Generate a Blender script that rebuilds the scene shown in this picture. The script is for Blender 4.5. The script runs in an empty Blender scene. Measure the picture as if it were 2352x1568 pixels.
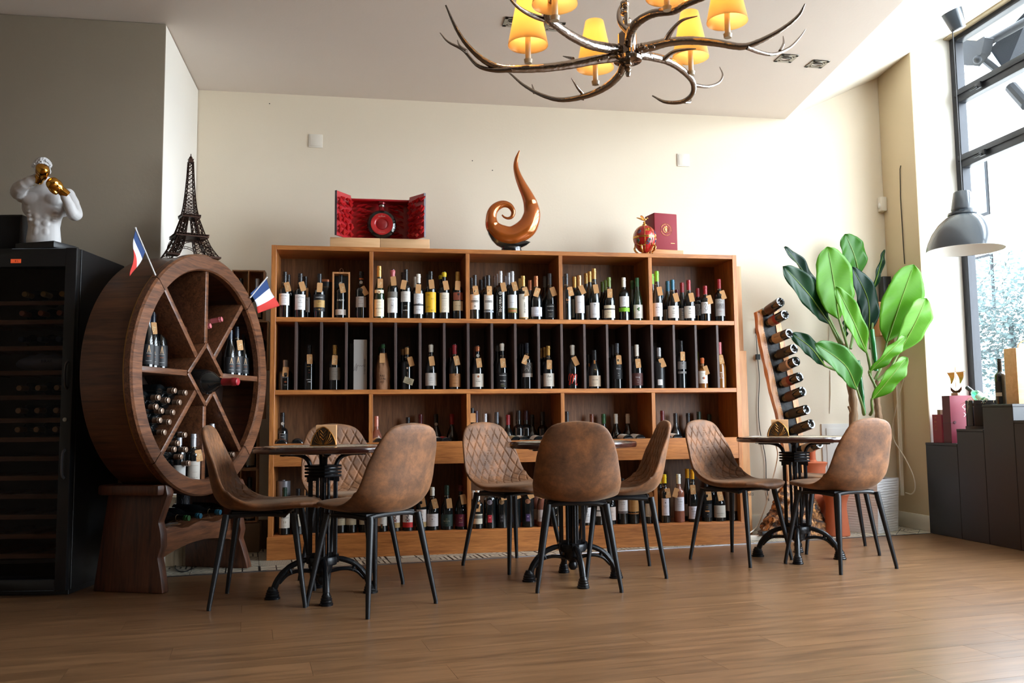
import bpy, bmesh, math, random
from mathutils import Vector, Matrix, noise
random.seed(7)
PI = math.pi
S = bpy.context.scene
COL = S.collection

# ---------------------------------------------------------------- camera
F_PX, PITCH, ROLL, YAW, CAM_H = 2028.2, .0898, -.0109, .1699, .8674
_r = Vector((math.cos(YAW), -math.sin(YAW), 0)); _f = Vector((math.sin(YAW), math.cos(YAW), 0)); _u = Vector((0, 0, 1))
CF = _f*math.cos(PITCH)+_u*math.sin(PITCH); _U = _u*math.cos(PITCH)-_f*math.sin(PITCH)
CR = _r*math.cos(ROLL)+_U*math.sin(ROLL); CU = _U*math.cos(ROLL)-_r*math.sin(ROLL)
CAM = Vector((0, 0, CAM_H))
cd = bpy.data.cameras.new('camera'); cam = bpy.data.objects.new('camera', cd); COL.objects.link(cam)
cd.sensor_width = 36; cd.lens = F_PX/2352*36; cd.clip_start = .05; cd.clip_end = 200
m = Matrix.Identity(4)
for i in range(3):
    m[i][0] = CR[i]; m[i][1] = CU[i]; m[i][2] = -CF[i]; m[i][3] = CAM[i]
cam.matrix_world = m
S.camera = cam

# ---------------------------------------------------------------- world, daylight, exposure
W = bpy.data.worlds.new('sky'); S.world = W; W.use_nodes = True
bg = W.node_tree.nodes['Background']
bg.inputs[0].default_value = (.93, .965, 1, 1); bg.inputs[1].default_value = 19.0
try:
    S.view_settings.view_transform = 'Standard'; S.view_settings.look = 'None'
except Exception: pass
S.view_settings.exposure = -.08; S.view_settings.gamma = 1
S.view_settings.use_curve_mapping = False
S.cycles.sample_clamp_indirect = 6
S.cycles.max_bounces = 8; S.cycles.diffuse_bounces = 5; S.cycles.glossy_bounces = 4; S.cycles.transmission_bounces = 6; S.cycles.transparent_max_bounces = 12
S.cycles.use_denoising = True
S.cycles.caustics_reflective = False; S.cycles.caustics_refractive = False

def portal(name, loc, rot, sx, sy):
    l = bpy.data.lights.new(name, 'AREA'); l.shape = 'RECTANGLE'; l.size = sx; l.size_y = sy
    l.cycles.is_portal = True
    o = bpy.data.objects.new(name, l); COL.objects.link(o); o.location = loc; o.rotation_euler = rot
# the window wall, open to the sky
portal('window_portal', (4.72, 3.25, 2.2), (0, math.radians(90), 0), 3.3, 5.7)

def ray(px, py): return CF+CR*((px-1176)/F_PX)-CU*((py-784)/F_PX)
def atZ(px, py, z=0.):
    d = ray(px, py); return CAM+d*((z-CAM_H)/d.z)
def atY(px, py, y):
    d = ray(px, py); return CAM+d*(y/d.y)
def atX(px, py, x):
    d = ray(px, py); return CAM+d*(x/d.x)

# ---------------------------------------------------------------- materials
MATS = {}
def lin(c):
    return tuple(((x/255)/12.92 if x/255 <= .04045 else ((x/255+.055)/1.055)**2.4) for x in c)
def _new(name):
    mt = bpy.data.materials.new(name); mt.use_nodes = True
    return mt, mt.node_tree, mt.node_tree.nodes['Principled BSDF']
def mat(name, col, rough=.5, metal=0, spec=.5, coat=0, trans=0, emit=None, es=1, noise_amt=0, noise_scale=8, bump=0, sheen=0, ior=None, alpha=1):
    if name in MATS: return MATS[name]
    mt, nt, b = _new(name)
    col = lin(col) if max(col) > 1 else col
    b.inputs['Base Color'].default_value = (*col, 1); b.inputs['Roughness'].default_value = rough
    b.inputs['Metallic'].default_value = metal; b.inputs['Specular IOR Level'].default_value = spec
    b.inputs['Coat Weight'].default_value = coat; b.inputs['Transmission Weight'].default_value = trans
    if ior: b.inputs['IOR'].default_value = ior
    if sheen:
        b.inputs['Sheen Weight'].default_value = sheen; b.inputs['Sheen Roughness'].default_value = .4
    if emit:
        e = lin(emit) if max(emit) > 1 else emit
        b.inputs['Emission Color'].default_value = (*e, 1); b.inputs['Emission Strength'].default_value = es
    if noise_amt or bump:
        tc = nt.nodes.new('ShaderNodeTexCoord'); n = nt.nodes.new('ShaderNodeTexNoise')
        n.inputs['Scale'].default_value = noise_scale; n.inputs['Detail'].default_value = 6
        nt.links.new(tc.outputs['Object'], n.inputs['Vector'])
        if noise_amt:
            mx = nt.nodes.new('ShaderNodeMix'); mx.data_type = 'RGBA'
            mx.inputs[6].default_value = (*[x*(1-noise_amt) for x in col], 1)
            mx.inputs[7].default_value = (*[min(1, x*(1+noise_amt)) for x in col], 1)
            nt.links.new(n.outputs['Fac'], mx.inputs[0]); nt.links.new(mx.outputs[2], b.inputs['Base Color'])
        if bump:
            bp = nt.nodes.new('ShaderNodeBump'); bp.inputs['Strength'].default_value = bump; bp.inputs['Distance'].default_value = .01
            nt.links.new(n.outputs['Fac'], bp.inputs['Height']); nt.links.new(bp.outputs['Normal'], b.inputs['Normal'])
    MATS[name] = mt; return mt

def wood(name, dark, light, axis='X', scale=1., rough=.45, bump=.12, coat=0, contrast=1., rnd=1.):
    """long grain along AXIS; every object gets its own stretch of the grain and its own tone"""
    if name in MATS: return MATS[name]
    mt, nt, b = _new(name); N = nt.nodes.new; L = nt.links.new
    dark = lin(dark) if max(dark) > 1 else dark; light = lin(light) if max(light) > 1 else light
    tc = N('ShaderNodeTexCoord'); oi = N('ShaderNodeObjectInfo'); mp = N('ShaderNodeMapping')
    add = N('ShaderNodeVectorMath'); add.operation = 'ADD'
    ml = N('ShaderNodeVectorMath'); ml.operation = 'SCALE'; ml.inputs['Scale'].default_value = 17.0
    cx = N('ShaderNodeCombineXYZ')
    for i in range(3): L(oi.outputs['Random'], cx.inputs[i])
    L(cx.outputs[0], ml.inputs[0]); L(tc.outputs['Object'], add.inputs[0]); L(ml.outputs[0], add.inputs[1]); L(add.outputs[0], mp.inputs['Vector'])
    sc = [14*scale]*3; sc['XYZ'.index(axis)] = 1.1*scale; mp.inputs['Scale'].default_value = sc
    n1 = N('ShaderNodeTexNoise'); n1.inputs['Scale'].default_value = 1.6; n1.inputs['Detail'].default_value = 5; n1.inputs['Distortion'].default_value = 1.1
    n2 = N('ShaderNodeTexNoise'); n2.inputs['Scale'].default_value = 9; n2.inputs['Detail'].default_value = 3
    L(mp.outputs[0], n1.inputs['Vector']); L(mp.outputs[0], n2.inputs['Vector'])
    rp = N('ShaderNodeValToRGB'); rp.color_ramp.elements[0].position = .5-.2/contrast; rp.color_ramp.elements[1].position = .5+.2/contrast
    rp.color_ramp.elements[0].color = (*dark, 1); rp.color_ramp.elements[1].color = (*light, 1)
    mxv = N('ShaderNodeMath'); mxv.operation = 'MULTIPLY_ADD'; mxv.inputs[1].default_value = .3
    L(n2.outputs['Fac'], mxv.inputs[0]); sb = N('ShaderNodeMath'); sb.operation = 'MULTIPLY'; sb.inputs[1].default_value = .7
    L(n1.outputs['Fac'], sb.inputs[0]); L(sb.outputs[0], mxv.inputs[2]); L(mxv.outputs[0], rp.inputs[0])
    hs = N('ShaderNodeHueSaturation'); mr = N('ShaderNodeMapRange'); mr.inputs[3].default_value = 1-.12*rnd; mr.inputs[4].default_value = 1+.12*rnd
    L(oi.outputs['Random'], mr.inputs[0]); L(mr.outputs[0], hs.inputs['Value']); L(rp.outputs[0], hs.inputs['Color']); L(hs.outputs[0], b.inputs['Base Color'])
    bp = N('ShaderNodeBump'); bp.inputs['Strength'].default_value = bump; bp.inputs['Distance'].default_value = .004
    L(mxv.outputs[0], bp.inputs['Height']); L(bp.outputs[0], b.inputs['Normal'])
    b.inputs['Roughness'].default_value = rough; b.inputs['Coat Weight'].default_value = coat; b.inputs['Coat Roughness'].default_value = .15
    MATS[name] = mt; return mt

# ---------------------------------------------------------------- mesh builder
def rotm(rx=0, ry=0, rz=0, loc=(0, 0, 0)):
    return Matrix.Translation(loc) @ Matrix.Rotation(rz, 4, 'Z') @ Matrix.Rotation(ry, 4, 'Y') @ Matrix.Rotation(rx, 4, 'X')
_TXT = {}
def text_data(s, res=1):
    k = (s, res)
    if k in _TXT: return _TXT[k]
    c = bpy.data.curves.new('t', 'FONT'); c.body = s; c.size = 1; c.resolution_u = res; c.align_x = 'CENTER'; c.fill_mode = 'FRONT'
    o = bpy.data.objects.new('t', c); COL.objects.link(o)
    dg = bpy.context.evaluated_depsgraph_get()
    me = o.evaluated_get(dg).to_mesh()
    vs = [(v.co.x, v.co.y-.33) for v in me.vertices]; fs = [tuple(p.vertices) for p in me.polygons]
    bpy.data.objects.remove(o); bpy.data.curves.remove(c)
    _TXT[k] = (vs, fs); return _TXT[k]

class MB:
    def __init__(s): s.v = []; s.f = []; s.m = []
    def add(s, vs, fs, M=None, mi=0):
        n = len(s.v)
        s.v += [(M @ Vector(v))[:] if M else tuple(v) for v in vs]
        s.f += [tuple(i+n for i in f) for f in fs]; s.m += [mi]*len(fs); return s
    def box(s, x0, x1, y0, y1, z0, z1, M=None, mi=0):
        vs = [(x, y, z) for x in (x0, x1) for y in (y0, y1) for z in (z0, z1)]
        return s.add(vs, [(0, 1, 3, 2), (4, 6, 7, 5), (0, 4, 5, 1), (2, 3, 7, 6), (0, 2, 6, 4), (1, 5, 7, 3)], M, mi)
    def lathe(s, prof, n=24, M=None, mi=0, cap=True, a0=0, a1=2*PI):
        full = abs(a1-a0-2*PI) < 1e-6; k = n if full else n+1; vs = []; fs = []
        for r, z in prof:
            for i in range(k):
                a = a0+(a1-a0)*i/n; vs.append((r*math.cos(a), r*math.sin(a), z))
        for j in range(len(prof)-1):
            for i in range(n):
                i2 = (i+1) % k if full else i+1
                fs.append((j*k+i, j*k+i2, (j+1)*k+i2, (j+1)*k+i))
        if cap and full:
            if prof[0][0] > 1e-5: fs.append(tuple(reversed(range(k))))
            if prof[-1][0] > 1e-5: fs.append(tuple((len(prof)-1)*k+i for i in range(k)))
        return s.add(vs, fs, M, mi)
    def tube(s, pts, rad, n=10, M=None, mi=0, caps=True, flat=1., closed=False):
        pts = [Vector(p) for p in pts]; k = len(pts)
        if not hasattr(rad, '__len__'): rad = [rad]*k
        vs = []; fs = []; up = None
        for i, p in enumerate(pts):
            if closed: t = (pts[(i+1) % k]-pts[i-1])
            else: t = (pts[min(i+1, k-1)]-pts[max(i-1, 0)])
            t = t.normalized() if t.length > 1e-9 else Vector((0, 0, 1))
            if up is None:
                up = Vector((0, 0, 1)) if abs(t.z) < .9 else Vector((1, 0, 0))
            a = t.cross(up)
            if a.length < 1e-6: a = t.orthogonal()
            a.normalize(); b = a.cross(t).normalized(); up = b
            for j in range(n):
                w = 2*PI*j/n; vs.append(p+a*math.cos(w)*rad[i]+b*math.sin(w)*rad[i]*flat)
        for i in range(k if closed else k-1):
            i2 = (i+1) % k
            for j in range(n):
                j2 = (j+1) % n; fs.append((i*n+j, i*n+j2, i2*n+j2, i2*n+j))
        if caps and not closed:
            fs.append(tuple(reversed(range(n)))); fs.append(tuple((k-1)*n+j for j in range(n)))
        return s.add(vs, fs, M, mi)
    def prism(s, poly, z0, z1, M=None, mi=0):
        n = len(poly); vs = [(x, y, z0) for x, y in poly]+[(x, y, z1) for x, y in poly]
        fs = [tuple(reversed(range(n))), tuple(range(n, 2*n))]+[(i, (i+1) % n, n+(i+1) % n, n+i) for i in range(n)]
        return s.add(vs, fs, M, mi)
    def grid(s, fn, nu, nv, cu=False, M=None, mi=0):
        ku = nu if cu else nu+1
        vs = [fn(i/nu, j/nv) for j in range(nv+1) for i in range(ku)]
        fs = [(j*ku+i, j*ku+(i+1) % ku, (j+1)*ku+(i+1) % ku, (j+1)*ku+i) for j in range(nv) for i in range(nu)]
        return s.add(vs, fs, M, mi)
    def sphere(s, c, r, n=16, k=10, M=None, mi=0, sc=(1, 1, 1)):
        f = lambda u, v: (c[0]+r*sc[0]*math.sin(PI*v)*math.cos(2*PI*u), c[1]+r*sc[1]*math.sin(PI*v)*math.sin(2*PI*u), c[2]-r*sc[2]*math.cos(PI*v))
        return s.grid(f, n, k, True, M, mi)
    def text(s, t, size, M=None, mi=0, wrap=None, wmax=None, cx=0, cz=0):
        """flat text in the local XZ plane facing -Y; wrap = radius of the cylinder it lies on"""
        vs, fs = text_data(t)
        if not vs: return s
        w = max(v[0] for v in vs)-min(v[0] for v in vs); k = size
        kx = k*min(1, wmax/(w*k)) if wmax else k
        if wrap: P = [(wrap*math.sin((x*kx+cx)/wrap), -wrap*math.cos((x*kx+cx)/wrap), y*k+cz) for x, y in vs]
        else: P = [(x*kx+cx, 0, y*k+cz) for x, y in vs]
        return s.add(P, fs, M, mi)
    def build(s, name, mats, parent=None, smooth=True, bevel=0, seg=2, loc=None, ang=35):
        me = bpy.data.meshes.new(name); me.from_pydata([tuple(v) for v in s.v], [], s.f); me.update()
        if not isinstance(mats, (list, tuple)): mats = [mats]
        for q in mats: me.materials.append(q)
        if len(mats) > 1: me.polygons.foreach_set('material_index', s.m)
        bm = bmesh.new(); bm.from_mesh(me)
        bmesh.ops.remove_doubles(bm, verts=bm.verts, dist=1e-6)
        if bevel:
            es = [e for e in bm.edges if len(e.link_faces) == 2 and e.calc_face_angle(0) > math.radians(30)]
            bmesh.ops.bevel(bm, geom=es, offset=bevel, segments=seg, affect='EDGES', profile=.5, clamp_overlap=True)
        bmesh.ops.recalc_face_normals(bm, faces=bm.faces) if len(bm.faces) < 90000 else None
        bm.to_mesh(me); bm.free()
        if smooth:
            me.polygons.foreach_set('use_smooth', [True]*len(me.polygons)); me.set_sharp_from_angle(angle=math.radians(ang))
        o = bpy.data.objects.new(name, me); COL.objects.link(o)
        if parent: o.parent = parent
        if loc: o.location = loc
        return o

def tag(o, label=None, cat=None, group=None, kind=None):
    if label: o['label'] = label
    if cat: o['category'] = cat
    if group: o['group'] = group
    if kind: o['kind'] = kind
    return o
def empty(name, loc=(0, 0, 0), rz=0, label=None, cat=None, group=None, rot=None):
    o = bpy.data.objects.new(name, None); COL.objects.link(o); o.location = loc
    o.rotation_euler = rot if rot else (0, 0, rz); o.empty_display_size = .05
    return tag(o, label, cat, group)
def copy_tree(o, parent=None):
    c = o.copy(); COL.objects.link(c); c.parent = parent
    for ch in o.children: copy_tree(ch, c)
    return c
def link(name, me, parent, loc=None, rot=None, scale=None):
    o = bpy.data.objects.new(name, me); COL.objects.link(o); o.parent = parent
    if loc: o.location = loc
    if rot: o.rotation_euler = rot
    if scale: o.scale = scale
    return o
def spline(pts, n):
    """Catmull-Rom through the points"""
    P = [Vector(p) for p in pts]; P = [P[0]*2-P[1]]+P+[P[-1]*2-P[-2]]; out = []
    segs = len(P)-3
    for i in range(n+1):
        t = i/n*segs; k = min(int(t), segs-1); t -= k; a, b, c, d = P[k:k+4]
        out.append(.5*((2*b)+(-a+c)*t+(2*a-5*b+4*c-d)*t*t+(-a+3*b-3*c+d)*t**3))
    return out
def interp(xs, ys, x):
    if x <= xs[0]: return ys[0]
    for i in range(len(xs)-1):
        if x <= xs[i+1]:
            t = (x-xs[i])/(xs[i+1]-xs[i]); return ys[i]+(ys[i+1]-ys[i])*t
    return ys[-1]
# ================================================================ setting
WY, CZ, XL, XR, GX = 6.55, 3.30, -1.18, 4.25, 4.6     # back wall, ceiling, left block side, right wall, glass plane
BLK = 5.46                                             # front face of the left block
def plaster(name, col, var=.05, bump=.25):
    if name in MATS: return MATS[name]
    mt, nt, b = _new(name); N = nt.nodes.new; L = nt.links.new; col = lin(col)
    tc = N('ShaderNodeTexCoord'); n = N('ShaderNodeTexNoise'); n.inputs['Scale'].default_value = 1.3; n.inputs['Detail'].default_value = 4
    n2 = N('ShaderNodeTexNoise'); n2.inputs['Scale'].default_value = 60; n2.inputs['Detail'].default_value = 3
    L(tc.outputs['Object'], n.inputs['Vector']); L(tc.outputs['Object'], n2.inputs['Vector'])
    mx = N('ShaderNodeMix'); mx.data_type = 'RGBA'; mx.inputs[6].default_value = (*[c*(1-var) for c in col], 1); mx.inputs[7].default_value = (*[c*(1+var) for c in col], 1)
    L(n.outputs['Fac'], mx.inputs[0]); L(mx.outputs[2], b.inputs['Base Color'])
    bp = N('ShaderNodeBump'); bp.inputs['Strength'].default_value = bump; bp.inputs['Distance'].default_value = .002
    L(n2.outputs['Fac'], bp.inputs['Height']); L(bp.outputs[0], b.inputs['Normal']); b.inputs['Roughness'].default_value = .75; b.inputs['Specular IOR Level'].default_value = .3
    MATS[name] = mt; return mt
M_wall = plaster('cream_plaster', (226, 214, 194)); M_white_lit = plaster('white_lit_plaster', (236, 232, 224))
M_wallr = plaster('shaded_beige_plaster', (206, 188, 156)); M_block = plaster('shaded_block_plaster', (142, 130, 114)); M_ceil = plaster('ceiling_paint', (222, 212, 204), .03)  # taupe and beige tones hold the painted shade of the left and right walls
def struct(name, mb, mats, bevel=0, **k):
    o = mb.build(name, mats, bevel=bevel, **k); return tag(o, kind='structure')
FX = lambda y: 3.41-.1378*(6.55-y)                     # fold line between flat and sloping ceiling
struct('wall_back', MB().box(-3.6, 4.9, WY, WY+.15, -.05, 4.1), M_wall)
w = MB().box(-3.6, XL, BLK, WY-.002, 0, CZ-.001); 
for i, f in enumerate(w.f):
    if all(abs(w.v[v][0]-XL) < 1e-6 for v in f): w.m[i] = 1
struct('wall_left', w, [M_block, M_white_lit], bevel=.006)  # window-side face painted lighter, front darker: light and shade put into the colours
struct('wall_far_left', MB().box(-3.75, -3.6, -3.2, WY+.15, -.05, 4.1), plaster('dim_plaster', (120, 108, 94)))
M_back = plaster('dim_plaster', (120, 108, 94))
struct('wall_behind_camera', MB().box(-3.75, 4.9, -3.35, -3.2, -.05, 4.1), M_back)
w = MB().box(XR, GX+.12, 6.10, WY-.002, 0, 4.0)
for i, f in enumerate(w.f):
    if all(abs(w.v[v][1]-6.10) < 1e-6 for v in f): w.m[i] = 1
struct('wall_right', w, [M_wallr, M_white_lit], bevel=.008)  # reveal painted as lit by the window, side face as shaded
struct('wall_right_near', MB().box(GX, GX+.25, -3.2, .4, 0, 4.0).box(GX, GX+.25, .4, 6.1, 3.86, 4.1).box(GX-.02, GX+.25, .4, 6.1, -.05, .5), M_wallr)
# ceiling: flat field, then a slope rising to the window head
c = MB(); c.add([(-3.6, -3.2, CZ), (FX(-3.2), -3.2, CZ), (FX(WY), WY, CZ), (-3.6, WY, CZ), (-3.6, -3.2, CZ+.1), (FX(-3.2), -3.2, CZ+.1), (FX(WY), WY, CZ+.1), (-3.6, WY, CZ+.1)],
      [(0, 1, 2, 3), (4, 7, 6, 5), (0, 4, 5, 1), (1, 5, 6, 2), (2, 6, 7, 3), (3, 7, 4, 0)])
struct('ceiling', c, M_ceil)
c = MB(); c.add([(FX(-3.2), -3.2, CZ), (GX+.02, -3.2, 3.87), (GX+.02, WY, 3.87), (FX(WY), WY, CZ), (FX(-3.2), -3.2, CZ+.1), (GX+.02, -3.2, 3.97), (GX+.02, WY, 3.97), (FX(WY), WY, CZ+.1)],
      [(0, 1, 2, 3), (4, 7, 6, 5), (0, 4, 5, 1), (1, 5, 6, 2), (2, 6, 7, 3), (3, 7, 4, 0)])
struct('ceiling_slope', c, M_white_lit)
# baseboards
M_base = mat('baseboard_paint', (214, 206, 190), .5)
struct('baseboard_back', MB().box(XL, XR, WY-.016, WY-.001, 0, .12), M_base, .004)
struct('baseboard_right', MB().box(XR-.016, XR-.001, 6.1, WY-.016, 0, .12), M_base, .004)
struct('baseboard_left', MB().box(-3.6, XL, BLK-.016, BLK-.001, 0, .12), M_base, .004)

# ---- floor: slab, laminate planks, patterned cement tiles along the back wall
M_fl = wood('laminate_oak', (92, 66, 44), (140, 104, 72), 'X', 1.0, .30, .04, contrast=1.0, rnd=.5)
M_slab = mat('screed', (40, 28, 20), .8)
floor = struct('floor', MB().box(-3.75, 4.9, -3.35, WY+.15, -.12, -.006), M_slab)
PHI = math.atan(.122); E0 = Vector((0, 5.555, 0)); EU = Vector((math.cos(PHI), math.sin(PHI), 0)); EV = Vector((-math.sin(PHI), math.cos(PHI), 0))
pw, pl = .192, 1.28
pk = MB().box(-pl/2+.0005, pl/2-.0005, -pw/2+.0006, pw/2-.0006, -.006, 0).build('floor_plank', M_fl, smooth=False)
me = pk.data; bpy.data.objects.remove(pk)
rr = random.Random(3)
for r in range(34):
    v = -(r+.5)*pw-.012; off = rr.random()*pl
    for k in range(-4, 5):
        u = k*pl+off; c = E0+EU*u+EV*v
        if c.x < -4.2 or c.x > 5.1 or c.y < -.9: continue
        o = link('floor_plank', me, floor, c, (0, 0, PHI+(PI if rr.random() < .5 else 0)))
o = struct('floor_far', MB().box(-3.6, 4.6, -3.2, -.95, -.01, -.0006), M_fl); o.parent = floor
def tile_mat(name, kind):
    mt, nt, b = _new(name); N = nt.nodes.new; L = nt.links.new
    tc = N('ShaderNodeTexCoord'); sp = N('ShaderNodeSeparateXYZ'); L(tc.outputs['Object'], sp.inputs[0])
    def ma(op, a, bb=None, c=None):
        q = N('ShaderNodeMath'); q.operation = op
        for i, z in enumerate((a, bb, c)):
            if z is None: continue
            if isinstance(z, (int, float)): q.inputs[i].default_value = z
            else: L(z, q.inputs[i])
        return q.outputs[0]
    x, y = sp.outputs[0], sp.outputs[1]; ax, ay = ma('ABSOLUTE', x), ma('ABSOLUTE', y)
    if kind == 0: h = ma('LESS_THAN', ma('PINGPONG', ma('MAXIMUM', ax, ay), .016), .0055)
    elif kind == 1: h = ma('LESS_THAN', ma('PINGPONG', ma('ADD', ax, ay), .022), .006)
    elif kind == 2: h = ma('GREATER_THAN', ma('MULTIPLY', ma('SINE', ma('MULTIPLY', x, 300)), ma('SINE', ma('MULTIPLY', y, 300))), .25)
    elif kind == 3: h = ma('LESS_THAN', ma('PINGPONG', ma('SUBTRACT', x, ay), .02), .006)
    else: h = ma('LESS_THAN', ma('MINIMUM', ma('ABSOLUTE', ma('SUBTRACT', ax, ay)), ma('MINIMUM', ma('PINGPONG', x, .047), ma('PINGPONG', y, .047))), .004)
    mx = N('ShaderNodeMix'); mx.data_type = 'RGBA'; mx.inputs[6].default_value = (*lin((196, 186, 166)), 1); mx.inputs[7].default_value = (*lin((44, 42, 42)), 1)
    L(h, mx.inputs[0]); L(mx.outputs[2], b.inputs['Base Color']); b.inputs['Roughness'].default_value = .45
    return mt
TM = [tile_mat('cement_tile_%s' % n, i) for i, n in enumerate(('squares', 'diamonds', 'dots', 'chevron', 'star'))]
ts = .196; tmes = []
for q in TM:
    t_ = MB().box(-ts/2+.0015, ts/2-.0015, -ts/2+.0015, ts/2-.0015, -.006, .0005).build('floor_tile', q, bevel=.001, seg=1); tmes.append(t_.data); bpy.data.objects.remove(t_)
for r in range(6):
    for k in range(-12, 23):
        c = E0+EU*((k+.5)*ts)+EV*((r+.5)*ts+.012)
        if c.y > WY+.05 or c.x < XL-.1 or c.x > 4.35: continue
        if r > 1 and -.4 < c.x < 2.5 and c.y > 6.02: continue
        link('floor_tile', tmes[rr.randrange(5)], floor, c, (0, 0, PHI+PI/2*rr.randrange(4)))
t_ = MB().box(-2.5, 4.4, -.012, .008, -.005, .004, Matrix.Translation(E0+Vector((0, 0, 0))) @ Matrix.Rotation(PHI, 4, 'Z'))
struct('trim_1', t_, mat('threshold_metal', (150, 150, 155), .3, .9), .001)

M_hole = mat('nail_hole', (40, 34, 28), .9); wbk = bpy.data.objects['wall_back']
for px, py in ((1085, 369), (1131, 391), (619, 238)):
    q = atY(px, py, WY); MB().box(-.004, .004, -.0015, 0, -.003, .003, Matrix.Translation(q)).build('nail_hole', M_hole, wbk, smooth=False)
M_fill = mat('filler_streak', (232, 230, 226), .8)
for a_, b_ in (((1903, 742), (1902, 790)), ((1906, 850), (1905, 950)), ((1912, 1020), (1911, 1060))):
    p_, q_ = atY(*a_, WY-.001), atY(*b_, WY-.001); MB().tube([p_, (p_+q_)/2+Vector((.004, 0, 0)), q_], [.006, .010, .005], 6, flat=.1).build('filler_streak', M_fill, wbk)
# ---- the window wall
M_frame = mat('dark_window_steel', (34, 36, 42), .4, .3, noise_amt=.3, noise_scale=20)
def glass_mat():
    mt, nt, b = _new('window_glass'); N = nt.nodes.new; L = nt.links.new
    out = nt.nodes['Material Output']; nt.nodes.remove(b)
    t = N('ShaderNodeBsdfTransparent'); g = N('ShaderNodeBsdfGlossy'); g.inputs['Roughness'].default_value = .02
    mx = N('ShaderNodeMixShader'); fr = N('ShaderNodeFresnel'); fr.inputs[0].default_value = 1.3
    t.inputs[0].default_value = (.93, .97, 1, 1)
    gm = N('ShaderNodeNewGeometry'); iv = N('ShaderNodeMath'); iv.operation = 'SUBTRACT'; iv.inputs[0].default_value = 1; L(gm.outputs['Backfacing'], iv.inputs[1]); mm = N('ShaderNodeMath'); mm.operation = 'MULTIPLY'; L(fr.outputs[0], mm.inputs[0]); L(iv.outputs[0], mm.inputs[1]); L(mm.outputs[0], mx.inputs[0]); L(t.outputs[0], mx.inputs[1]); L(g.outputs[0], mx.inputs[2]); L(mx.outputs[0], out.inputs[0]); return mt
M_glass = glass_mat()
def window(name, y0, y1, zs, vert=.07, rail=.10, mull=()):
    fr = MB(); x0, x1 = GX-.0, GX+.07
    fr.box(x0, x1, y0, y0+vert, zs[0], zs[-1]); fr.box(x0, x1, y1-vert, y1, zs[0], zs[-1])
    for i, z in enumerate(zs):
        h = rail if 0 < i < len(zs)-1 else .06
        a = z-h/2 if 0 < i < len(zs)-1 else (z if i == 0 else z-h)
        fr.box(x0, x1, y0+vert, y1-vert, a, a+h)
        if 0 < i < len(zs)-1: fr.box(x0-.012, x0, y0+vert*.6, y1-vert*.6, a+.055, a+h+.0)   # casement lip
    for my in mull: fr.box(x0, x1, my-.035, my+.035, zs[0], zs[-1])
    o = struct(name, fr, M_frame, .004)
    for i in range(len(zs)-1):
        g = MB().box(GX+.03, GX+.036, y0+vert*.5, y1-vert*.5, zs[i]+.03, zs[i+1]-.03).build('window_pane', M_glass, o)
    for z in zs[1:-1]:
        MB().box(GX-.03, GX-.012, y1-.36, y1-.30, z-.035, z+.01).tube([(GX-.02, y1-.33, z-.02), (GX-.045, y1-.33, z-.025), (GX-.05, y1-.27, z-.03)], .008, 8).build('window_latch', M_frame, o, bevel=.002)
    return o
ZS = (.5, 2.84, 3.36, 3.86)
window('window_1', 3.3, 6.10, ZS)
window('window_2', .4, 3.3, ZS)
struct('trim_2', MB().box(GX-.05, GX+.02, .4, 6.1, 3.842, 3.868), plaster('stained_reveal', (176, 160, 130), .3), .004)
# ---- outside: pavement, awning, tree, building opposite
struct('pavement', MB().box(4.9, 40, -30, 40, -.3, -.02).box(-20, 4.9, -30, -3.4, -.3, -.02), mat('pavement_stone', (190, 188, 182), .8, noise_amt=.1))
# ---- cover plates, sensor, recessed spots
M_plate = mat('white_plastic', (226, 220, 208), .35)
def plate(px, py, label):
    p = atY(px, py, WY)
    o = empty('cover_plate', (p.x, WY, p.z), 0, label, 'cover plate', 'blank cover plates on the back wall')
    MB().box(-.051, .051, -.008, 0, -.051, .051).build('plate_body', M_plate, o, bevel=.003)
    MB().box(-.040, .040, -.011, -.008, -.040, .040).build('plate_cap', M_plate, o, bevel=.002)
plate(725, 324, 'blank square white plate high on the wall, above the red bottle case')
plate(1569, 368, 'blank square white plate high on the wall, above the red velvet box')
o = empty('motion_sensor', (XR, 6.6-.07, 2.61), 0, 'small white motion sensor on the shaded wall left of the window', 'sensor')
MB().box(-.05, 0, -.035, .035, -.06, .06).build('sensor_body', M_plate, o, bevel=.008)
MB().sphere((-.045, 0, -.012), .03, 12, 8, sc=(.5, .8, 1)).build('sensor_lens', mat('sensor_lens', (235, 235, 230), .2), o)
M_nick = mat('brushed_nickel', (150, 146, 138), .3, .9)
def spot(px, py, label):
    p = atZ(px, py, CZ)
    o = empty('recessed_spot', (p.x, p.y, CZ), 0, label, 'spotlight', 'recessed ceiling spotlights')
    q = MB()
    for a in range(4):
        q.box(-.062, .062, -.062, -.040, -.006, 0, Matrix.Rotation(a*PI/2, 4, 'Z'))
    q.build('bezel', M_nick, o, bevel=.001)
    MB().lathe([(.044, -.007), (.044, -.001), (.036, .0), (.036, -.007), (.044, -.007)], 24, cap=False).build('rim', M_nick, o)
    MB().lathe([(0, .004), (.03, .002), (.036, -.004)], 20, rotm(.5)).build('lamp_glass', mat('spot_lens', (200, 198, 190), .15, .6), o)
spot(1806, 133, 'square recessed spotlight in the ceiling, left of the right-hand pair')
spot(1877, 146, 'square recessed spotlight in the ceiling nearest the sloped part')
spot(1180, 50, 'recessed spotlight half hidden behind the leftmost amber lampshade')
spot(1272, 60, 'recessed spotlight under the upper left antler of the chandelier')
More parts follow.
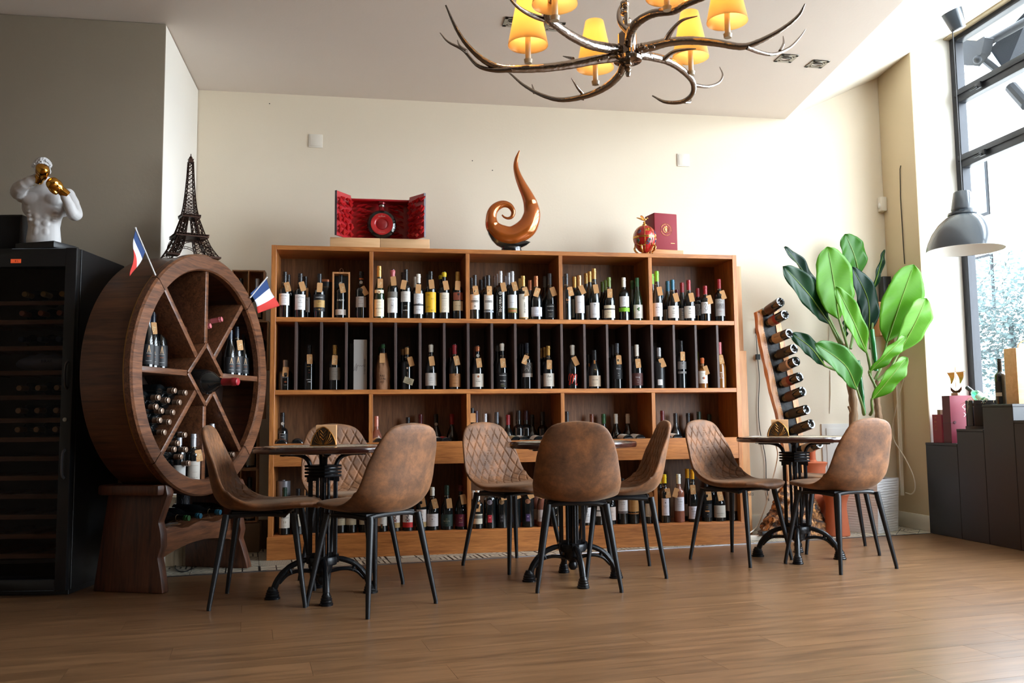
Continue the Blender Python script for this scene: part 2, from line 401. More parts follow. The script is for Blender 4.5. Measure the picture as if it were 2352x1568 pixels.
# ================================================================ the wine shelf
SX0, SX1, SD, ST, SDEP = -.5835, 2.6583, 5.9105, 2.0384, .345
Z1, Z2, Z3, TH = 1.5613, 1.0842, .1524, .030
M_sh = wood('cherry_veneer', (140, 80, 38), (206, 134, 70), 'X', 2.2, .42, .08, coat=.15)
M_shz = wood('cherry_veneer_upright', (140, 80, 38), (206, 134, 70), 'Z', 2.2, .42, .08, coat=.15)
M_in = wood('walnut_back', (84, 56, 38), (136, 96, 64), 'Z', 2.4, .5, .08)
M_dk = wood('dark_divider', (56, 42, 40), (92, 72, 66), 'Z', 1.2, .5, .08)
shelf = empty('wine_shelf', (SX0, SD, 0), 0, 'long cherry-wood wine shelf of four rows standing before the back wall', 'shelf')
SWD = SX1-SX0
MB().box(0, .032, 0, SDEP, .0, ST).build('side_panel', M_shz, shelf, bevel=.0015, seg=1)
MB().box(SWD-.032, SWD, 0, SDEP, .0, ST).build('side_panel', M_shz, shelf, bevel=.0015, seg=1)
MB().box(.032, SWD-.032, 0, SDEP, ST-TH, ST-.001).build('top_board', M_sh, shelf, bevel=.0015, seg=1)
for z in (Z1, Z2, .62):
    MB().box(.032, SWD-.032, .001, SDEP-.012, z-TH, z).build('shelf_board', M_sh, shelf, bevel=.0015, seg=1)
MB().box(.032, SWD-.032, .004, SDEP-.012, Z3-TH, Z3).build('bottom_board', M_sh, shelf, bevel=.0015, seg=1)
MB().box(-.004, SWD+.004, -.012, .012, 0, Z3-.008).build('plinth', M_sh, shelf, bevel=.0015, seg=1)
for k in range(5):
    a = .032 if k == 0 else k*SWD/5+.013; b = SWD-.032 if k == 4 else (k+1)*SWD/5-.013
    MB().box(a, b, .002, .022, .606, .737).build('rail', M_sh, shelf, bevel=.0015, seg=1)
MB().box(.01, SWD-.01, SDEP-.012, SDEP, .05, ST-.01).build('back_panel', M_in, shelf)
MB().box(.033, SWD-.033, SDEP-.015, SDEP-.0125, Z2+.001, Z1-TH-.001).build('back_panel', M_dk, shelf)
for k in range(1, 5):
    x = k*SWD/5
    for z0, z1 in ((Z1, ST-TH), (.62, Z2-TH), (Z3, .62-TH)):
        MB().box(x-.013, x+.013, .002, SDEP-.012, z0+.0005, z1-.0005).build('divider', M_shz, shelf, bevel=.001, seg=1)
for k in range(1, 20):
    x = k*SWD/20
    MB().box(x-.0085, x+.0085, .003, SDEP-.015, Z2+.0005, Z1-TH-.0005).build('divider', M_dk, shelf, bevel=.001, seg=1)
# ================================================================ bottles
M_gk = mat('dark_bottle_glass', (.006, .008, .009), .06, spec=.6, coat=.4)
M_gg = mat('green_bottle_glass', (.012, .03, .014), .07, spec=.6, coat=.4)
M_gr = mat('rose_wine_glass', (.55, .20, .13), .05, trans=.55, coat=.3)
M_ga = mat('amber_wine_glass', (.42, .16, .035), .05, trans=.5, coat=.3)
M_gb = mat('matte_black_bottle', (.012, .013, .015), .4)
GL = dict(k=M_gk, g=M_gg, r=M_gr, a=M_ga, b=M_gb)
CAPC = dict(black=(22, 22, 26), gold=(196, 152, 78), silver=(176, 178, 184), white=(237, 233, 222), red=(158, 34, 44), darkred=(96, 20, 30), pink=(196, 104, 110), green=(36, 92, 48),
            lime=(126, 204, 44), teal=(22, 96, 124), copper=(190, 112, 70), yellow=(228, 196, 30), navy=(30, 40, 58), grey=(92, 96, 102), olive=(98, 118, 44), purple=(60, 22, 42), amber=(226, 158, 26),
            tan=(196, 150, 96), orange=(214, 108, 50), rose=(206, 140, 124), brown=(112, 64, 46), taupe=(150, 126, 108), greenblack=(24, 50, 36))
def capmat(c):
    metal = c in ('gold', 'silver', 'copper', 'rose', 'tan', 'grey', 'amber', 'taupe')
    return mat('capsule_'+c, CAPC[c], .33 if metal else .42, .45 if metal else 0, coat=.2)
def pm(c): return mat('print_%02x%02x%02x' % c, c, .55)
PROF = dict(
    bord=(.0372, [(0, .006), (.9, .0), (1, .012), (1, .60), (.97, .64), (.80, .675), (.52, .705), (.40, .74), (.375, .80), (.365, 1)]),
    burg=(.041, [(0, .006), (.9, .0), (1, .012), (1, .42), (.97, .47), (.86, .54), (.66, .61), (.47, .67), (.38, .72), (.345, .80), (.335, 1)]),
    slim=(.0365, [(0, .006), (.9, .0), (1, .012), (1, .36), (.96, .44), (.84, .53), (.66, .62), (.50, .70), (.42, .77), (.38, .85), (.37, 1)]),
    port=(.0385, [(0, .006), (.9, .0), (1, .012), (1, .57), (.985, .61), (.84, .655), (.55, .68), (.40, .70), (.41, .76), (.37, .84), (.36, 1)]),
    cham=(.0455, [(0, .006), (.9, .0), (1, .012), (1, .40), (.97, .46), (.84, .54), (.62, .62), (.43, .70), (.36, .76), (.34, .83), (.36, 1)]),
    fat=(.043, [(0, .006), (.9, .0), (1, .015), (1, .50), (.97, .56), (.82, .62), (.5, .66), (.34, .69), (.33, .80), (.33, 1)]))
_BM = {}
def bottle_meshes(ty, h, cap, glass, wax, clen):
    k = (ty, round(h*100), cap, glass, wax, clen)
    if k in _BM: return _BM[k]
    h = round(h*100)/100
    r, pf = PROF[ty]
    g = MB().lathe([(q*r, z*h) for q, z in pf], 22).build('glass_body', GL[glass])
    rn = pf[-1][0]*r+.0012; c0 = 1-clen
    if wax: pc = [(rn, c0*h), (rn+.0012, (c0+.02)*h), (rn+.0005, .90*h), (rn+.0025, .93*h), (rn+.0028, .97*h), (rn*.8, .995*h), (0, 1.002*h)]
    else: pc = [(rn+.0003, c0*h), (rn, .90*h), (rn, .925*h), (rn+.0014, .93*h), (rn+.0014, .955*h), (rn, .96*h), (rn, 1.0*h), (rn-.0015, 1.004*h), (0, 1.004*h)]
    c = MB().lathe(pc, 18, cap=False).build('capsule', capmat(cap))
    _BM[k] = (g.data, c.data)
    for o in (g, c): bpy.data.objects.remove(o)
    return _BM[k]
K_ = (34, 30, 30); Wh = (240, 240, 240); Cr = (240, 233, 205); Gd = (190, 150, 84)
M_kraft = mat('kraft_tag', (206, 156, 104), .7, noise_amt=.08, noise_scale=40)
M_ink = mat('white_ink', (232, 214, 170), .5); M_twine = mat('twine', (168, 136, 96), .8)
_tm = {}
def tag_mesh():
    if 'm' not in _tm:
        poly = [(-.018, -.029), (-.016, -.032), (.016, -.032), (.018, -.029), (.018, .029), (.014, .033), (-.014, .033), (-.018, .029)]
        o = MB().prism(poly, -.0006, .0006, Matrix.Rotation(PI/2, 4, 'X')).lathe([(.0015, -.0008), (.0028, -.0008), (.0028, .0008), (.0015, .0008)], 8, rotm(PI/2, 0, 0, (0, 0, .026))).build('price_tag', M_kraft, smooth=False)
        _tm['m'] = o.data; bpy.data.objects.remove(o)
    return _tm['m']
def ink_mesh(s):
    if s not in _tm:
        o = MB().text(s, .021, Matrix.Rotation(-1.1, 4, 'Y'), wmax=.052, cz=0).build('handwriting', M_ink, smooth=False); _tm[s] = o.data; bpy.data.objects.remove(o)
    return _tm[s]
def add_tag(root, r, h, dx=.02, tilt=10, zf=.66, price='', yaw=0, nr=.016):
    M_z = zf*h; y = -(r*.62+.012)
    t = link('price_tag', tag_mesh(), root, (dx, y, M_z), (math.radians(-6), math.radians(tilt), math.radians(yaw)))
    if price: link('handwriting', ink_mesh(price), t, (0, -.0012, -.004))
    a = Vector((0, 0, .027)); R = t.rotation_euler.to_matrix()
    inv = R.inverted(); top = Vector((dx, y, M_z))+R @ a; L = lambda p: inv @ (Vector(p)-Vector((dx, y, M_z)))
    zr = M_z+.052 if M_z+.052 < .76*h else .76*h
    s = MB(); s.tube([L((nr*1.05*math.cos(q), nr*1.05*math.sin(q), zr)) for q in [i*PI/5 for i in range(10)]], .0008, 4, closed=True)
    s.tube([L((.004, -nr*1.05, zr)), L(top)], .0007, 4).tube([L((-.006, -nr*1.05, zr)), L((-.016, -nr-.012, zr-.002))], .0007, 4)
    s.build('string', M_twine, t)
def label_mesh(items, r, h):
    lb, lt = MB(), MB(); lm, tm = [], []
    def mi(lst, c):
        if c not in lst: lst.append(c)
        return lst.index(c)
    lay = 0
    for it in items:
        lay += 1; rr_ = r+.0005+.00022*lay
        if it[0] == 'p':
            _, z0, z1, ha, c = it; n = 14
            vs = []; 
            for j, z in enumerate((z0, z1)):
                for i in range(n+1):
                    a = -ha+2*ha*i/n; vs.append((rr_*math.sin(a), -rr_*math.cos(a), z*h))
            lb.add(vs, [(i, i+1, n+2+i, n+1+i) for i in range(n)], mi=mi(lm, c))
        elif it[0] == 'o':
            _, zc, ra, c = it[:4]; cx = it[4] if len(it) > 4 else 0; n = 20; vs = [(rr_*math.sin(cx/rr_), -rr_*math.cos(cx/rr_), zc*h)]
            for i in range(n):
                a = 2*PI*i/n; x = cx+ra*math.cos(a); vs.append((rr_*math.sin(x/rr_), -rr_*math.cos(x/rr_), zc*h+ra*math.sin(a)))
            lt.add(vs, [(0, 1+i, 1+(i+1) % n) for i in range(n)], mi=mi(tm, c))
        elif it[0] in 'tv':
            _, s, zc, size, c = it[:5]; wm = it[5] if len(it) > 5 else r*1.9; cx = it[6] if len(it) > 6 else 0
            vs, fs = text_data(s); k = size
            w = max(v[0] for v in vs)-min(v[0] for v in vs)
            if it[0] == 't':
                kx = k*min(1, wm/(w*k)); P = [(rr_*math.sin((x*kx+cx)/rr_), -rr_*math.cos((x*kx+cx)/rr_), y*k+zc*h) for x, y in vs]
            else:
                P = [(rr_*math.sin((-y*k+cx)/rr_), -rr_*math.cos((-y*k+cx)/rr_), x*k+zc*h) for x, y in vs]
            lt.add(P, fs, mi=mi(tm, c))
        elif it[0] == 'z':      # free polyline print: points (x, zfrac), width
            _, pts, wd, c = it[:4]
            pts = [(pts[k_][0]+(pts[k_+1][0]-pts[k_][0])*j_/n_, pts[k_][1]+(pts[k_+1][1]-pts[k_][1])*j_/n_) for k_ in range(len(pts)-1) for n_ in [max(1, int(abs(pts[k_+1][0]-pts[k_][0])/.005))] for j_ in range(n_)]+[pts[-1]]
            for i in range(len(pts)-1):
                (x0, q0), (x1, q1) = pts[i], pts[i+1]; z0_, z1_ = q0*h, q1*h
                d = Vector((x1-x0, z1_-z0_)); 
                if d.length < 1e-6: continue
                d.normalize(); nx, nz = -d.y*wd/2, d.x*wd/2
                q = [(x0+nx-d.x*wd*.3, z0_+nz-d.y*wd*.3), (x0-nx-d.x*wd*.3, z0_-nz-d.y*wd*.3), (x1-nx+d.x*wd*.3, z1_-nz+d.y*wd*.3), (x1+nx+d.x*wd*.3, z1_+nz+d.y*wd*.3)]
                lt.add([((rr_+.0001*i % .0004)*math.sin(x/rr_), -(rr_+.0001*i % .0004)*math.cos(x/rr_), z) for x, z in q], [(0, 1, 2, 3)], mi=mi(tm, c))
    return lb, [pm(c) for c in lm], lt, [pm(c) for c in tm]
ALLB = []
def bottle(px, py, z, Y, ty='bord', cap='black', lab=None, tg=None, glass='k', wax=False, h=None, d='dark wine bottle', grp='', clen=.24, rz=None, extra=None, r=None, X=None):
    p = atY(px, py if py else 1110, Y)
    if h is None: h = p.z-z if py else .30
    h = max(.2, min(.37, h)); h = round(h*100)/100
    x = p.x if X is None else X
    if rz is None: rz = -.6*math.atan2(x, Y)+random.uniform(-.10, .10)
    root = empty('wine_bottle', (x, Y, z+.0004), rz, d, 'bottle', grp)
    g, c = bottle_meshes(ty, h, cap, glass, wax, clen)
    link('glass_body', g, root); link('capsule', c, root)
    r0 = PROF[ty][0]
    if r: 
        root.scale = (r/r0, r/r0, 1)
    if lab:
        lb, lm, lt, tm = label_mesh(lab, r0, h)
        if lb.v:
            o = lb.build('label', lm, root, ang=60)
            if lt.v: lt.build('lettering', tm, o, smooth=False)
        elif lt.v: lt.build('printed_label', tm, root, smooth=False)
    if extra: extra(root, r0, h)
    if tg is not None: add_tag(root, r0, h, **tg)
    ALLB.append(root); return root
def T(dx=.02, tilt=10, zf=.66, price='', yaw=0): return dict(dx=dx, tilt=tilt, zf=zf, price=price, yaw=yaw)
def white(z0, z1, name, zt=None, size=.010, sub=3, bg=Wh, ink=K_, ha=1.0, wm=.055):
    it = [('p', z0, z1, ha, bg), ('t', name, zt or z1-.06, size, ink, wm)]
    zz = (zt or z1-.06)-.055
    for k in range(sub):
        if zz-k*.04 < z0+.02: break
        it.append(('z', [(-.014+.003*(k % 2), zz-k*.04), (.014-.004*(k % 2), zz-k*.04)], .0013, tuple(min(255, c+90) for c in ink) if sum(ink) < 200 else ink))
    return it
YF, YB, YC = SD+.075, SD+.195, SD+.275
R1, R2 = 'bottles on the top row of the wine shelf', 'bottles in the narrow cells of the middle row'
# ---------------- top row
def top(px, py, **k): k.setdefault('grp', R1); return bottle(px, py, Z1, k.pop('Y', YF), **k)
def seal(root, r, h): MB().lathe([(0, -.001), (.011, -.001), (.011, 0)], 14, rotm(PI/2, 0, 0, (0, -r*.43, .77*h))).build('neck_seal', pm((190, 186, 176)), root, smooth=False)
def seal_o(root, r, h): seal(root, r, h); MB().lathe([(r*.40, .83*h), (r*.40, .86*h)], 16, cap=False).build('neck_band', pm((206, 104, 48)), root)
top(654, 625, ty='port', lab=white(.27, .52, "CHURCHILL'S", .47, .010), tg=T(.022, -14, .66, '33€'), d='black-capped port with white label, first on the top shelf')
top(662, 633, ty='port', Y=YB, d='black-capped bottle hidden behind the first bottle of the top shelf')
top(690, 628, ty='port', lab=[('p', .18, .52, 1, Wh), ('t', 'COTTAS', .455, .016, K_, .058), ('t', '10', .385, .012, K_), ('t', 'YEARS OLD', .34, .006, K_, .04), ('z', [(-.015, .25), (.015, .25)], .0012, (120, 120, 120))], tg=T(.014, -16, .70, ''), d='port with white label numbered 10, second on the top shelf')
top(701, 636, ty='port', Y=YB, lab=white(.18, .52, 'COTTAS', .455, .014), tg=T(.008, 0, .62), d='white-labelled port standing behind the port numbered 10')
top(734, 629, ty='port', lab=[('p', .15, .53, 1.2, (20, 20, 22)), ('p', .24, .40, 1.1, (196, 158, 92)), ('t', "MARTHA'S", .46, .011, Wh, .056), ('t', '20', .365, .020, K_), ('t', 'YEARS OLD', .29, .006, K_, .04), ('o', .19, .005, Gd), ('z', [(-.016, .19), (-.008, .19)], .002, Gd), ('z', [(.008, .19), (.016, .19)], .002, Gd)], tg=T(.002, 3, .68), d='port with black label and gold band numbered 20, top shelf')
top(783, 628, ty='port', Y=YF+.02, lab=[('p', .08, .20, 1.1, (209, 199, 192)), ('t', 'DALVA', .40, .016, (240, 237, 228), .06), ('t', '20', .14, .010, (150, 110, 60))], tg=T(.012, -12, .66, '55€'), extra=seal, d='port with silver base label inside the open wooden gift frame')
top(830, 623, ty='port', lab=[('p', .235, .46, 1.05, (188, 178, 172)), ('t', 'NOVAL', .42, .010, K_), ('t', '10', .35, .012, (170, 120, 100)), ('t', 'SANTA CLARA', .31, .005, K_, .04)], tg=T(.024, -32, .58), extra=seal_o, d='port with round neck seal and orange band beside the gift frame')
top(871, 610, ty='slim', cap='gold', glass='g', lab=[('p', .04, .36, 1.05, Cr), ('t', 'QUINTA DE', .31, .006, (120, 60, 40), .045), ('t', 'BACALHOA', .19, .010, K_, .06), ('z', [(-.018, .25), (.018, .25)], .001, (130, 90, 60)), ('z', [(-.014, .12), (.014, .12)], .001, (130, 90, 60)), ('p', .48, .54, .9, Cr), ('o', .49, .010, (206, 190, 150)), ('o', .50, .004, (150, 50, 40))], tg=T(.007, 0, .66, '14€'), d='gold-capped slim green bottle with ornate cream label and neck shield')
top(902, 618, cap='pink', wax=True, clen=.15, lab=[('p', .12, .42, 1.05, Wh), ('p', .43, .54, 1.05, (120, 116, 110)), ('t', 'IMPURA', .37, .007, K_), ('t', 'N', .26, .018, (80, 80, 90)), ('z', [(-.008, .31), (.008, .31), (.008, .21), (-.008, .21), (-.008, .31)], .0008, (110, 110, 120))], tg=T(.008, -6, .75), d='pink wax-capped bottle with grey and white label, top shelf')
top(926, 626, cap='black', Y=YB, d='black-capped bottle behind the half white half black labelled one')
top(932, 619, cap='black', lab=[('p', .34, .55, 1, (220, 216, 211)), ('t', 'QUATRO', .48, .008, (150, 146, 140)), ('t', 'VENTOS', .43, .006, (150, 146, 140)), ('t', '2018', .26, .008, (150, 150, 150)), ('t', 'RESERVA', .17, .008, Wh)], tg=T(-.012, 10, .68), d='black-capped bottle with small white label above printed black glass')
top(954, 635, cap='white', Y=YB, d='white-capped bottle behind the white-capped one on the top shelf')
top(961, 629, cap='white', clen=.2, lab=[('p', .11, .56, 1, (231, 233, 237)), ('p', .29, .33, 1, (70, 70, 74)), ('t', 'QUATRO', .50, .007, (130, 130, 130)), ('t', 'VENTOS', .45, .006, (130, 130, 130)), ('t', 'A.T.A.', .2, .012, (110, 110, 120)), ('z', [(-.018, .33), (-.004, .325), (.008, .345), (.018, .34)], .002, (70, 70, 74))], tg=T(-.001, 2, .66), d='white-capped bottle with tall white label crossed by a dark band')
top(984, 630, cap='black', Y=YB, d='black-capped bottle behind the yellow-labelled bottle')
top(989, 623, cap='black', clen=.17, lab=[('p', .14, .56, 1.35, (232, 180, 24)), ('t', 'BA', .50, .015, K_, .05, -.014), ('t', 'GO', .42, .015, K_, .05, .014), ('t', 'DO', .32, .006, K_), ('t', 'DU', .25, .015, K_, .05, -.014), ('t', 'RO', .18, .015, K_, .05, .014)], tg=T(.008, -6, .72), d='bottle wrapped in a bright yellow label with black letters')
top(1013, 632, cap='yellow', Y=YB, wax=True, clen=.1, d='yellow-topped bottle behind the yellow wax-capped bottle')
top(1020, 624, cap='yellow', wax=True, clen=.11, lab=[('p', .14, .55, 1, (226, 218, 201)), ('t', 'VALLE', .48, .009, K_, .05, -.003), ('t', 'DE PASSOS', .43, .008, K_, .045), ('z', [(-.017, .37), (.014, .37)], .001, (110, 100, 90)), ('z', [(-.017, .33), (.016, .33)], .001, (110, 100, 90)), ('z', [(-.017, .29), (.012, .29)], .001, (110, 100, 90)), ('z', [(-.015, .2), (-.008, .22), (0, .195), (.01, .215)], .001, (110, 100, 90))], tg=T(.010, -10, .70), d='yellow wax-capped bottle with tall grey-white label of small text')
top(1051, 625, cap='gold', clen=.19, lab=[('p', .40, .56, 1.1, (170, 92, 70)), ('p', .18, .38, 1.1, (214, 192, 156)), ('o', .52, .008, K_), ('z', [(0, .46), (0, .52)], .003, K_), ('t', 'QUINTA DO MONTE', .44, .004, K_, .045), ('t', 'RIO TORTO', .28, .008, K_, .05)], tg=T(-.004, 4, .70), d='gold-capped bottle with rust and cream label bearing a tree')
# third compartment
etch = [('p', .22, .56, 1, (222, 220, 214)), ('t', 'da Pelada', .46, .008, K_, .05), ('p', .375, .43, .75, (140, 136, 130)), ('z', [(-.012, .40), (-.004, .42), (.004, .395), (.012, .415)], .0016, (80, 78, 76)), ('t', 'DOURO', .34, .003, K_), ('o', .29, .006, K_), ('o', .29, .003, (222, 220, 214))]
top(1082, 637, cap='black', Y=YB, d='black-capped bottle behind the first bottle of the third compartment')
top(1090, 632, cap='black', lab=etch, tg=T(.006, -8, .64, '18€'), d='black-capped bottle with etched landscape label and round black mark')
top(1105, 642, cap='black', Y=YC, d='black-capped bottle deep between the two etched-label bottles'); top(1113, 637, cap='black', Y=YB, d='black-capped bottle just left behind the second etched-label bottle')
top(1121, 632.6, cap='black', lab=etch[:5]+[('t', 'C', .30, .010, (150, 150, 150)), ('p', .16, .20, 1, (150, 158, 166))], tg=T(.004, 0, .64, '50€'), d='black-capped bottle with etched label and pale blue base strip')
top(1138, 634, cap='silver', Y=YC, d='rearmost silver-capped bottle of three, third compartment'); top(1143, 629, cap='silver', Y=YB, d='middle silver-capped bottle of three, third compartment')
top(1149, 623.6, cap='silver', lab=[('v', 'SEQUEIRA', .31, .024, (231, 228, 222)), ('v', 'QUINTA DA', .13, .006, (231, 228, 222), 1, -.012), ('o', .535, .012, (214, 211, 203)), ('o', .535, .009, (20, 20, 22)), ('z', [(-.004, .51), (0, .56), (.004, .51)], .0016, (231, 228, 222))], tg=T(.022, -12, .66), d='silver-capped bottle with large vertical white lettering on dark glass')
top(1162, 633, cap='silver', Y=YC, d='rear silver-capped bottle behind the landscape label'); top(1168, 628, cap='silver', Y=YB, d='silver-capped bottle right behind the landscape label')
top(1176, 624, cap='silver', lab=[('p', .14, .51, 1, (226, 231, 237)), ('p', .14, .24, 1, (120, 118, 60)), ('p', .16, .20, .8, (176, 110, 70)), ('t', 'VALLADO', .35, .008, (110, 90, 80), .05), ('t', 'DOURO', .3, .004, (150, 140, 130))], tg=T(.018, -14, .68, '22€'), d='silver-capped bottle whose pale label shows a green hillside')
top(1195, 639, cap='gold', Y=YB, d='gold-capped bottle behind the vertical white label')
top(1201, 633.5, cap='gold', lab=[('p', .055, .58, 1, (228, 222, 209)), ('p', .03, .055, 1, (180, 140, 70)), ('v', 'SEQUEIRA', .27, .017, K_, 1, .006), ('o', .49, .010, (150, 120, 60)), ('o', .49, .008, (228, 222, 209)), ('z', [(-.003, .465), (0, .515), (.003, .465)], .0014, (60, 50, 40))], tg=T(.014, -15, .63, '16€'), d='gold-capped bottle with tall white label lettered vertically')
top(1217, 643, cap='copper', ty='burg', Y=YB, d='copper-capped bottle behind the low wide white label')
top(1231, 635, cap='copper', ty='burg', lab=[('p', .08, .29, 1.1, (211, 214, 226)), ('t', 'PORTAL DO', .21, .005, K_, .04), ('t', 'FIDALGO', .175, .006, K_, .05), ('p', .10, .11, 1.1, (150, 140, 150))], tg=T(.002, 18, .62, '15€'), d='copper-capped burgundy bottle with low wide white label')
top(1252, 635, cap='grey', ty='burg', Y=YB, d='grey-capped bottle behind the black MACANITA-type label'.replace('MACANITA-type', 'hand-lettered'))
MAC = [('p', .04, .34, 1.15, (14, 14, 16)), ('t', 'MACANITA', .29, .010, Wh, .055), ('t', 'Tinta Roriz', .205, .009, Wh, .05), ('t', 'DOURO', .125, .006, Cr), ('z', [(-.013, .08), (.013, .08)], .0012, Wh)]
top(1263, 629, cap='grey', ty='burg', lab=MAC, tg=T(.022, -18, .60), d='grey-capped burgundy bottle with black label and white script')
# fourth compartment
top(1293, 636, cap='black', Y=YB, d='black-capped bottle behind the orange-lettered bottle')
top(1300, 629, cap='black', lab=[('t', 'EA', .43, .022, (206, 140, 86), .05, .006), ('t', 'ALENTEJO', .37, .004, (206, 140, 86))], tg=T(.026, -12, .61, '9€'), d='black-capped bottle with large orange letters on the glass')
top(1319, 635, cap='gold', Y=YB, lab=[('p', .1, .5, 1, (190, 178, 156))], d='gold-green-capped bottle with beige label, left behind the white label')
top(1330, 631.6, cap='tan', lab=[('p', .16, .54, 1, (228, 228, 233)), ('t', 'ALTO DA SE', .395, .006, K_, .04), ('z', [(-.004, .23), (0, .245), (.005, .23)], .001, K_), ('t', 'DOURO', .20, .003, K_)], tg=T(.018, -24, .67, ), d='tan-capped bottle with plain tall white label')
top(1346, 628, cap='gold', ty='slim', Y=YC, d='rearmost tall gold-capped slim bottle of three'); top(1354, 623, cap='gold', ty='slim', Y=YB, lab=[('p', .04, .33, 1, (203, 203, 201))], d='middle tall gold-capped slim bottle of three')
top(1364, 619, cap='gold', ty='slim', clen=.2, lab=[('p', .05, .34, 1.05, (226, 228, 233)), ('z', [(0, .25), (0, .30)], .002, K_), ('z', [(-.006, .305), (.006, .305)], .003, K_), ('z', [(-.004, .29), (.004, .29)], .0015, K_), ('t', 'TORRE DE PALMA', .12, .006, K_, .045)], tg=T(.010, -8, .60), d='tall gold-capped slim bottle with low white tower label')
top(1384, 648, cap='olive', ty='burg', Y=YC, d='rearmost olive-capped bottle of three'); top(1391, 644, cap='olive', ty='burg', Y=YB, lab=[('p', .1, .3, 1, (190, 184, 166))], d='middle olive-capped bottle of three')
top(1398, 638.7, cap='olive', ty='burg', clen=.22, lab=[('p', .06, .35, 1.15, (231, 220, 192)), ('p', .245, .275, 1.15, K_), ('z', [(-.036, .28), (-.02, .255), (0, .25), (.02, .255), (.036, .28)], .003, K_), ('t', 'Tiago Cabaco', .19, .006, K_, .05), ('z', [(-.03, .06), (-.028, .12)], .003, K_)], tg=T(.004, 0, .62, '12€'), d='olive-capped bottle with cream label crossed by a black curve')
top(1432, 637.8, cap='white', clen=.22, lab=[('p', .32, .56, 1.05, (231, 231, 235)), ('p', .21, .30, 1.4, (126, 190, 40)), ('t', 'III', .50, .008, K_), ('t', 'QUINTA DO', .42, .004, K_), ('t', 'PINTO BRANCO', .38, .004, K_, .045)], tg=None, d='white-capped bottle with white label above a lime green band')
top(1452, 645, cap='green', ty='slim', Y=YB, glass='g', d='green-capped slim bottle behind the clover-label bottle')
top(1463, 640, cap='green', ty='slim', glass='g', lab=[('p', .06, .37, 1.05, (228, 228, 220)), ('o', .27, .007, (40, 84, 40), -.006), ('o', .29, .006, (52, 110, 50), .002), ('o', .245, .006, (52, 110, 50), .001), ('z', [(.001, .21), (-.002, .27)], .0015, (60, 60, 30)), ('t', 'FOLHA DA', .15, .006, K_, .04), ('t', 'GRACA', .11, .008, K_, .035)], tg=None, d='green-capped slim bottle with leafy plant on its white label')
# fifth compartment
top(1497, 630, cap='lime', ty='slim', Y=YB, d='lime-green-capped bottle behind the front lime-green-capped one')
top(1508, 624.5, cap='lime', ty='slim', lab=[('p', .09, .36, 1.1, (218, 218, 224)), ('t', 'QUINTAS DE', .32, .004, K_), ('t', 'BEYRA', .27, .011, K_, .05), ('z', [(-.012, .22), (.012, .22)], .001, K_), ('t', 'RESERVA', .17, .004, K_)], tg=T(.016, -8, .59), d='lime-green-capped slim bottle with white label, fifth compartment')
top(1518, 653, cap='teal', ty='burg', Y=YC, h=.26, d='teal-capped bottle deep behind the lime-capped bottle'); top(1533, 647, cap='teal', ty='burg', Y=YB, lab=[('p', .06, .32, 1, (203, 203, 203))], d='teal-capped bottle left behind the front teal-capped one')
MRT = lambda: [('p', .075, .365, 1.12, (226, 222, 214)), ('o', .30, .006, (60, 80, 110)), ('o', .30, .003, (226, 222, 214)), ('t', 'MARIA', .23, .007, K_), ('t', 'TERESA', .185, .008, K_), ('z', [(-.012, .12), (.014, .12)], .001, (130, 130, 130))]
top(1544, 643, cap='teal', ty='burg', lab=MRT(), tg=T(.020, -14, .56), d='front teal-capped bottle with white label, fifth compartment')
top(1554, 653, cap='darkred', ty='burg', Y=YC, h=.26, d='dark-red-capped bottle deep between teal and rose caps'); top(1566, 648.6, cap='red', ty='burg', Y=YB, lab=MRT(), d='rose-red-capped bottle left behind the front rose-red one')
top(1581, 643.4, cap='red', ty='burg', lab=MRT(), tg=T(.014, -9, .57), d='front rose-red-capped bottle with white label, fifth compartment')
SW = [('p', .22, .54, 1.05, (150, 150, 150)), ('z', [(-.016, .45), (-.01, .50), (.0, .47), (-.006, .40), (-.014, .36), (-.004, .30), (.008, .34), (.004, .40), (.014, .42)], .0026, (84, 84, 88)), ('z', [(-.015, .27), (.015, .27)], .001, (84, 84, 88))]
top(1602, 657, cap='red', Y=YB, lab=SW, d='red-capped bottle left behind the swirl-label bottle', h=.26)
top(1619, 653, cap='red', lab=[('p', .22, .54, 1.05, (218, 218, 220))]+SW[1:], h=.265, tg=T(.024, -14, .60), d='red-capped bottle with grey swirls on its white label', rz=-.2)
top(1651, 642.7, cap='red', clen=.22, lab=[('p', .13, .53, 1.1, (168, 166, 166)), ('z', [(-.016, .46), (-.006, .5), (.004, .46), (.014, .49)], .0018, (80, 80, 84)), ('p', .30, .42, .8, (130, 128, 128)), ('z', [(-.014, .34), (-.004, .40), (.006, .35), (.014, .39)], .002, (70, 70, 74)), ('t', 'BARBEITO', .24, .006, (150, 50, 50), .04)], tg=T(.020, -16, .62), d='slim red-capped bottle with etched grey label, last on the top shelf')
# gift frame around one bottle, black tube
p0 = atY(783.5, 728, YF+.02)
gf = empty('gift_box', (p0.x, YF+.02, Z1+.0004), 0, 'open wooden gift frame with leather loop holding a port bottle', 'gift box')
w_, h_, d_ = .058, .312, .05
M_gf = wood('pine_frame', (176, 116, 70), (214, 156, 104), 'Z', 1, .5, .05)
for x0, x1, z0, z1, nm in ((-w_, -w_+.011, 0, h_, 'post'), (w_-.011, w_, 0, h_, 'post')):
    for y0 in (-d_, d_-.011): MB().box(x0, x1, y0, y0+.011, z0, z1).build(nm, M_gf, gf, bevel=.0008, seg=1)
MB().box(-w_+.011, w_-.011, -d_, -d_+.011, 0, .0003).build('base', M_gf, gf)
MB().box(-w_+.011, w_-.011, -d_, d_, h_-.012, h_).build('lid', M_gf, gf, bevel=.0008, seg=1)
MB().box(-w_+.011, w_-.011, d_-.005, d_-.001, .001, h_-.013).build('back', mat('black_card', (20, 18, 18), .6), gf)
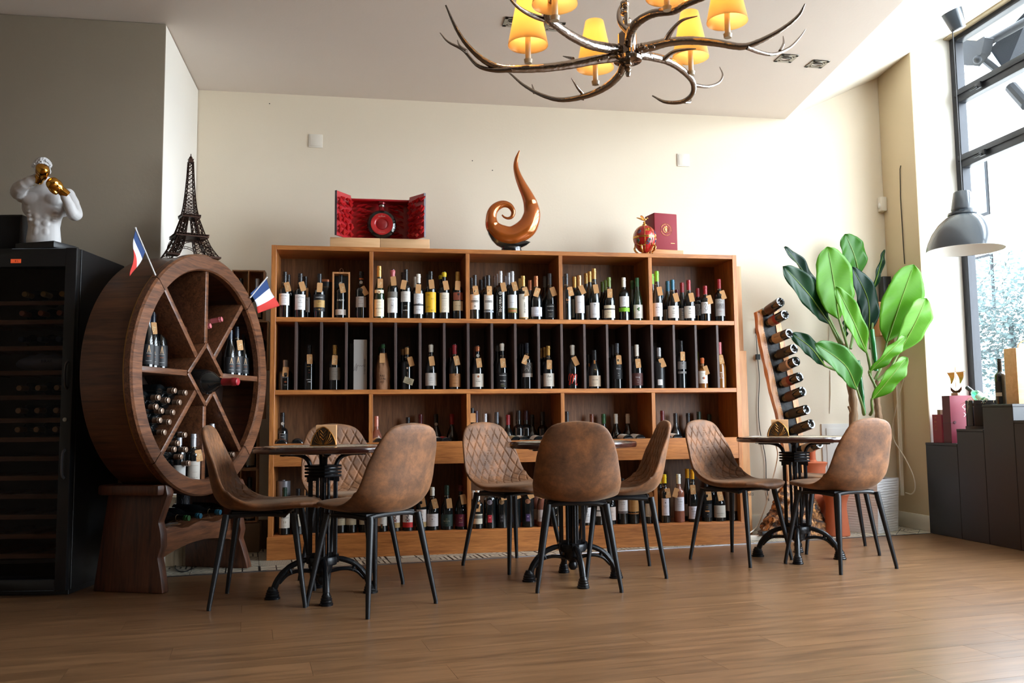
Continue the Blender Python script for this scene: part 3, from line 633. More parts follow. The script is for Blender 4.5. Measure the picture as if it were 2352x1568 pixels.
MB().tube(spline([(-.010, 0, h_), (-.011, 0, h_+.022), (0, 0, h_+.032), (.011, 0, h_+.022), (.010, 0, h_)], 12), .008, 6, flat=.25).build('leather_loop', mat('leather_loop', (132, 84, 58), .5), gf)
p0 = atY(748, 640, YB)
tb = empty('gift_tube', (p0.x, YB, Z1+.0004), 0, 'black cylindrical gift tube with gold rim behind the black-labelled port', 'gift tube')
MB().lathe([(0, 0), (.047, 0), (.047, .275), (0, .275)], 28).build('tube_body', M_gb, tb); MB().lathe([(.048, .262), (.0485, .270), (.048, .278), (.044, .28), (0, .28)], 28, cap=False).build('tube_lid', capmat('copper'), tb)
MB().text('MARTHA\'S', .011, wrap=.0478, cx=.012, cz=.225).build('lettering', pm((150, 110, 60)), tb, smooth=False)
# ---------------- middle row, one cell each
YM = SD+.085
def mid(px, py, **k): k.setdefault('grp', R2); return bottle(px, py, Z2, k.pop('Y', YM), **k)
mid(656, 828, ty='fat', cap='silver', lab=[('t', 'VALLADO', .42, .009, (170, 170, 176)), ('t', '40', .27, .016, (216, 96, 40)), ('t', 'TAWNY', .17, .006, (203, 203, 209))], tg=T(0, 4, .60), d='short stout silver-capped bottle in the first middle cell', r=.046)
mid(711, 794, ty='port', lab=[('t', 'BARROS', .52, .009, Gd), ('t', 'B', .44, .010, Gd), ('z', [(-.006, .385), (.006, .385)], .0014, (190, 60, 40)), ('t', 'VINTAGE', .23, .009, Wh, .045), ('t', '1983', .18, .012, Wh)], tg=T(.002, -2, .68, '110€'), d='black port with white printed vintage year, second middle cell')
mid(769, 792, ty='port', cap='gold', lab=[('p', .22, .50, 1.1, (140, 132, 122)), ('t', 'VISTA ALEGRE', .41, .006, K_, .055), ('t', 'V.A.R.', .34, .006, K_), ('z', [(-.03, .30), (.03, .30)], .0008, K_), ('t', 'VINTAGE PORT', .265, .004, K_, .04)], tg=T(-.002, 4, .66, '65€'), d='gold-capped port with grey-brown label, third middle cell')
# tall grey box
p0 = atY(828, 895, YM)
bx = empty('wine_box', (p0.x, YM, Z2+.0004), -.06, 'tall light grey wine box with black script in the fourth middle cell', 'box')
MB().box(-.044, .044, -.04, .04, 0, .335).build('carton', mat('grey_carton', (176, 172, 168), .55), bx, bevel=.001, seg=1)
ql = MB().text('DONA ANTONIA', .017, rotm(0, -PI/2, 0, (.029, -.0406, .155)), wmax=.10)
ql.tube([(-.043, -.0405, .125), (-.034, -.0405, .15), (-.024, -.0405, .175), (-.02, -.0405, .15), (-.026, -.0405, .125), (-.034, -.0405, .13), (-.02, -.0405, .16), (-.012, -.0405, .165), (-.006, -.0405, .155), (0, -.0405, .163), (.008, -.0405, .156), (.018, -.0405, .162), (.03, -.0405, .158)], .0009, 4)
ql.build('lettering', pm((60, 56, 54)), bx, smooth=False)
bx2 = empty('dark_wine_box', (p0.x-.045, SD+.20, Z2+.0004), 0, 'dark wine box standing behind the light grey box', 'box')
MB().box(-.03, .03, -.03, .03, 0, .32).build('carton', M_gb, bx2, bevel=.001, seg=1); MB().box(-.031, .031, -.031, .031, .316, .322).build('carton_lid', M_gb, bx2, bevel=.0006, seg=1)
# paper-wrapped pair
M_paper = mat('brown_wrapping_paper', (172, 128, 96), .75, noise_amt=.15, noise_scale=14, bump=.9)
def wrapped(root, r, h):
    def f(u, v):
        a = 2*PI*u; z = v*.80; rr2 = interp([0, .42, .58, .70, .80], [r+.004, r+.004, r*.86, r*.55, r*.5], z)
        rr2 += .0035*noise.noise(Vector((math.cos(a)*2.2, math.sin(a)*2.2, z*9)))+.0016*math.sin(a*7+z*20)*(z > .45)
        return (rr2*math.cos(a), rr2*math.sin(a), z*h+.0006)
    q = MB().grid(f, 40, 34, True).build('paper_wrap', M_paper, root)
    t = MB(); 
    for s_, zz in (('RAS', .30), ('CUN', .235), ('HO', .17)): t.text(s_, .019, wrap=r+.0085, cx=-.008, cz=zz*h)
    t.build('lettering', pm(K_), q, smooth=False)
mid(875, 796, ty='burg', cap='green', wax=True, clen=.05, Y=SD+.2, extra=wrapped, d='rear green-capped bottle wrapped in brown paper')
mid(880.5, 791, ty='burg', cap='green', wax=True, clen=.06, extra=wrapped, tg=T(-.008, 2, .68), d='front green-capped bottle wrapped in brown lettered paper')
def parchment(root, r, h):
    o = MB().box(-.034, .034, -.0006, .0006, -.021, .021, rotm(0, .35, -.35, (.008, -r-.012, .20*h))).build('parchment_label', pm((206, 196, 166)), root, smooth=False)
    t = MB()
    for k, s_ in enumerate(('VINHO', 'DE TALHA', 'ALENTEJO')): t.text(s_, .010, rotm(0, .35, -.35, (.008, -r-.013, .20*h)) @ Matrix.Translation((.003, 0, .011-.011*k)))
    t.build('lettering', pm(K_), o, smooth=False)
    MB().tube([(0, -r*.5, .5*h), (.0, -r*.9, .45*h), (.004, -r-.01, .28*h)], .001, 4).lathe([(0, 0), (.006, .002), (0, .004)], 10, rotm(PI/2, 0, 0, (0, -r*.95, .5*h))).build('string', pm((190, 150, 120)), root)
mid(935-9, 801, ty='port', cap='tan', wax=True, Y=SD+.21, clen=.16, d='tan wax-capped bottle behind the parchment-tagged one')
mid(935, 797, ty='port', cap='tan', wax=True, clen=.18, extra=parchment, tg=T(.024, -16, .65), d='tan wax-capped bottle with a parchment label hung on string')
mid(990, 791, ty='burg', cap='white', wax=True, clen=.18, lab=[('p', .085, .36, 1.2, (218, 214, 209)), ('t', 'ARS', .25, .011, (140, 150, 160)), ('t', 'BRANCO', .2, .007, (140, 150, 160)), ('z', [(-.01, .15), (.012, .15)], .001, (150, 150, 150))], tg=T(.004, -8, .62), d='white wax-capped burgundy bottle with off-white label, seventh middle cell')
mid(1035, 797, ty='burg', cap='darkred', wax=True, Y=SD+.21, d='dark-red wax-capped bottle behind the tan-label bottle')
mid(1044, 791, ty='burg', cap='red', wax=True, clen=.22, lab=[('p', .055, .345, 1.2, (176, 124, 78)), ('t', 'QUINTA DO MONTE', .27, .005, K_, .055), ('o', .32, .006, (90, 60, 40)), ('z', [(-.02, .2), (.02, .2)], .001, (90, 60, 40)), ('t', 'RESERVA', .13, .008, (90, 60, 40))], tg=T(.010, -12, .63, '67€'), d='dark-red wax-capped burgundy bottle with tan paper label')
mid(1090, 799, ty='burg', cap='brown', Y=SD+.21, d='brown-capped bottle behind the copper-capped white label')
mid(1097, 793, ty='burg', cap='copper', wax=True, clen=.13, extra=seal, lab=[('p', .055, .355, 1.15, (228, 220, 207)), ('o', .29, .008, (160, 96, 60)), ('t', 'QUINTA DO', .225, .005, K_), ('t', 'ROMEU', .18, .010, K_, .045)], tg=T(.006, -7, .60, '12€'), d='copper-capped burgundy bottle with white label and round emblem')
mid(1143, 790, ty='burg', cap='grey', Y=SD+.2, wax=True, clen=.16, d='grey wax-capped bottle behind the black script label')
mid(1153, 787, ty='burg', cap='white', wax=True, clen=.17, lab=[('p', .03, .35, 1.25, (16, 16, 18)), ('t', 'MACANITA', .295, .010, Wh, .055), ('t', 'Os Olgas', .18, .011, Wh, .05), ('z', [(-.016, .11), (.010, .11)], .0012, Cr), ('z', [(-.016, .07), (.015, .07)], .0014, (170, 180, 80))], tg=T(.002, -4, .56, '55€'), d='white wax-capped burgundy bottle with black script label')
mid(1195, 791, cap='navy', Y=SD+.285, d='rearmost navy-capped bottle of three'); mid(1201.5, 790, cap='navy', Y=SD+.2, d='middle navy-capped bottle of three')
mid(1210.5, 787, cap='navy', clen=.22, lab=[('p', .26, .34, 1.2, (211, 207, 203)), ('p', .34, .57, 1.2, (88, 86, 84)), ('z', [(-.03, .56), (-.02, .48), (-.026, .40), (-.008, .46), (.004, .38), (.012, .5), (.03, .42)], .0018, (203, 201, 196)), ('z', [(-.024, .42), (-.01, .54), (.006, .5), (.02, .56), (.03, .5)], .0016, (160, 158, 156)), ('t', 'COLINAS', .30, .006, (120, 120, 120), .05)], tg=T(-.018, 22, .63, '48€'), d='navy-capped bottle with crumpled silver and white label')
mid(1243.5, 802, cap='gold', Y=SD+.285, h=.30, d='rearmost gold-capped bottle of three'); mid(1251, 798, cap='gold', Y=SD+.2, lab=[('p', .06, .34, 1, (180, 176, 170))], d='middle gold-capped bottle of three')
mid(1259, 794, ty='burg', cap='gold', clen=.22, lab=[('p', .06, .36, 1.15, (226, 220, 209)), ('z', [(-.012, .27), (-.006, .31), (0, .27), (.008, .30), (.012, .27)], .0026, (110, 104, 90)), ('t', 'Quinta da Neve', .205, .006, K_, .05), ('t', 'GRANDE RESERVA', .16, .003, K_), ('t', 'DOURO', .11, .004, K_)], tg=T(.002, 1, .56, '65€'), d='gold-capped burgundy bottle with white house label, twelfth middle cell')
mid(1314.6, 791, ty='burg', cap='white', wax=True, clen=.235, lab=[('z', [(-.034, .19), (-.030, .30), (-.020, .34), (-.014, .24), (-.022, .09), (-.030, .10), (-.02, .2), (-.004, .33), (.004, .30), (0, .18), (-.006, .12), (.004, .2), (.018, .33), (.028, .31), (.024, .2), (.02, .1), (.028, .08), (.034, .12)], .006, (206, 52, 34)), ('z', [(.004, .17), (.01, .24), (.016, .20)], .004, Wh)], tg=T(.020, -24, .62), d='white wax-capped bottle painted with a red brush scribble')
def medal(root, r, h):
    MB().box(-.005, .005, -r*.55, -r*.5, .5*h, .74*h).build('ribbon', pm((204, 132, 66)), root, smooth=False)
    MB().lathe([(0, -.002), (.009, -.002), (.011, 0), (.009, .002), (0, .002)], 18, rotm(PI/2, 0, 0, (.002, -r*.78-.004, .47*h))).build('medal', capmat('gold'), root)
mid(1352, 812, ty='cham', Y=SD+.2, extra=medal, h=.25, d='short dark bottle with ribbon and medal standing behind its twin')
mid(1365, 804, ty='cham', clen=.26, extra=medal, lab=[('p', .06, .34, 1.1, (208, 190, 168)), ('t', 'HACHE', .23, .013, K_, .06), ('z', [(-.02, .14), (.02, .14)], .0008, K_), ('t', 'DOURO', .11, .004, K_)], d='short sparkling bottle with orange ribbon, gold medal and cream label')
mid(1401, 795, cap='grey', Y=SD+.285, h=.31, d='rearmost grey-capped bottle of three'); mid(1408.5, 791, cap='grey', Y=SD+.2, d='middle grey-capped bottle of three')
BLQ = lambda c, z0, z1: [('p', z0, z1, 1.2, c), ('t', 'bloq', z1-.09, .016, (214, 214, 214), .045), ('t', "'16", z0+.12, .010, (214, 214, 214)), ('z', [(-.006, z0+.07), (.008, z0+.07)], .001, (214, 214, 214))]
mid(1417, 788, cap='grey', clen=.21, lab=BLQ((36, 40, 44), .21, .53), tg=T(.006, -2, .63, '31€'), d='grey-capped bottle with charcoal label and pale lettering')
mid(1453, 796, cap='grey', Y=SD+.2, ty='burg', lab=[('p', .08, .3, 1, (50, 40, 40))], d='grey-capped bottle behind the maroon square label')
mid(1462, 792.6, ty='burg', cap='white', clen=.26, lab=BLQ((84, 48, 44), .07, .35), tg=T(.006, -5, .57, '53€'), d='white-capped burgundy bottle with maroon square label')
p0 = atY(1503, 800, SD+.2); tb = empty('gift_tube', (p0.x, SD+.21, Z2+.0004), 0, 'grey metallic gift tube behind the all-black bottle', 'gift tube'); MB().lathe([(0, 0), (.045, 0), (.045, .33), (0, .33)], 28).build('tube_body', mat('grey_tube', (60, 64, 70), .35, .4), tb); MB().lathe([(.0455, .31), (.0462, .32), (.0455, .333), (0, .334)], 28, cap=False).build('tube_lid', M_gb, tb)
mid(1513, 797.7, ty='port', cap='silver', glass='b', clen=.23, r=.0405, lab=[('p', .08, .22, .42, (220, 220, 220)), ('t', 'TINTO', .15, .004, (150, 150, 150))], tg=T(.018, -19, .62), d='silver-capped matte black bottle with tiny square white label')
mid(1564, 784.8, cap='black', ty='bord', r=.033, lab=[('p', .40, .56, 1.2, (128, 126, 126)), ('p', .31, .355, 1.2, (128, 126, 126)), ('o', .52, .007, (90, 90, 90)), ('t', 'LEGADO', .45, .006, K_)], tg=T(.004, 1, .67, '200€'), d='slender black bottle with two grey label bands in a dark box', h=.335)
p0 = atY(1550, 790, SD+.2); bx2 = empty('dark_wine_box', (p0.x-.01, SD+.22, Z2+.0004), 0, 'dark presentation box behind the slender black bottle', 'box'); MB().box(-.04, .04, -.04, .04, 0, .36).build('carton', mat('dark_carton', (30, 30, 34), .5), bx2, bevel=.001, seg=1); MB().text('LEGADO', .011, rotm(0, 0, 0, (0, -.0406, .24))).build('lettering', pm((80, 80, 84)), bx2, smooth=False)
mid(1601, 810, ty='bord', cap='olive', Y=SD+.2, glass='a', h=.27, r=.03, lab=[('p', .15, .5, 1, (190, 180, 160))], d='slim bottle with olive-gold cap behind the small amber one')
mid(1612.7, 822, ty='fat', cap='orange', wax=True, clen=.19, glass='a', r=.037, lab=[('p', .16, .56, 1.0, (226, 222, 214)), ('t', 'MOSCATEL', .47, .006, K_), ('o', .33, .009, (206, 106, 50), .004), ('o', .33, .006, (90, 100, 110), -.004), ('t', 'SETUBAL', .21, .004, K_)], tg=T(.026, -20, .58), d='small amber dessert wine bottle with orange wax cap')
mid(1651.6, 785, ty='cham', cap='pink', clen=.26, glass='a', r=.042, lab=[('t', 'TORRE DE PALMA', .22, .006, (237, 237, 237), .06), ('z', [(0, .24), (0, .34)], .0016, (237, 237, 237)), ('z', [(-.008, .34), (.008, .34)], .0026, (237, 237, 237))], tg=T(.006, -10, .62, '50€'), d='pink-capped rose wine bottle with white tower print, last middle cell')
# ---------------- third row: standing behind the rail, others lying at the front
R3, R4, R3L = 'bottles standing in the third row behind the rail', 'bottles standing on the bottom row of the shelf', 'bottles lying along the front of the third row'
def row3(px, py, cap, d, ty='burg', **k): return bottle(px, py, .62, SD+.27, ty=ty, cap=cap, d=d, grp=R3, h=max(.26, min(.34, atY(px, py, SD+.27).z-.62)), **k)
row3(649, 947, 'black', 'port with round neck seal standing at the left end of the third row', 'port', extra=seal, lab=[('p', .38, .56, .9, (24, 24, 26)), ('z', [(-.018, .56), (.018, .56), (.018, .38), (-.018, .38), (-.018, .56)], .001, Wh), ('t', 'PORTO', .50, .007, Wh), ('t', 'CA', .43, .011, Wh, .03, .006)])
row3(865, 956, 'rose', 'rose wine bottle with pink metallic cap beside the left divider', glass='r'); row3(937, 960, 'black', 'black-capped bottle mostly hidden by the front right chair of the left table'); row3(966, 952, 'darkred', 'dark-red-capped bottle just above the back of the left table chair')
row3(1001.6, 950.7, 'black', 'black-capped burgundy bottle right of the leather-like chair back', extra=seal); row3(1038, 949.6, 'red', 'red-capped dark burgundy bottle at the right of the second bay')
row3(1084, 936, 'black', 'tall black-capped bottle touching the divider of the third bay', 'bord', tg=T(.004, 0, .80)); row3(1093.6, 944, 'purple', 'purple-capped bottle with white neck ring at the third bay left', 'bord'); row3(1114, 948.5, 'silver', 'silver-capped bottle peeping over the quilted chair', 'bord')
row3(1141, 948, 'grey', 'blue-grey-capped bottle peeping over the quilted chair', 'bord'); row3(1166.6, 953, 'red', 'bright red-capped burgundy bottle right above the quilted chair')
row3(1191, 943, 'black', 'bottle with beige label, left of the white square label, third bay', 'port', lab=[('p', .12, .34, 1, (150, 140, 124))]); row3(1208, 942, 'purple', 'purple-capped bottle with white label holding a dark square', 'port', lab=[('p', .08, .36, 1.05, (218, 214, 209)), ('p', .2, .30, .35, (70, 60, 66))])
row3(1222, 953, 'black', 'black-capped burgundy bottle in shadow, middle of the third bay'); row3(1246, 947, 'black', 'black bottle with small beige label near the centre chair', 'port', lab=[('p', .22, .45, .8, (150, 142, 124))])
row3(1302, 945, 'black', 'black-capped bottle touching the left divider of the fourth bay', 'bord'); row3(1359, 951.5, 'brown', 'brown-capped bottle peeping over the centre chair back'); row3(1386, 950.5, 'green', 'green-capped bottle peeping over the centre chair back')
row3(1414, 950, 'white', 'white-capped burgundy bottle just right of the centre chair back'); row3(1441.5, 949.6, 'white', 'second white-capped burgundy bottle right of the centre chair'); row3(1521, 943, 'darkred', 'dark-red-capped bottle at the left of the last bay', 'bord')
row3(1551, 948, 'black', 'first black-capped burgundy bottle of the last bay'); row3(1580, 948, 'black', 'second black-capped burgundy bottle of the last bay'); row3(1605, 947, 'greenblack', 'dark-green-capped bottle above the right quilted chair'); row3(1629, 950, 'greenblack', 'last dark bottle of the third row in the shade')
M_tray = M_in
MB().box(.034, SWD-.034, .025, .17, .672, .679).build('display_tray', M_sh, shelf)
def lying(px, cap, labc, d, swing=0, ty='burg', z=.722, tilt=0):
    x = atY(px, 1012, SD+.05).x
    root = empty('wine_bottle', (x, SD+.034, z+.012*tilt), 0, d, 'bottle', R3L, rot=(math.radians(-90+3), 0, math.radians(swing*.5)))
    h = .30; g, c = bottle_meshes(ty, h, cap, 'k', False, .22); link('glass_body', g, root); link('capsule', c, root)
    r0 = PROF[ty][0]
    lb, lm, lt, tm = label_mesh([('p', .05, .36, 1.2, labc)], r0, h); o = lb.build('label', lm, root, ang=60)
    return root
for px, cap, lc, d, sw in ((646, 'brown', (84, 56, 44), 'bottle lying at the left end of the rail with brown label', 6), (682, 'black', (26, 26, 28), 'bottle lying with black label beside the left quilted chair', 4), (834, 'tan', (150, 128, 100), 'bottle lying with beige label right of the left quilted chair', 10),
    (870, 'rose', (228, 220, 203), 'bottle lying with white label before the rose bottle', 8), (1008, 'gold', (228, 220, 203), 'bottle lying with white label right of the left table chair', 14), (1025, 'red', (176, 34, 34), 'bottle lying with bright red label in the second bay', 24),
    (1186, 'black', (206, 196, 160), 'bottle lying with cream label behind the middle table top', 16), (1203, 'black', (220, 214, 207), 'bottle lying with white label, second behind the middle table', 22), (1238, 'silver', (231, 220, 207), 'bottle lying with white label behind the middle table inlay', 12), (1262, 'black', (190, 184, 176), 'bottle lying with grey-white label beside the centre chair', 20),
    (1443, 'white', (228, 220, 211), 'bottle lying with white label right of the centre chair', 20), (1471, 'white', (228, 220, 211), 'second bottle lying with white label left of the edge-on chair', 24), (1532, 'darkred', (220, 211, 203), 'bottle lying with white label just right of the edge-on chair', 24), (1556, 'black', (228, 220, 211), 'bottle lying with white label left of the right quilted chair', 16)):
    lying(px, cap, lc, d, sw)
# ---------------- bottom row
YR = SD+.062
def bot(px, py=None, **k): k.setdefault('grp', R4); Y_ = k.pop('Y', YR); return bottle(px, py, Z3, Y_, **k)
bot(654, 1118, cap='greenblack', ty='bord', lab=[('p', .145, .45, 1.05, (222, 214, 201)), ('t', 'MANDELLA', .365, .014, K_, .052), ('t', '10', .27, .022, (110, 84, 40)), ('z', [(-.014, .2), (.014, .2)], .001, (130, 120, 110)), ('z', [(-.012, .18), (.012, .18)], .001, (130, 120, 110))], d='green-black-capped bottle with large white label numbered 10, bottom left')
p0 = atY(651, 1112, SD+.2); tb = empty('gift_tube', (p0.x, SD+.2, Z3+.0004), 0, 'silver gift tube behind the first bottle of the bottom row', 'gift tube'); MB().lathe([(0, 0), (.046, 0), (.046, .335), (0, .335)], 28).build('tube_body', mat('silver_tube', (150, 150, 156), .35, .5), tb); MB().lathe([(0, .342), (.012, .341), (.012, .335)], 14, cap=False).build('tube_lid', capmat('silver'), tb)
bot(685, 1122, cap='black', ty='port', lab=[('p', .18, .45, 1, (196, 186, 170)), ('t', 'COTTAS', .40, .012, K_, .05)], d='black-capped bottle beside the wooden box in the bottom left bay')
p0 = atY(718, 1200, YR); gf2 = empty('bottle_crate', (p0.x, YR+.02, Z3+.0004), 0, 'open upright wooden box with a black carton behind the left table', 'gift box')
for x in (-.052, .046): MB().box(x, x+.006, -.05, .05, 0, .30).build('side', M_gf, gf2, bevel=.0008, seg=1)
MB().box(-.046, .046, -.05, .05, 0, .006).build('bottom', M_gf, gf2); MB().box(-.046, .046, -.05, .05, .294, .30).build('top', M_gf, gf2)
bk = MB().box(-.042, .042, -.04, .04, .0065, .285).build('black_carton', M_gb, gf2); MB().text('COTTAS', .016, rotm(0, 0, 0, (0, -.0406, .17)), wmax=.07).text('VINTAGE', .007, rotm(0, 0, 0, (0, -.0406, .12))).build('lettering', pm(Wh), bk, smooth=False)
BND = [('p', .17, .31, 1.05, (190, 178, 152)), ('p', .31, .40, 1.05, (90, 76, 60)), ('p', .40, .42, 1.05, (190, 178, 152)), ('t', 'QUINTA', .28, .006, K_, .04, .008)]
for px, d in ((757, 'bottle with dark-banded beige label left of the table columns, bottom row'), (782, 'bottle with dark-banded beige label behind the left table column'), (807, 'bottle with dark-banded beige label right of the left table column'), (837, 'bottle with dark-banded beige label under the front right chair')):
    bot(px, ty='bord', lab=BND, cap='black', h=.30, d=d)
bot(878, ty='bord', cap='red', h=.30, lab=[('p', .13, .43, 1.05, (220, 218, 211)), ('t', 'CASA DE', .37, .008, K_), ('t', 'SANTAR', .33, .010, K_, .045), ('z', [(-.02, .28), (.02, .28)], .001, K_), ('z', [(-.01, .24), (.01, .24)], .001, K_), ('p', .08, .17, .2, (30, 80, 50)), ('z', [(0, .09), (0, .16)], .003, (190, 50, 40))], d='white-labelled bottle with small green and red emblem, second bottom bay')
PH = lambda b: [('p', .08, .19, 1.05, b), ('p', .19, .46, 1.05, (226, 218, 214)), ('t', 'NOVEL', .43, .007, (190, 60, 60)), ('t', 'TERRACOTA', .40, .005, (190, 60, 60)), ('z', [(-.008, .20), (-.012, .25), (0, .28), (.012, .25), (.008, .20)], .003, (70, 50, 60)), ('z', [(-.01, .32), (0, .29), (.006, .34), (0, .37)], .004, (40, 34, 46)), ('o', .23, .006, (130, 50, 50))]
bot(907, cap='red', h=.30, lab=PH((176, 146, 96)), d='bottle with gold-based crest label hidden by a chair leg, bottom row'); bot(937, cap='red', h=.30, lab=PH((196, 34, 34)), d='bottle with crest label and bright red base band'); bot(968, cap='gold', h=.30, lab=PH((176, 146, 96)), tg=T(.01, -10, .62), d='bottle with crest label and gold base band, right of the red one')
bot(993, 1117, ty='burg', cap='white', clen=.2, lab=[('p', .095, .385, 1.2, (211, 203, 203)), ('z', [(-.022, .31), (-.01, .33), (0, .335), (.012, .32), (.024, .30)], .0014, (110, 106, 100)), ('o', .26, .004, (120, 116, 110)), ('t', 'CASA DA PASSARELLA', .215, .004, K_, .05), ('t', 'DAO', .18, .003, K_)], tg=T(.018, -15, .62, '11€'), d='white-capped bottle with pale hill-line label, second bottom bay')
bot(1026, 1114, ty='burg', cap='greenblack', wax=False, clen=.21, lab=[('p', .08, .35, 1.2, (30, 52, 46)), ('o', .245, .005, (150, 150, 110)), ('o', .245, .0035, (30, 52, 46)), ('t', 'PRETEXTO', .2, .009, (206, 196, 160), .05), ('t', 'DOC DAO', .16, .004, (206, 196, 160))], tg=T(.018, -6, .60), d='dark-green-capped bottle with dark green label')
bot(1058, 1114, ty='burg', cap='darkred', clen=.14, lab=[('p', .07, .345, 1.2, (104, 26, 54)), ('z', [(-.008, .265), (0, .25), (.008, .28), (.002, .26), (.006, .235)], .003, (206, 150, 90)), ('t', 'APTA', .2, .008, (190, 100, 80)), ('t', 'ALENTEJO', .165, .006, Cr, .04)], tg=T(.018, -10, .68), d='dark-red-capped bottle with maroon swallow label')
bot(1087, 1127, cap='white', Y=SD+.2, d='white-capped bottle deep beside the divider of the third bottom bay'); bot(1097, 1128, cap='white', lab=[('p', .13, .27, 1, (206, 198, 178)), ('p', .27, .36, 1, (96, 92, 84)), ('p', .36, .39, 1, (206, 198, 178)), ('t', 'QUINTA', .24, .006, K_, .04)], tg=T(.0, 0, .58), d='white-capped bottle with dark-banded label, third bottom bay')
def oval(c, sq): return [('o', .56, .0165, c), ('z', [(-.012, .58), (.012, .58)], .001, K_), ('z', [(-.014, .56), (.014, .56)], .001, K_), ('z', [(-.012, .54), (.012, .54)], .001, K_), ('p', .13, .29, .34, sq), ('o', .235, .0055, tuple(min(255, q+70) for q in sq)), ('z', [(-.008, .16), (.008, .16)], .0018, tuple(min(255, q+90) for q in sq))]
for px, c, sq, d, t_ in ((1124.6, (128, 116, 124), (176, 36, 48), 'dark bottle with silver oval medallion and red square', None), (1152, (140, 104, 66), (34, 30, 32), 'dark bottle with bronze oval medallion and black square', T(.012, -10, .70)), (1181, (140, 104, 66), (44, 66, 96), 'dark bottle with bronze oval medallion and blue square', T(.014, -20, .72)), (1212, (150, 96, 66), (66, 48, 88), 'dark bottle with copper oval medallion and purple square', T(.014, -24, .72))):
    bot(px, ty='bord', h=.31, r=.041, lab=oval(c, sq), tg=t_, d=d)
bot(1232, cap='pink', ty='burg', glass='r', Y=SD+.19, h=.30, lab=[('p', .12, .36, 1, (220, 203, 192))], d='rose wine bottle half hidden behind its front twin')
bot(1246, cap='pink', ty='burg', glass='r', h=.31, lab=[('p', .115, .37, 1.1, (220, 209, 209)), ('o', .29, .007, (90, 84, 84)), ('o', .29, .0055, (220, 209, 209)), ('z', [(0, .27), (0, .31)], .003, K_), ('t', 'SEQUEIRA', .19, .012, (110, 90, 90), .06)], tg=T(-.014, 22, .72, '15€'), d='rose wine bottle with white label left of the centre chair legs')
bot(1276, ty='burg', h=.31, lab=[('t', 'V!', .40, .018, Wh), ('z', [(-.008, .50), (0, .52), (.004, .49), (.008, .53)], .003, Wh), ('z', [(0, .24), (.004, .26)], .003, Cr)], d='black bottle with white exclamation print behind the centre chair legs')
bot(1313, h=.31, lab=[('p', .13, .47, 1, (222, 182, 66)), ('z', [(-.016, .42), (.016, .42)], .001, K_), ('z', [(-.016, .38), (.016, .38)], .001, K_), ('t', 'ORIGEM', .18, .008, K_)], d='bottle with yellow label seen between the centre table columns'); bot(1330, Y=SD+.19, h=.30, lab=[('p', .1, .4, 1, (200, 186, 150))], d='bottle with beige label deep between the centre table columns')
bot(1345, h=.30, cap='silver', lab=[('p', .06, .40, 1.05, (222, 224, 228)), ('o', .315, .009, (24, 52, 70), -.002), ('t', 'MONTE DA', .24, .007, K_, .045), ('t', 'RAVASQUEIRA', .205, .007, K_, .052), ('z', [(-.014, .12), (.014, .12)], .001, K_)], d='bottle with white label and dark teal dot under the centre chair')
TW2 = [('p', .20, .31, 1, (214, 211, 211)), ('p', .33, .45, 1, (214, 211, 211)), ('t', 'SOGRAPE', .41, .005, K_)]
bot(1360, Y=SD+.19, h=.30, lab=TW2, d='bottle with split label hidden behind the centre chair leg'); bot(1374, h=.30, lab=TW2, d='bottle with white label split in two bands under the centre chair')
bot(1398, ty='cham', h=.30, lab=[('p', .10, .40, 1.15, (220, 205, 196)), ('t', 'SOBROSO', .29, .010, (110, 90, 84), .06), ('t', 'Cellar Selection', .21, .007, (150, 120, 100), .06)], d='wide dark bottle with cream cone-shaped label right of the centre chair')
bot(1429, h=.31, lab=[('p', .29, .60, 1.05, (220, 218, 220)), ('p', .235, .29, 1.05, (110, 104, 104)), ('t', 'MORGADO', .48, .008, K_, .05), ('t', 'STA CAT', .44, .008, K_, .045), ('z', [(-.02, .33), (.012, .34)], .001, K_)], tg=T(0, 0, .64), d='bottle with high white label between the chair legs, fourth bottom bay')
bot(1453, h=.31, ty='bord', r=.04, lab=[('p', .27, .58, 1.1, (176, 128, 72)), ('p', .215, .245, 1.1, (150, 100, 50)), ('t', 'Carmim', .40, .012, (206, 160, 100), .06)], d='bottle with golden-brown label behind the edge-on chair legs')
bot(1487, h=.31, lab=[('p', .15, .44, .5, (206, 190, 166)), ('t', 'TINTO', .2, .005, K_)], tg=T(.022, -28, .62), d='bottle with narrow cream label beside the last divider, bottom row')
bot(1514.5, 1092, cap='yellow', Y=SD+.19, clen=.19, d='yellow-capped bottle behind the front yellow-capped one')
bot(1525.6, 1091, cap='yellow', clen=.18, lab=[('p', .155, .51, .72, (220, 218, 228)), ('t', 'w', .47, .008, (130, 130, 140)), ('o', .42, .004, K_), ('t', 'Quinta do', .355, .008, K_, .04), ('t', 'Rol', .32, .008, K_), ('z', [(-.012, .2), (.012, .2)], .0014, (150, 140, 150))], tg=T(.018, -7, .62, '18€'), d='yellow-capped bottle with narrow white label, last bottom bay')
ROL = lambda z0, z1: [('p', z0, z1, 1.05, (218, 218, 228)), ('t', 'Q', z1-.045, .017, K_, .05, -.012), ('t', 'UINTA', z1-.045, .006, K_, .05, .008), ('t', 'DO ROL', z1-.095, .012, K_, .035, .006), ('z', [(-.012, z1-.15), (.016, z1-.15)], .0012, (150, 110, 120)), ('z', [(-.01, z1-.19), (.012, z1-.19)], .001, (110, 110, 120))]
bot(1558, 1090, cap='white', clen=.2, glass='r', lab=ROL(.24, .53), tg=T(-.024, 18, .62), d='white-capped rose bottle in the last bottom bay')
bot(1578, 1077, cap='amber', ty='slim', Y=SD+.17, clen=.18, lab=[('p', .08, .32, 1, (203, 203, 209))], d='tall amber-yellow-capped slim bottle behind its twin')
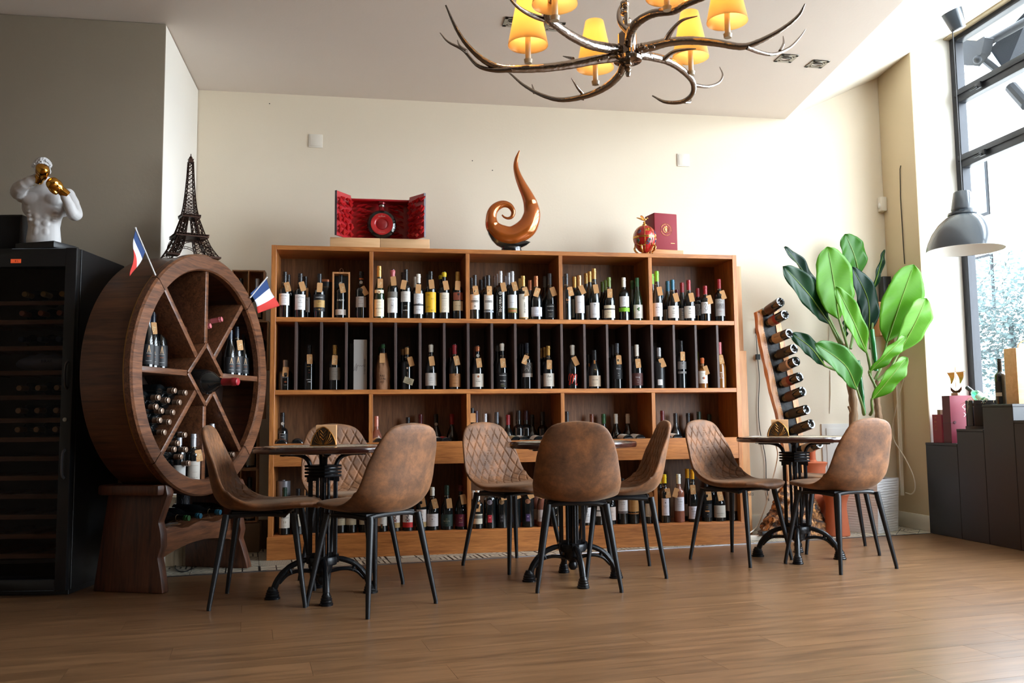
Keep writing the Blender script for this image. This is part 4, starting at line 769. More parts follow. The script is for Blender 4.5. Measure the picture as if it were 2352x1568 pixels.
bot(1589.5, 1078, cap='amber', ty='slim', clen=.18, lab=ROL(.06, .30), tg=T(.0, -3, .62, '11€'), d='front tall amber-yellow-capped slim bottle with white label')
bot(1622, h=.29, lab=[('p', .10, .42, 1.1, (22, 22, 24)), ('t', 'LABEL', .36, .006, Gd), ('t', 'CORVO', .32, .006, Gd), ('p', .235, .265, .4, (200, 140, 84)), ('z', [(0, .17), (.006, .17)], .0016, Wh)], tg=T(.014, -5, .62, '11€'), d='black-labelled bottle with small gold lettering, last bottom bay')
bot(1634, Y=SD+.19, h=.29, lab=[('p', .1, .4, 1, (90, 86, 80))], d='dark bottle deep between black and white labels, last bottom bay')
bot(1650, ty='cham', h=.29, lab=[('p', .09, .38, 1.05, (190, 184, 172)), ('t', 'MORGADO', .19, .010, K_, .055), ('z', [(-.014, .145), (.014, .145)], .0014, K_)], tg=T(.004, -9, .60, '12€'), d='wide sparkling-type bottle with grey-white label, last bottom bay')
bot(1678, h=.33, ty='bord', r=.046, lab=[('p', .20, .70, 1.2, (150, 124, 104)), ('p', .38, .44, .25, (220, 209, 192)), ('p', .30, .36, .2, (170, 150, 130))], d='large bottle with plain taupe label at the right end, bottom row', Y=SD+.09)
# ================================================================ chairs
def suede():
    mt, nt, b = _new('brown_suede'); N = nt.nodes.new; L = nt.links.new
    tc = N('ShaderNodeTexCoord'); oi = N('ShaderNodeObjectInfo'); add = N('ShaderNodeVectorMath'); add.operation = 'ADD'
    cx = N('ShaderNodeCombineXYZ'); mu = N('ShaderNodeMath'); mu.operation = 'MULTIPLY'; mu.inputs[1].default_value = 9
    L(oi.outputs['Random'], mu.inputs[0]); [L(mu.outputs[0], cx.inputs[i]) for i in range(3)]
    L(tc.outputs['Object'], add.inputs[0]); L(cx.outputs[0], add.inputs[1])
    n = N('ShaderNodeTexNoise'); n.inputs['Scale'].default_value = 8; n.inputs['Detail'].default_value = 10; n.inputs['Roughness'].default_value = .74; n.inputs['Distortion'].default_value = .15
    L(add.outputs[0], n.inputs['Vector'])
    rp = N('ShaderNodeValToRGB'); e = rp.color_ramp.elements
    e[0].position = .30; e[0].color = (*lin((68, 47, 34)), 1); e[1].position = .72; e[1].color = (*lin((158, 104, 64)), 1)
    q = e.new(.5); q.color = (*lin((112, 76, 50)), 1)
    L(n.outputs['Fac'], rp.inputs[0]); L(rp.outputs[0], b.inputs['Base Color'])
    n2 = N('ShaderNodeTexNoise'); n2.inputs['Scale'].default_value = 220; L(tc.outputs['Object'], n2.inputs['Vector'])
    bp = N('ShaderNodeBump'); bp.inputs['Strength'].default_value = .15; bp.inputs['Distance'].default_value = .002
    L(n2.outputs['Fac'], bp.inputs['Height']); L(bp.outputs[0], b.inputs['Normal'])
    b.inputs['Roughness'].default_value = .62; b.inputs['Sheen Weight'].default_value = .3; b.inputs['Sheen Roughness'].default_value = .35; b.inputs['Specular IOR Level'].default_value = .35
    b.inputs['Sheen Tint'].default_value = (.72, .52, .36, 1)
    return mt
M_suede = suede(); M_leg = mat('black_powdercoat', (24, 25, 28), .42, .2)
CP = [(.262, .450), (.235, .472), (.15, .474), (.03, .466), (-.09, .464), (-.165, .476), (-.212, .515), (-.236, .585), (-.253, .67), (-.270, .75), (-.287, .83), (-.294, .862)]
_path = spline([(0, a, b) for a, b in CP], 160)
_cum = [0]
for i in range(160): _cum.append(_cum[-1]+(_path[i+1]-_path[i]).length)
CL = _cum[-1]
def _at(v):
    d = v*CL; i = 0
    lo, hi = 0, 160
    while hi-lo > 1:
        md = (lo+hi)//2
        if _cum[md] <= d: lo = md
        else: hi = md
    t = (d-_cum[lo])/(_cum[hi]-_cum[lo]); p = _path[lo].lerp(_path[hi], t)
    tg = (_path[min(hi+1, 160)]-_path[max(lo-1, 0)]).normalized(); return p, tg
WV = [0, .01, .04, .10, .20, .34, .46, .54, .62, .70, .78, .86, .92, .95, .97, .985, .995, 1]
WW = [.03, .085, .14, .185, .212, .224, .228, .230, .227, .219, .208, .191, .169, .152, .133, .105, .065, .02]
TW = [.010, .016, .021, .023, .024, .025, .025, .026, .026, .025, .024, .023, .022, .021, .019, .016, .012, .006]
def chair_shell(nu=250, nv=270):
    mb = MB()
    def fn(u, v):
        v2 = v; v = .5-.5*math.cos(PI*v) if False else v
        p, tg = _at(v); nrm = Vector((0, tg.z, -tg.y))     # seat: up; back: toward the sitter
        if nrm.z < 0 and nrm.y < 0: nrm = -nrm
        nrm = Vector((0, -tg.z, tg.y)) if Vector((0, -tg.z, tg.y)).dot(Vector((0, .55, .83))) > 0 else Vector((0, tg.z, -tg.y))
        w = interp(WV, WW, v); t = interp(WV, TW, v)
        a = 2*PI*u; ca, sa = math.cos(a), math.sin(a)
        x = w*(abs(ca)**.85)*(1 if ca >= 0 else -1)
        s = abs(x)/max(w, 1e-5)
        h = t*(abs(sa)**.75)*(1 if sa >= 0 else -1)
        # bucket: the sides curl up and forward, most where the seat turns into the back
        curl = .050*math.exp(-((v-.52)/.13)**2)+.036*math.exp(-((v-.74)/.17)**2)+.008
        h += curl*(abs(x)/.225)**2.6
        if sa > .12 and .40 < v < .965:
            # quilting on the inner face of the back
            d = (v-.40)*CL
            k1 = (x*1.0+d*.54)/.060; k2 = (-x*1.0+d*.54)/.060
            e = min(abs(k1-round(k1)), abs(k2-round(k2)))*.060*.87
            fade = min(1, (v-.40)/.03)*min(1, (1-s)/.14)*min(1, (.965-v)/.04)
            h -= .0060*fade*math.exp(-(e/.0036)**2)-.0012*fade*math.cos(k1*2*PI)*math.cos(k2*2*PI)*0
        if sa > .3 and abs(v-.405) < .012: h -= .002*(1-abs(v-.405)/.012)
        return p+Vector((x, 0, 0))+nrm*h
    mb.grid(fn, nu, nv, True)
    n = nu; mb.f.append(tuple(range(n))); mb.m.append(0)
    k = len(mb.v); mb.f.append(tuple(range(k-n, k))); mb.m.append(0)
    return mb
shell_mb = chair_shell()
def make_chair(label):
    t = empty('dining_chair', (0, 0, 0), 0, label, 'chair', 'quilted brown suede chairs around the bistro tables')
    shell_mb.build('upholstered_shell', M_suede, t, ang=60)
    u = MB()
    for sy in (-1, 1):
        u.tube(spline([(-.155, .125*sy-.02, .425), (-.08, .135*sy-.02, .438), (.08, .135*sy-.02, .438), (.155, .125*sy-.02, .425)], 8), .011, 8)
    for sx in (-1, 1):
        u.tube(spline([(.15*sx, .13-.02, .427), (.15*sx, 0, .434), (.15*sx, -.145, .427)], 6), .011, 8)
    u.box(-.15, .15, -.14, .10, .436, .446)
    u.build('under_frame', M_leg, t)
    for sx in (-1, 1):
        for yy, yf in ((.15, .215), (-.165, -.225)):
            MB().tube([(.15*sx, yy, .436), (.152*sx, yy+(yf-yy)*.06, .41), (.212*sx, yf, .012), (.212*sx, yf, .0)], [.0165, .0175, .0105, .0105], 14).build('leg', M_leg, t)
    return t
# x, y, heading (direction the sitter faces, degrees from +X)
CH = [(-.46, 4.60, -3, 'brown suede chair seen from the side, leftmost, before the wheel'),
      (-.05, 5.00, -68, 'quilted brown chair facing the camera behind the left bistro table'),
      (.052, 4.37, 130, 'brown suede chair seen from behind on the right of the left table'),
      (.91, 5.33, -60, 'quilted brown chair turned right, between the left and middle tables'),
      (1.135, 4.655, 79, 'brown suede chair with its back straight to the camera, middle table'),
      (1.45, 4.95, 174, 'brown suede chair seen edge-on, right of the middle table'),
      (2.32, 5.235, -60, 'quilted brown chair left of the right table, before the shelf end'),
      (2.77, 4.88, 105, 'brown suede chair seen from behind on the right of the right table'),
      (3.08, 5.46, 160, 'brown chair almost hidden behind the rightmost chair, only its seat shows')]
chair0 = None
for x, y, a, lab in CH:
    if chair0 is None: c = chair0 = make_chair(lab)
    else: c = copy_tree(chair0); c['label'] = lab
    c.location = (x, y, .0005); c.rotation_euler = (0, 0, math.radians(a-90))

# ================================================================ bistro tables
M_iron = mat('black_cast_iron', (16, 18, 22), .32, .35, bump=.15, noise_scale=60)
M_rim = wood('mahogany_rim', (34, 14, 10), (62, 28, 18), 'X', 1, .18, .03, coat=.7)
def mosaic():
    mt, nt, b = _new('mosaic_top'); N = nt.nodes.new; L = nt.links.new
    tc = N('ShaderNodeTexCoord'); v = N('ShaderNodeTexVoronoi'); v.inputs['Scale'].default_value = 70; v.feature = 'DISTANCE_TO_EDGE'
    v2 = N('ShaderNodeTexVoronoi'); v2.inputs['Scale'].default_value = 70
    L(tc.outputs['Object'], v.inputs['Vector']); L(tc.outputs['Object'], v2.inputs['Vector'])
    rp = N('ShaderNodeValToRGB'); rp.color_ramp.elements[0].color = (*lin((120, 104, 84)), 1); rp.color_ramp.elements[1].color = (*lin((226, 214, 188)), 1); rp.color_ramp.elements[1].position = .6
    L(v2.outputs['Color'], rp.inputs[0]); c = N('ShaderNodeMath'); c.operation = 'GREATER_THAN'; c.inputs[1].default_value = .06; L(v.outputs[0], c.inputs[0])
    mx = N('ShaderNodeMix'); mx.data_type = 'RGBA'; mx.inputs[6].default_value = (*lin((70, 56, 44)), 1); L(c.outputs[0], mx.inputs[0]); L(rp.outputs[0], mx.inputs[7]); L(mx.outputs[2], b.inputs['Base Color'])
    b.inputs['Roughness'].default_value = .25; return mt
M_mos = mosaic()
def make_table(label, octo=False, ang=0):
    t = empty('bistro_table', (0, 0, 0), ang, label, 'table', 'black cast-iron bistro tables')
    R, zt = .352, .750
    if octo:
        def ring(r, z, n=8):
            out = []
            for i in range(8):
                for d in (-.10, .10):
                    a = PI/8+i*PI/4+d; out.append((r*1.03*math.cos(a), r*1.03*math.sin(a), z))
            return out
        k = 16; mb = MB(); prof = [(R-.03, zt-.032), (R-.004, zt-.030), (R, zt-.020), (R, zt-.008), (R-.006, zt), (R-.045, zt+.002), (R-.047, zt-.001)]
        vs = []
        for r, z in prof: vs += ring(r, z)
        fs = [(j*k+i, j*k+(i+1) % k, (j+1)*k+(i+1) % k, (j+1)*k+i) for j in range(len(prof)-1) for i in range(k)]
        fs.append(tuple(reversed(range(k))))
        mb.add(vs, fs); mb.build('table_rim', M_rim, t)
        MB().add(ring(R-.0465, zt-.012)+ring(R-.0465, zt+.0005), [tuple(range(16, 32)), tuple(reversed(range(16)))]+[(i, (i+1) % 16, 16+(i+1) % 16, 16+i) for i in range(16)]).build('table_inlay', M_mos, t)
    else:
        MB().lathe([(0, zt-.032), (R-.02, zt-.032), (R-.004, zt-.028), (R, zt-.018), (R-.001, zt-.008), (R-.008, zt), (R-.05, zt+.002), (R-.052, zt-.001), (R-.052, zt-.012)], 64, cap=False).build('table_rim', M_rim, t)
        MB().lathe([(0, zt-.012), (R-.0515, zt-.012), (R-.0515, zt+.0005), (0, zt+.0005)], 64).build('table_inlay', M_mos, t)
    for i in range(4):
        M = Matrix.Rotation(i*PI/2, 4, 'Z')
        # bar with a raised rib, upper arm, lower double strut, ridged foot
        b = MB(); b.box(.052, .068, -.011, .011, .165, .635, M); b.tube([(.068, 0, .165), (.068, 0, .635)], .006, 8, M)
        b.build('column_bar', M_iron, t)
        b = MB(); b.tube([(.028, 0, .165), (.028, 0, .635)], .0085, 8, M).box(.028, .056, -.008, .008, .195, .215, M).box(.028, .056, -.008, .008, .575, .60, M)
        b.build('inner_rod', M_iron, t)
        a = MB(); a.tube(spline([(.058, 0, .60), (.062, 0, .645), (.085, 0, .69), (.135, 0, .710), (.215, 0, .713)], 14), [.017]*3+[.015]*12, 8, M, flat=.75)
        a.box(.12, .235, -.017, .017, .709, .718, M)
        a.lathe([(.0, -.006), (.007, -.006), (.007, 0)], 8, M @ Matrix.Translation((.20, 0, .707))); a.lathe([(.0, -.006), (.007, -.006), (.007, 0)], 8, M @ Matrix.Translation((.17, 0, .707)))
        a.build('top_arm', M_iron, t, bevel=0)
        g = MB(); g.tube(spline([(.04, 0, .185), (.10, 0, .178), (.165, 0, .150), (.215, 0, .095), (.238, 0, .045)], 16), [.013]*4+[.0145]*6+[.017]*7, 10, M)
        g.tube(spline([(.03, 0, .118), (.08, 0, .128), (.13, 0, .128), (.175, 0, .112), (.212, 0, .075)], 12), .0095, 8, M)
        g.tube([(.15, 0, .118), (.165, 0, .150)], .010, 8, M)
        g.lathe([(.0, 0), (.032, 0), (.033, .008), (.028, .013), (.030, .018), (.026, .024), (.028, .030), (.023, .036), (.024, .042), (.019, .050), (.016, .06)], 16, M @ Matrix.Translation((.243, 0, 0)) @ Matrix.Scale(1.18, 4, (1, 0, 0)))
        g.build('foot', M_iron, t)
    c = MB()
    for z in (.600, .617, .634, .650): c.tube([(.078*math.cos(a)*(1.12 if k % 2 == 0 else .93), .078*math.sin(a)*(1.12 if k % 2 == 0 else .93), z) for k, a in enumerate([j*PI/4 for j in range(8)])], .0065, 6, closed=True)
    lc = MB()
    for q, z0, z1 in ((c, .595, .655), (lc, .155, .195)): q.lathe([(0, z0), (.070, z0), (.074, z0+.01), (.074, z1-.01), (.070, z1), (0, z1)], 24)
    for i in range(4): lc.box(.064, .080, -.019, .019, .165, .205, Matrix.Rotation(i*PI/2, 4, 'Z')); c.box(.064, .080, -.012, .012, .57, .60, Matrix.Rotation(i*PI/2, 4, 'Z'))
    c.build('upper_collar', M_iron, t); lc.build('lower_collar', M_iron, t)
    MB().lathe([(0, .052), (.014, .056), (.024, .070), (.026, .082), (.020, .096), (.026, .104), (.045, .116), (.05, .14), (.055, .158), (0, .158)], 20).build('hub_ball', M_iron, t)
    return t
def dirang(a, b): return math.atan2(b.y-a.y, b.x-a.x)
T1 = Vector((-.185, 4.655, 0)); T2 = atZ(1314, 1336); T3 = atZ(1822, 1281)
t1 = make_table('round mahogany-rimmed bistro table at the left, before the shelf', ang=math.radians(-83)); t1.location = (-.188, 4.65, 0)
t2 = make_table('bistro table with angular corners in the middle, behind the centre chair', True, ang=math.radians(-1)); t2.location = (1.148, 4.80, 0)
t3 = make_table('round bistro table at the right, beside the slanted bottle rack', ang=math.radians(242)); t3.location = (2.69, 5.22, 0)

# ---- napkin holders
M_brs = mat('aged_brass', (150, 100, 46), .3, .9); M_brd = mat('dark_brass_plate', (54, 36, 20), .5, .6); M_nap = mat('kraft_napkin', (206, 158, 112), .8)
def napkins(px, py, tz, tp, label, rz):
    p = atZ(px, py, .7525)
    d = ray(px, py); k = (tp.x*d.x+tp.y*d.y)/(d.x*d.x+d.y*d.y); x, y = d.x*k, d.y*k
    o = empty('napkin_holder', (x, y, .7525), rz, label, 'napkin holder', 'brass napkin holders on the tables')
    MB().box(-.066, .066, -.022, .024, 0, .005).build('base', M_brs, o, bevel=.001)
    arch = [(-.062, .005), (-.060, .022), (-.048, .052), (-.028, .078), (0, .096), (.028, .078), (.048, .052), (.060, .022), (.062, .005)]
    sp_ = spline([(a, 0, b) for a, b in arch], 32)
    for y0, nm in ((-.016, 'front_plate'), (.020, 'rear_plate')):
        m = MB(); m.tube([(q.x, y0, q.z) for q in sp_], .0028, 6)
        m.prism([(q.x*.97, q.z*.97+.001) for q in sp_], y0-.0008 if 0 else -(y0)-.0008, -(y0)+.0008, Matrix.Rotation(PI/2, 4, 'X'), mi=1)
        for ang in (-72, -56, -40, -24, 24, 40, 56, 72):
            a = math.radians(ang); L_ = .085 if abs(ang) < 30 else .072 if abs(ang) < 45 else .06
            m.tube(spline([(.012*math.sin(a), y0-.001, .008), (.6*L_*math.sin(a), y0-.002, .008+.55*L_*math.cos(a)), (.86*L_*math.sin(a)*(.9), y0-.001, .010+.96*L_*math.cos(a))], 8), .0020, 5)
        for z in (.030, .046, .062): m.tube([(-.017*(1-(z-.03)*6), y0-.001, z+.018), (0, y0-.002, z), (.017*(1-(z-.03)*6), y0-.001, z+.018)], .0018, 5)
        m.build(nm, [M_brs, M_brd], o)
    n = empty('napkin_stack', (x+.012*math.cos(rz), y+.002+.012*math.sin(rz), .7577), rz, 'stack of kraft paper napkins in the '+label.split(' on ')[0].replace('pointed ', '')+' on '+label.split(' on ')[1], 'napkins', 'napkins in the brass holders')
    for k in range(5): MB().box(-.050+.0006*k, .052+.0006*k, -.010+.0042*k, -.0064+.0042*k, 0, .098+.0008*k).build('napkin', M_nap, n, bevel=.0005, seg=1)
napkins(743, 1021, .752, Vector((-.21, 4.60)), 'pointed brass leaf napkin holder on the left bistro table', -.06)
napkins(1787, 1000, .752, Vector((2.58, 5.20)), 'pointed brass leaf napkin holder on the right bistro table', -.35)
# ================================================================ the barrel display
WO, WAZ, WR, WZ, WD = Vector((-.872, 5.236, 0)), math.radians(67.5), .677, 1.15, .285
WN = Vector((math.sin(WAZ), -math.cos(WAZ), 0)); WT = Vector((math.cos(WAZ), math.sin(WAZ), 0))
def onwheel(px, py, y=0.):
    d = ray(px, py); t = ((WO-CAM).dot(WN)-y)/d.dot(WN); q = CAM+d*t-WO
    return q.dot(WT), q.z
def wloc(x, y, z): return WO+WT*x-WN*y+Vector((0, 0, z))
M_wd = wood('dark_walnut', (56, 32, 20), (132, 84, 54), 'X', 2.2, .40, .3, coat=.15, contrast=1.1)
M_wdy = wood('walnut_drum', (48, 28, 19), (112, 70, 44), 'Y', .9, .42, .2, coat=.12)
M_wdz = wood('dark_walnut_upright', (50, 28, 18), (112, 66, 42), 'Z', 1.2, .45, .25, coat=.1)
M_wdi = wood('dark_walnut_inside', (40, 25, 18), (66, 42, 30), 'Z', .8, .55, .1)
wh = empty('barrel_display', WO, WAZ, 'large round wooden barrel wine display with spokes and a diamond centre, on a slab stand', 'wine display')
Cz = Matrix.Translation((0, 0, WZ)) @ Matrix.Rotation(-PI/2, 4, 'X')      # lathe axis (z) -> local +y
RI = WR-.088
MB().lathe([(WR-.030, .03), (WR-.012, .03), (WR-.008, .04), (WR-.008, WD), (WR-.030, WD), (WR-.030, .03)], 96, Cz @ Matrix.Rotation(0, 4, 'Z'), cap=False).build('barrel_shell', M_wdy, wh)
MB().lathe([(WR-.009, .026), (WR+.001, .026), (WR+.001, .034), (WR-.009, .034)], 96, Cz, cap=False).build('brass_hoop', mat('hoop_gold', (150, 110, 60), .4, .6), wh)
MB().lathe([(0, WD-.014), (WR-.031, WD-.014), (WR-.031, WD-.002), (0, WD-.002)], 64, Cz).build('back_panel', M_wdi, wh)
for k in range(4):
    a0 = PI/4+k*PI/2-PI/2+.002; n = 30
    prof = [(RI, -.008), (RI+.008, -.018), (WR-.006, -.018), (WR+.004, -.008), (WR+.004, .025), (RI, .025), (RI, -.008)]
    MB().lathe(prof, n, Cz, cap=False, a0=a0, a1=a0+PI/2-.007).build('rim_segment', M_wd, wh)
dh, th = .175, .016
for a, r0, nm in ((90, dh+.002, 0), (270, dh+.002, 0), (0, dh+.002, 0), (180, dh+.002, 0), (48, dh*.72, 1), (132, dh*.72, 1), (228, dh*.72, 1), (312, dh*.72, 1)):
    M = Matrix.Translation((0, 0, WZ)) @ Matrix.Rotation(-math.radians(a), 4, 'Y')
    MB().box(r0, RI+.004 if not nm else RI+.004, .0, WD-.016, -th, th, M).build('spoke', M_wd, wh, bevel=.003)
for k in range(4):
    M = Matrix.Translation((0, 0, WZ)) @ Matrix.Rotation(k*PI/2, 4, 'Y')
    p, q = Vector((dh, 0, 0)), Vector((0, 0, dh)); e = (q-p).normalized(); nn = Vector((e.z, 0, -e.x))*.011
    vs = []
    for y in (-.006, WD-.017):
        for s_ in (p+nn*1.0, p-nn*1.0+Vector((-.006, 0, 0)), q-nn*1.0+Vector((0, 0, -.006)), q+nn*1.0): vs.append((s_.x, y, s_.z))
    MB().add(vs, [(0, 1, 2, 3), (7, 6, 5, 4), (0, 4, 5, 1), (1, 5, 6, 2), (2, 6, 7, 3), (3, 7, 4, 0)], M).build('diamond_board', M_wd, wh, bevel=.002)
# stand
def leg(xb, xt, y0, y1, ztop, flip):
    wav = [(-.012, 0), (-.004, .05), (.012, .12), (.028, .18), (.010, .235), (.016, .30), (.035, .36), (.012, .43), (-.010, .50), (.004, ztop)]
    prof = [(y0+w, z) for w, z in wav]+[(y1-.06, ztop), (y1, 0)]
    vs = []
    for sx in (-.03, .03):
        for y, z in prof: vs.append((xb+(xt-xb)*z/ztop+sx, y, z))
    n = len(prof)
    fs = [tuple(range(n)), tuple(reversed(range(n, 2*n)))]+[(i, n+i, n+(i+1) % n, (i+1) % n) for i in range(n)]
    MB().add(vs, fs).build('stand_leg', M_wdz, wh, bevel=.008, seg=2)
leg(-.345, -.315, .0, .40, .555, 0); leg(.455, .36, -.03, .38, .54, 1)
for x0, x1, z in ((-.40, -.25, .50), (.26, .43, .49)): MB().box(x0, x1, .01, .37, z, z+.055, Matrix.Identity(4)).build('cradle_block', M_wdz, wh, bevel=.012)
def arcb(u): return .165+.05*(1-(2*u-1)**2)
pf = [(-.31+.73*i/12, arcb(i/12)+.0) for i in range(13)]+[(.42-.73*i/12, .315+(.012*math.sin(i*1.3))) for i in range(13)]
MB().prism(pf, .04, .30, Matrix.Rotation(PI/2, 4, 'X') @ Matrix.Scale(-1, 4, (0, 0, 1))).build('stretcher_shelf', M_wd, wh, bevel=.006)

# bottles in and on it
GW, GL_, GS = 'bottles standing in the barrel display', 'bottles stacked on their sides in the barrel display', 'bottles lying on the shelf of the barrel stand'
def wb(x, y, z, h, d, cap='black', ty='burg', lab=None, tg=None, grp=GW, rot=None, glass='k', clen=.24, r=None, wax=False):
    k = round(h*100)/100
    root = empty('wine_bottle', wloc(x, y, z+.0005), 0, d, 'bottle', grp, rot=rot or (0, 0, WAZ-.75))
    g, c = bottle_meshes(ty, k, cap, glass, wax, clen); link('glass_body', g, root); link('capsule', c, root); r0 = PROF[ty][0]
    if r: root.scale = (r/r0, r/r0, 1)
    if lab:
        lb, lm, lt, tm = label_mesh(lab, r0, k); o = lb.build('label', lm, root, ang=60)
        if lt.v: lt.build('lettering', tm, o, smooth=False)
    if tg: add_tag(root, r0, k, **tg)
    return root
BK = [('p', .06, .40, 1.25, (34, 35, 38)), ('z', [(-.006, .27), (0, .38), (.006, .27)], .004, (206, 170, 130)), ('z', [(-.012, .25), (.012, .25)], .002, (190, 180, 170)), ('t', 'ALVA', .20, .008, (206, 110, 60)), ('z', [(-.014, .12), (.014, .12)], .0016, (190, 190, 190))]
for i, (px, py, tg_, d) in enumerate(((341, 712, None, 'slim dark bottle half hidden by the barrel rim, upper left wedge'), (352, 716, T(-.004, -4, .70, '22€'), 'dark bottle with price tag in the upper left wedge of the barrel'), (371, 711, None, 'dark bottle with charcoal label, right one in the upper left wedge'))):
    x, z = onwheel(px, py, .10+.03*i); wb(x, .10+.03*i, WZ+th, min(.34, z-WZ-th), d, 'navy', 'slim', BK, tg_)
for i, (px, py, tg_, d) in enumerate(((529, 760, None, 'dark bottle left of three in the upper right wedge of the barrel'), (544.5, 751, T(.010, -6, .62, '27€'), 'dark bottle with price tag in the upper right wedge of the barrel'), (561, 757, None, 'dark bottle at the right end of the upper right wedge'))):
    x, z = onwheel(px, py, .10); wb(x, .10, WZ+th, min(.33, z-WZ-th), d, 'navy', 'slim', BK, tg_)
# leaning rose bottles in the top right wedge
for px, py, px2, py2, d in ((508, 733, 484, 795, 'rose bottle with pink cap leaning in the top right wedge'), (482, 748, 466, 800, 'pink-capped bottle leaning half behind the vertical spoke')):
    x_, z_ = onwheel(px, py, .0); a = Vector((x_, -.005, z_)); b = a+Vector((-.03, .20, -.035))
    d3 = (a-b).normalized(); h = .27; base = a-d3*h
    wd = WT*d3.x-WN*d3.y+Vector((0, 0, d3.z)); q = wd.to_track_quat('Z', 'Y').to_euler()
    root = wb(base.x, base.y, base.z, h, d, 'pink', 'burg', [('p', .1, .42, 3.1, (206, 204, 206))], None, 'pink-capped bottles leaning in the barrel display', rot=q, glass='r')
# big bottle in the diamond
wd = WN.copy(); base = Vector((.0, .165, WZ-.045))
bb = empty('magnum_bottle', wloc(*base), 0, 'large round dark bottle with red cap lying through the diamond centre', 'bottle', rot=wd.to_track_quat('Z', 'Y').to_euler())
MB().lathe([(0, .01), (.05, 0), (.072, .012), (.077, .05), (.077, .14), (.070, .19), (.050, .225), (.028, .25), (.020, .275), (.0195, .37)], 36).build('glass_body', M_gk, bb)
MB().lathe([(.0212, .275), (.0212, .33), (.0235, .335), (.0235, .355), (.0215, .36), (.021, .37), (.016, .374), (0, .374)], 24, cap=False).build('capsule', capmat('red'), bb)
# stacked on their sides: (end px, py)
SB = [(404.5, 897), (429, 902), (367, 913), (389, 919), (415.6, 924), (362, 934), (375, 943.5), (400.6, 947), (370.7, 965), (392, 969), (380.7, 993), (396, 1000.7), (428, 998.7), (412, 1018), (404, 1032), (430, 1032.4), (419, 1049), (437, 1064), (514, 1028.8), (550, 1028), (538.4, 1043.4), (526.6, 1058)]
SD_ = ['topmost stacked bottle, second from the right in the lower left wedge', 'rightmost bottle of the top row stacked in the lower left wedge', 'left bottle of the second row in the lower left wedge', 'middle bottle of the second row in the lower left wedge', 'right bottle of the second row in the lower left wedge',
 'left bottle of the third row in the lower left wedge', 'middle bottle of the third row in the lower left wedge', 'right bottle of the third row in the lower left wedge', 'left bottle of the fourth row in the lower left wedge', 'right bottle of the fourth row in the lower left wedge', 'lowest bottle stacked above the diagonal spoke at the left',
 'leftmost bottle end just below the lower left diagonal spoke', 'topmost bottle end in the bottom left wedge', 'second bottle end down in the bottom left wedge', 'left bottle end beside the rim in the bottom left wedge', 'bottle end left of the price-tagged bottle', 'bottle end low in the bottom left wedge', 'lowest bottle end against the rim, bottom left wedge',
 'bottle end half hidden by the side-on chair, bottom right', 'highest bottle end in the bottom right of the barrel', 'middle bottle end in the bottom right of the barrel', 'lowest bottle end in the bottom right of the barrel']
for (px, py), d in zip(SB, SD_):
    x, z = onwheel(px, py, .008); wb(x, .262, z, .25, d+', capsule outward', 'taupe', 'bord', None, None, GL_, rot=(PI/2, 0, WAZ), clen=.17)
# standing in the bottom wedges
for px, py, yb_, d, tg_, lb_ in ((412, 992, .085, 'silver-capped bottle behind the stacked ends, bottom left wedge', None, [('p', .1, .40, 1.1, (190, 188, 184))]), (445, 995, .042, 'silver-capped bottle with white label and price tag, bottom left wedge', T(.022, -10, .60, '20€'), [('p', .10, .50, 1.1, (200, 194, 184)), ('t', 'Monte Cal', .2, .008, (90, 70, 60), .05), ('z', [(-.02, .42), (.02, .42)], .0012, (150, 110, 80)), ('z', [(-.012, .3), (.012, .3)], .001, (90, 70, 60)), ('z', [(-.012, .14), (.012, .14)], .001, (90, 70, 60))]), (487, 974, .05, 'silver-capped bottle peeping above the side-on chair, bottom right wedge', None, None)):
    x, z = onwheel(px, py, yb_); zb = WZ-math.sqrt(max(0, (WR-.035)**2-min(abs(x)+.03, .5)**2))+.002
    wb(x, yb_, max(zb, z-.33), min(.33, z-zb), d, 'silver', 'bord', lb_, tg_)
# on the stand shelf
for i, (px, py, tg_, d) in enumerate(((437, 1241, T(.0, 0, .70), 'dark bottle with green end and tag, nearest on the barrel stand shelf'), (464, 1236.6, None, 'dark bottle with teal end, second on the barrel stand shelf'), (509, 1227, T(.0, 0, .70), 'dark bottle with teal end and tag, third on the barrel stand shelf'), (552.5, 1219, None, 'dark bottle with teal end beside the far stand leg'))):
    x, z = onwheel(px, py, -.02); r_ = wb(x, .29, .366, .30, d, 'teal' if i else 'green', 'burg', [('p', .1, .42, 1.4, (22, 22, 24)), ('t', 'Dom', .3, .012, (180, 180, 170), .06)], tg_, GS, rot=(PI/2+.02, 0, WAZ), clen=.05)
x, z = onwheel(421, 1140, .26); wb(x, .26, .335, .30, 'dark patterned bottle standing behind the near stand leg', 'black', 'bord', [('p', .02, .8, 3.1, (26, 28, 34))]+[('z', [(-.03+.012*k, .08+.13*(k % 3)), (-.024+.012*k, .14+.13*(k % 3)), (-.03+.012*k, .2+.13*(k % 3))], .0014, (150, 156, 170)) for k in range(6)], None, 'bottle on the barrel stand')

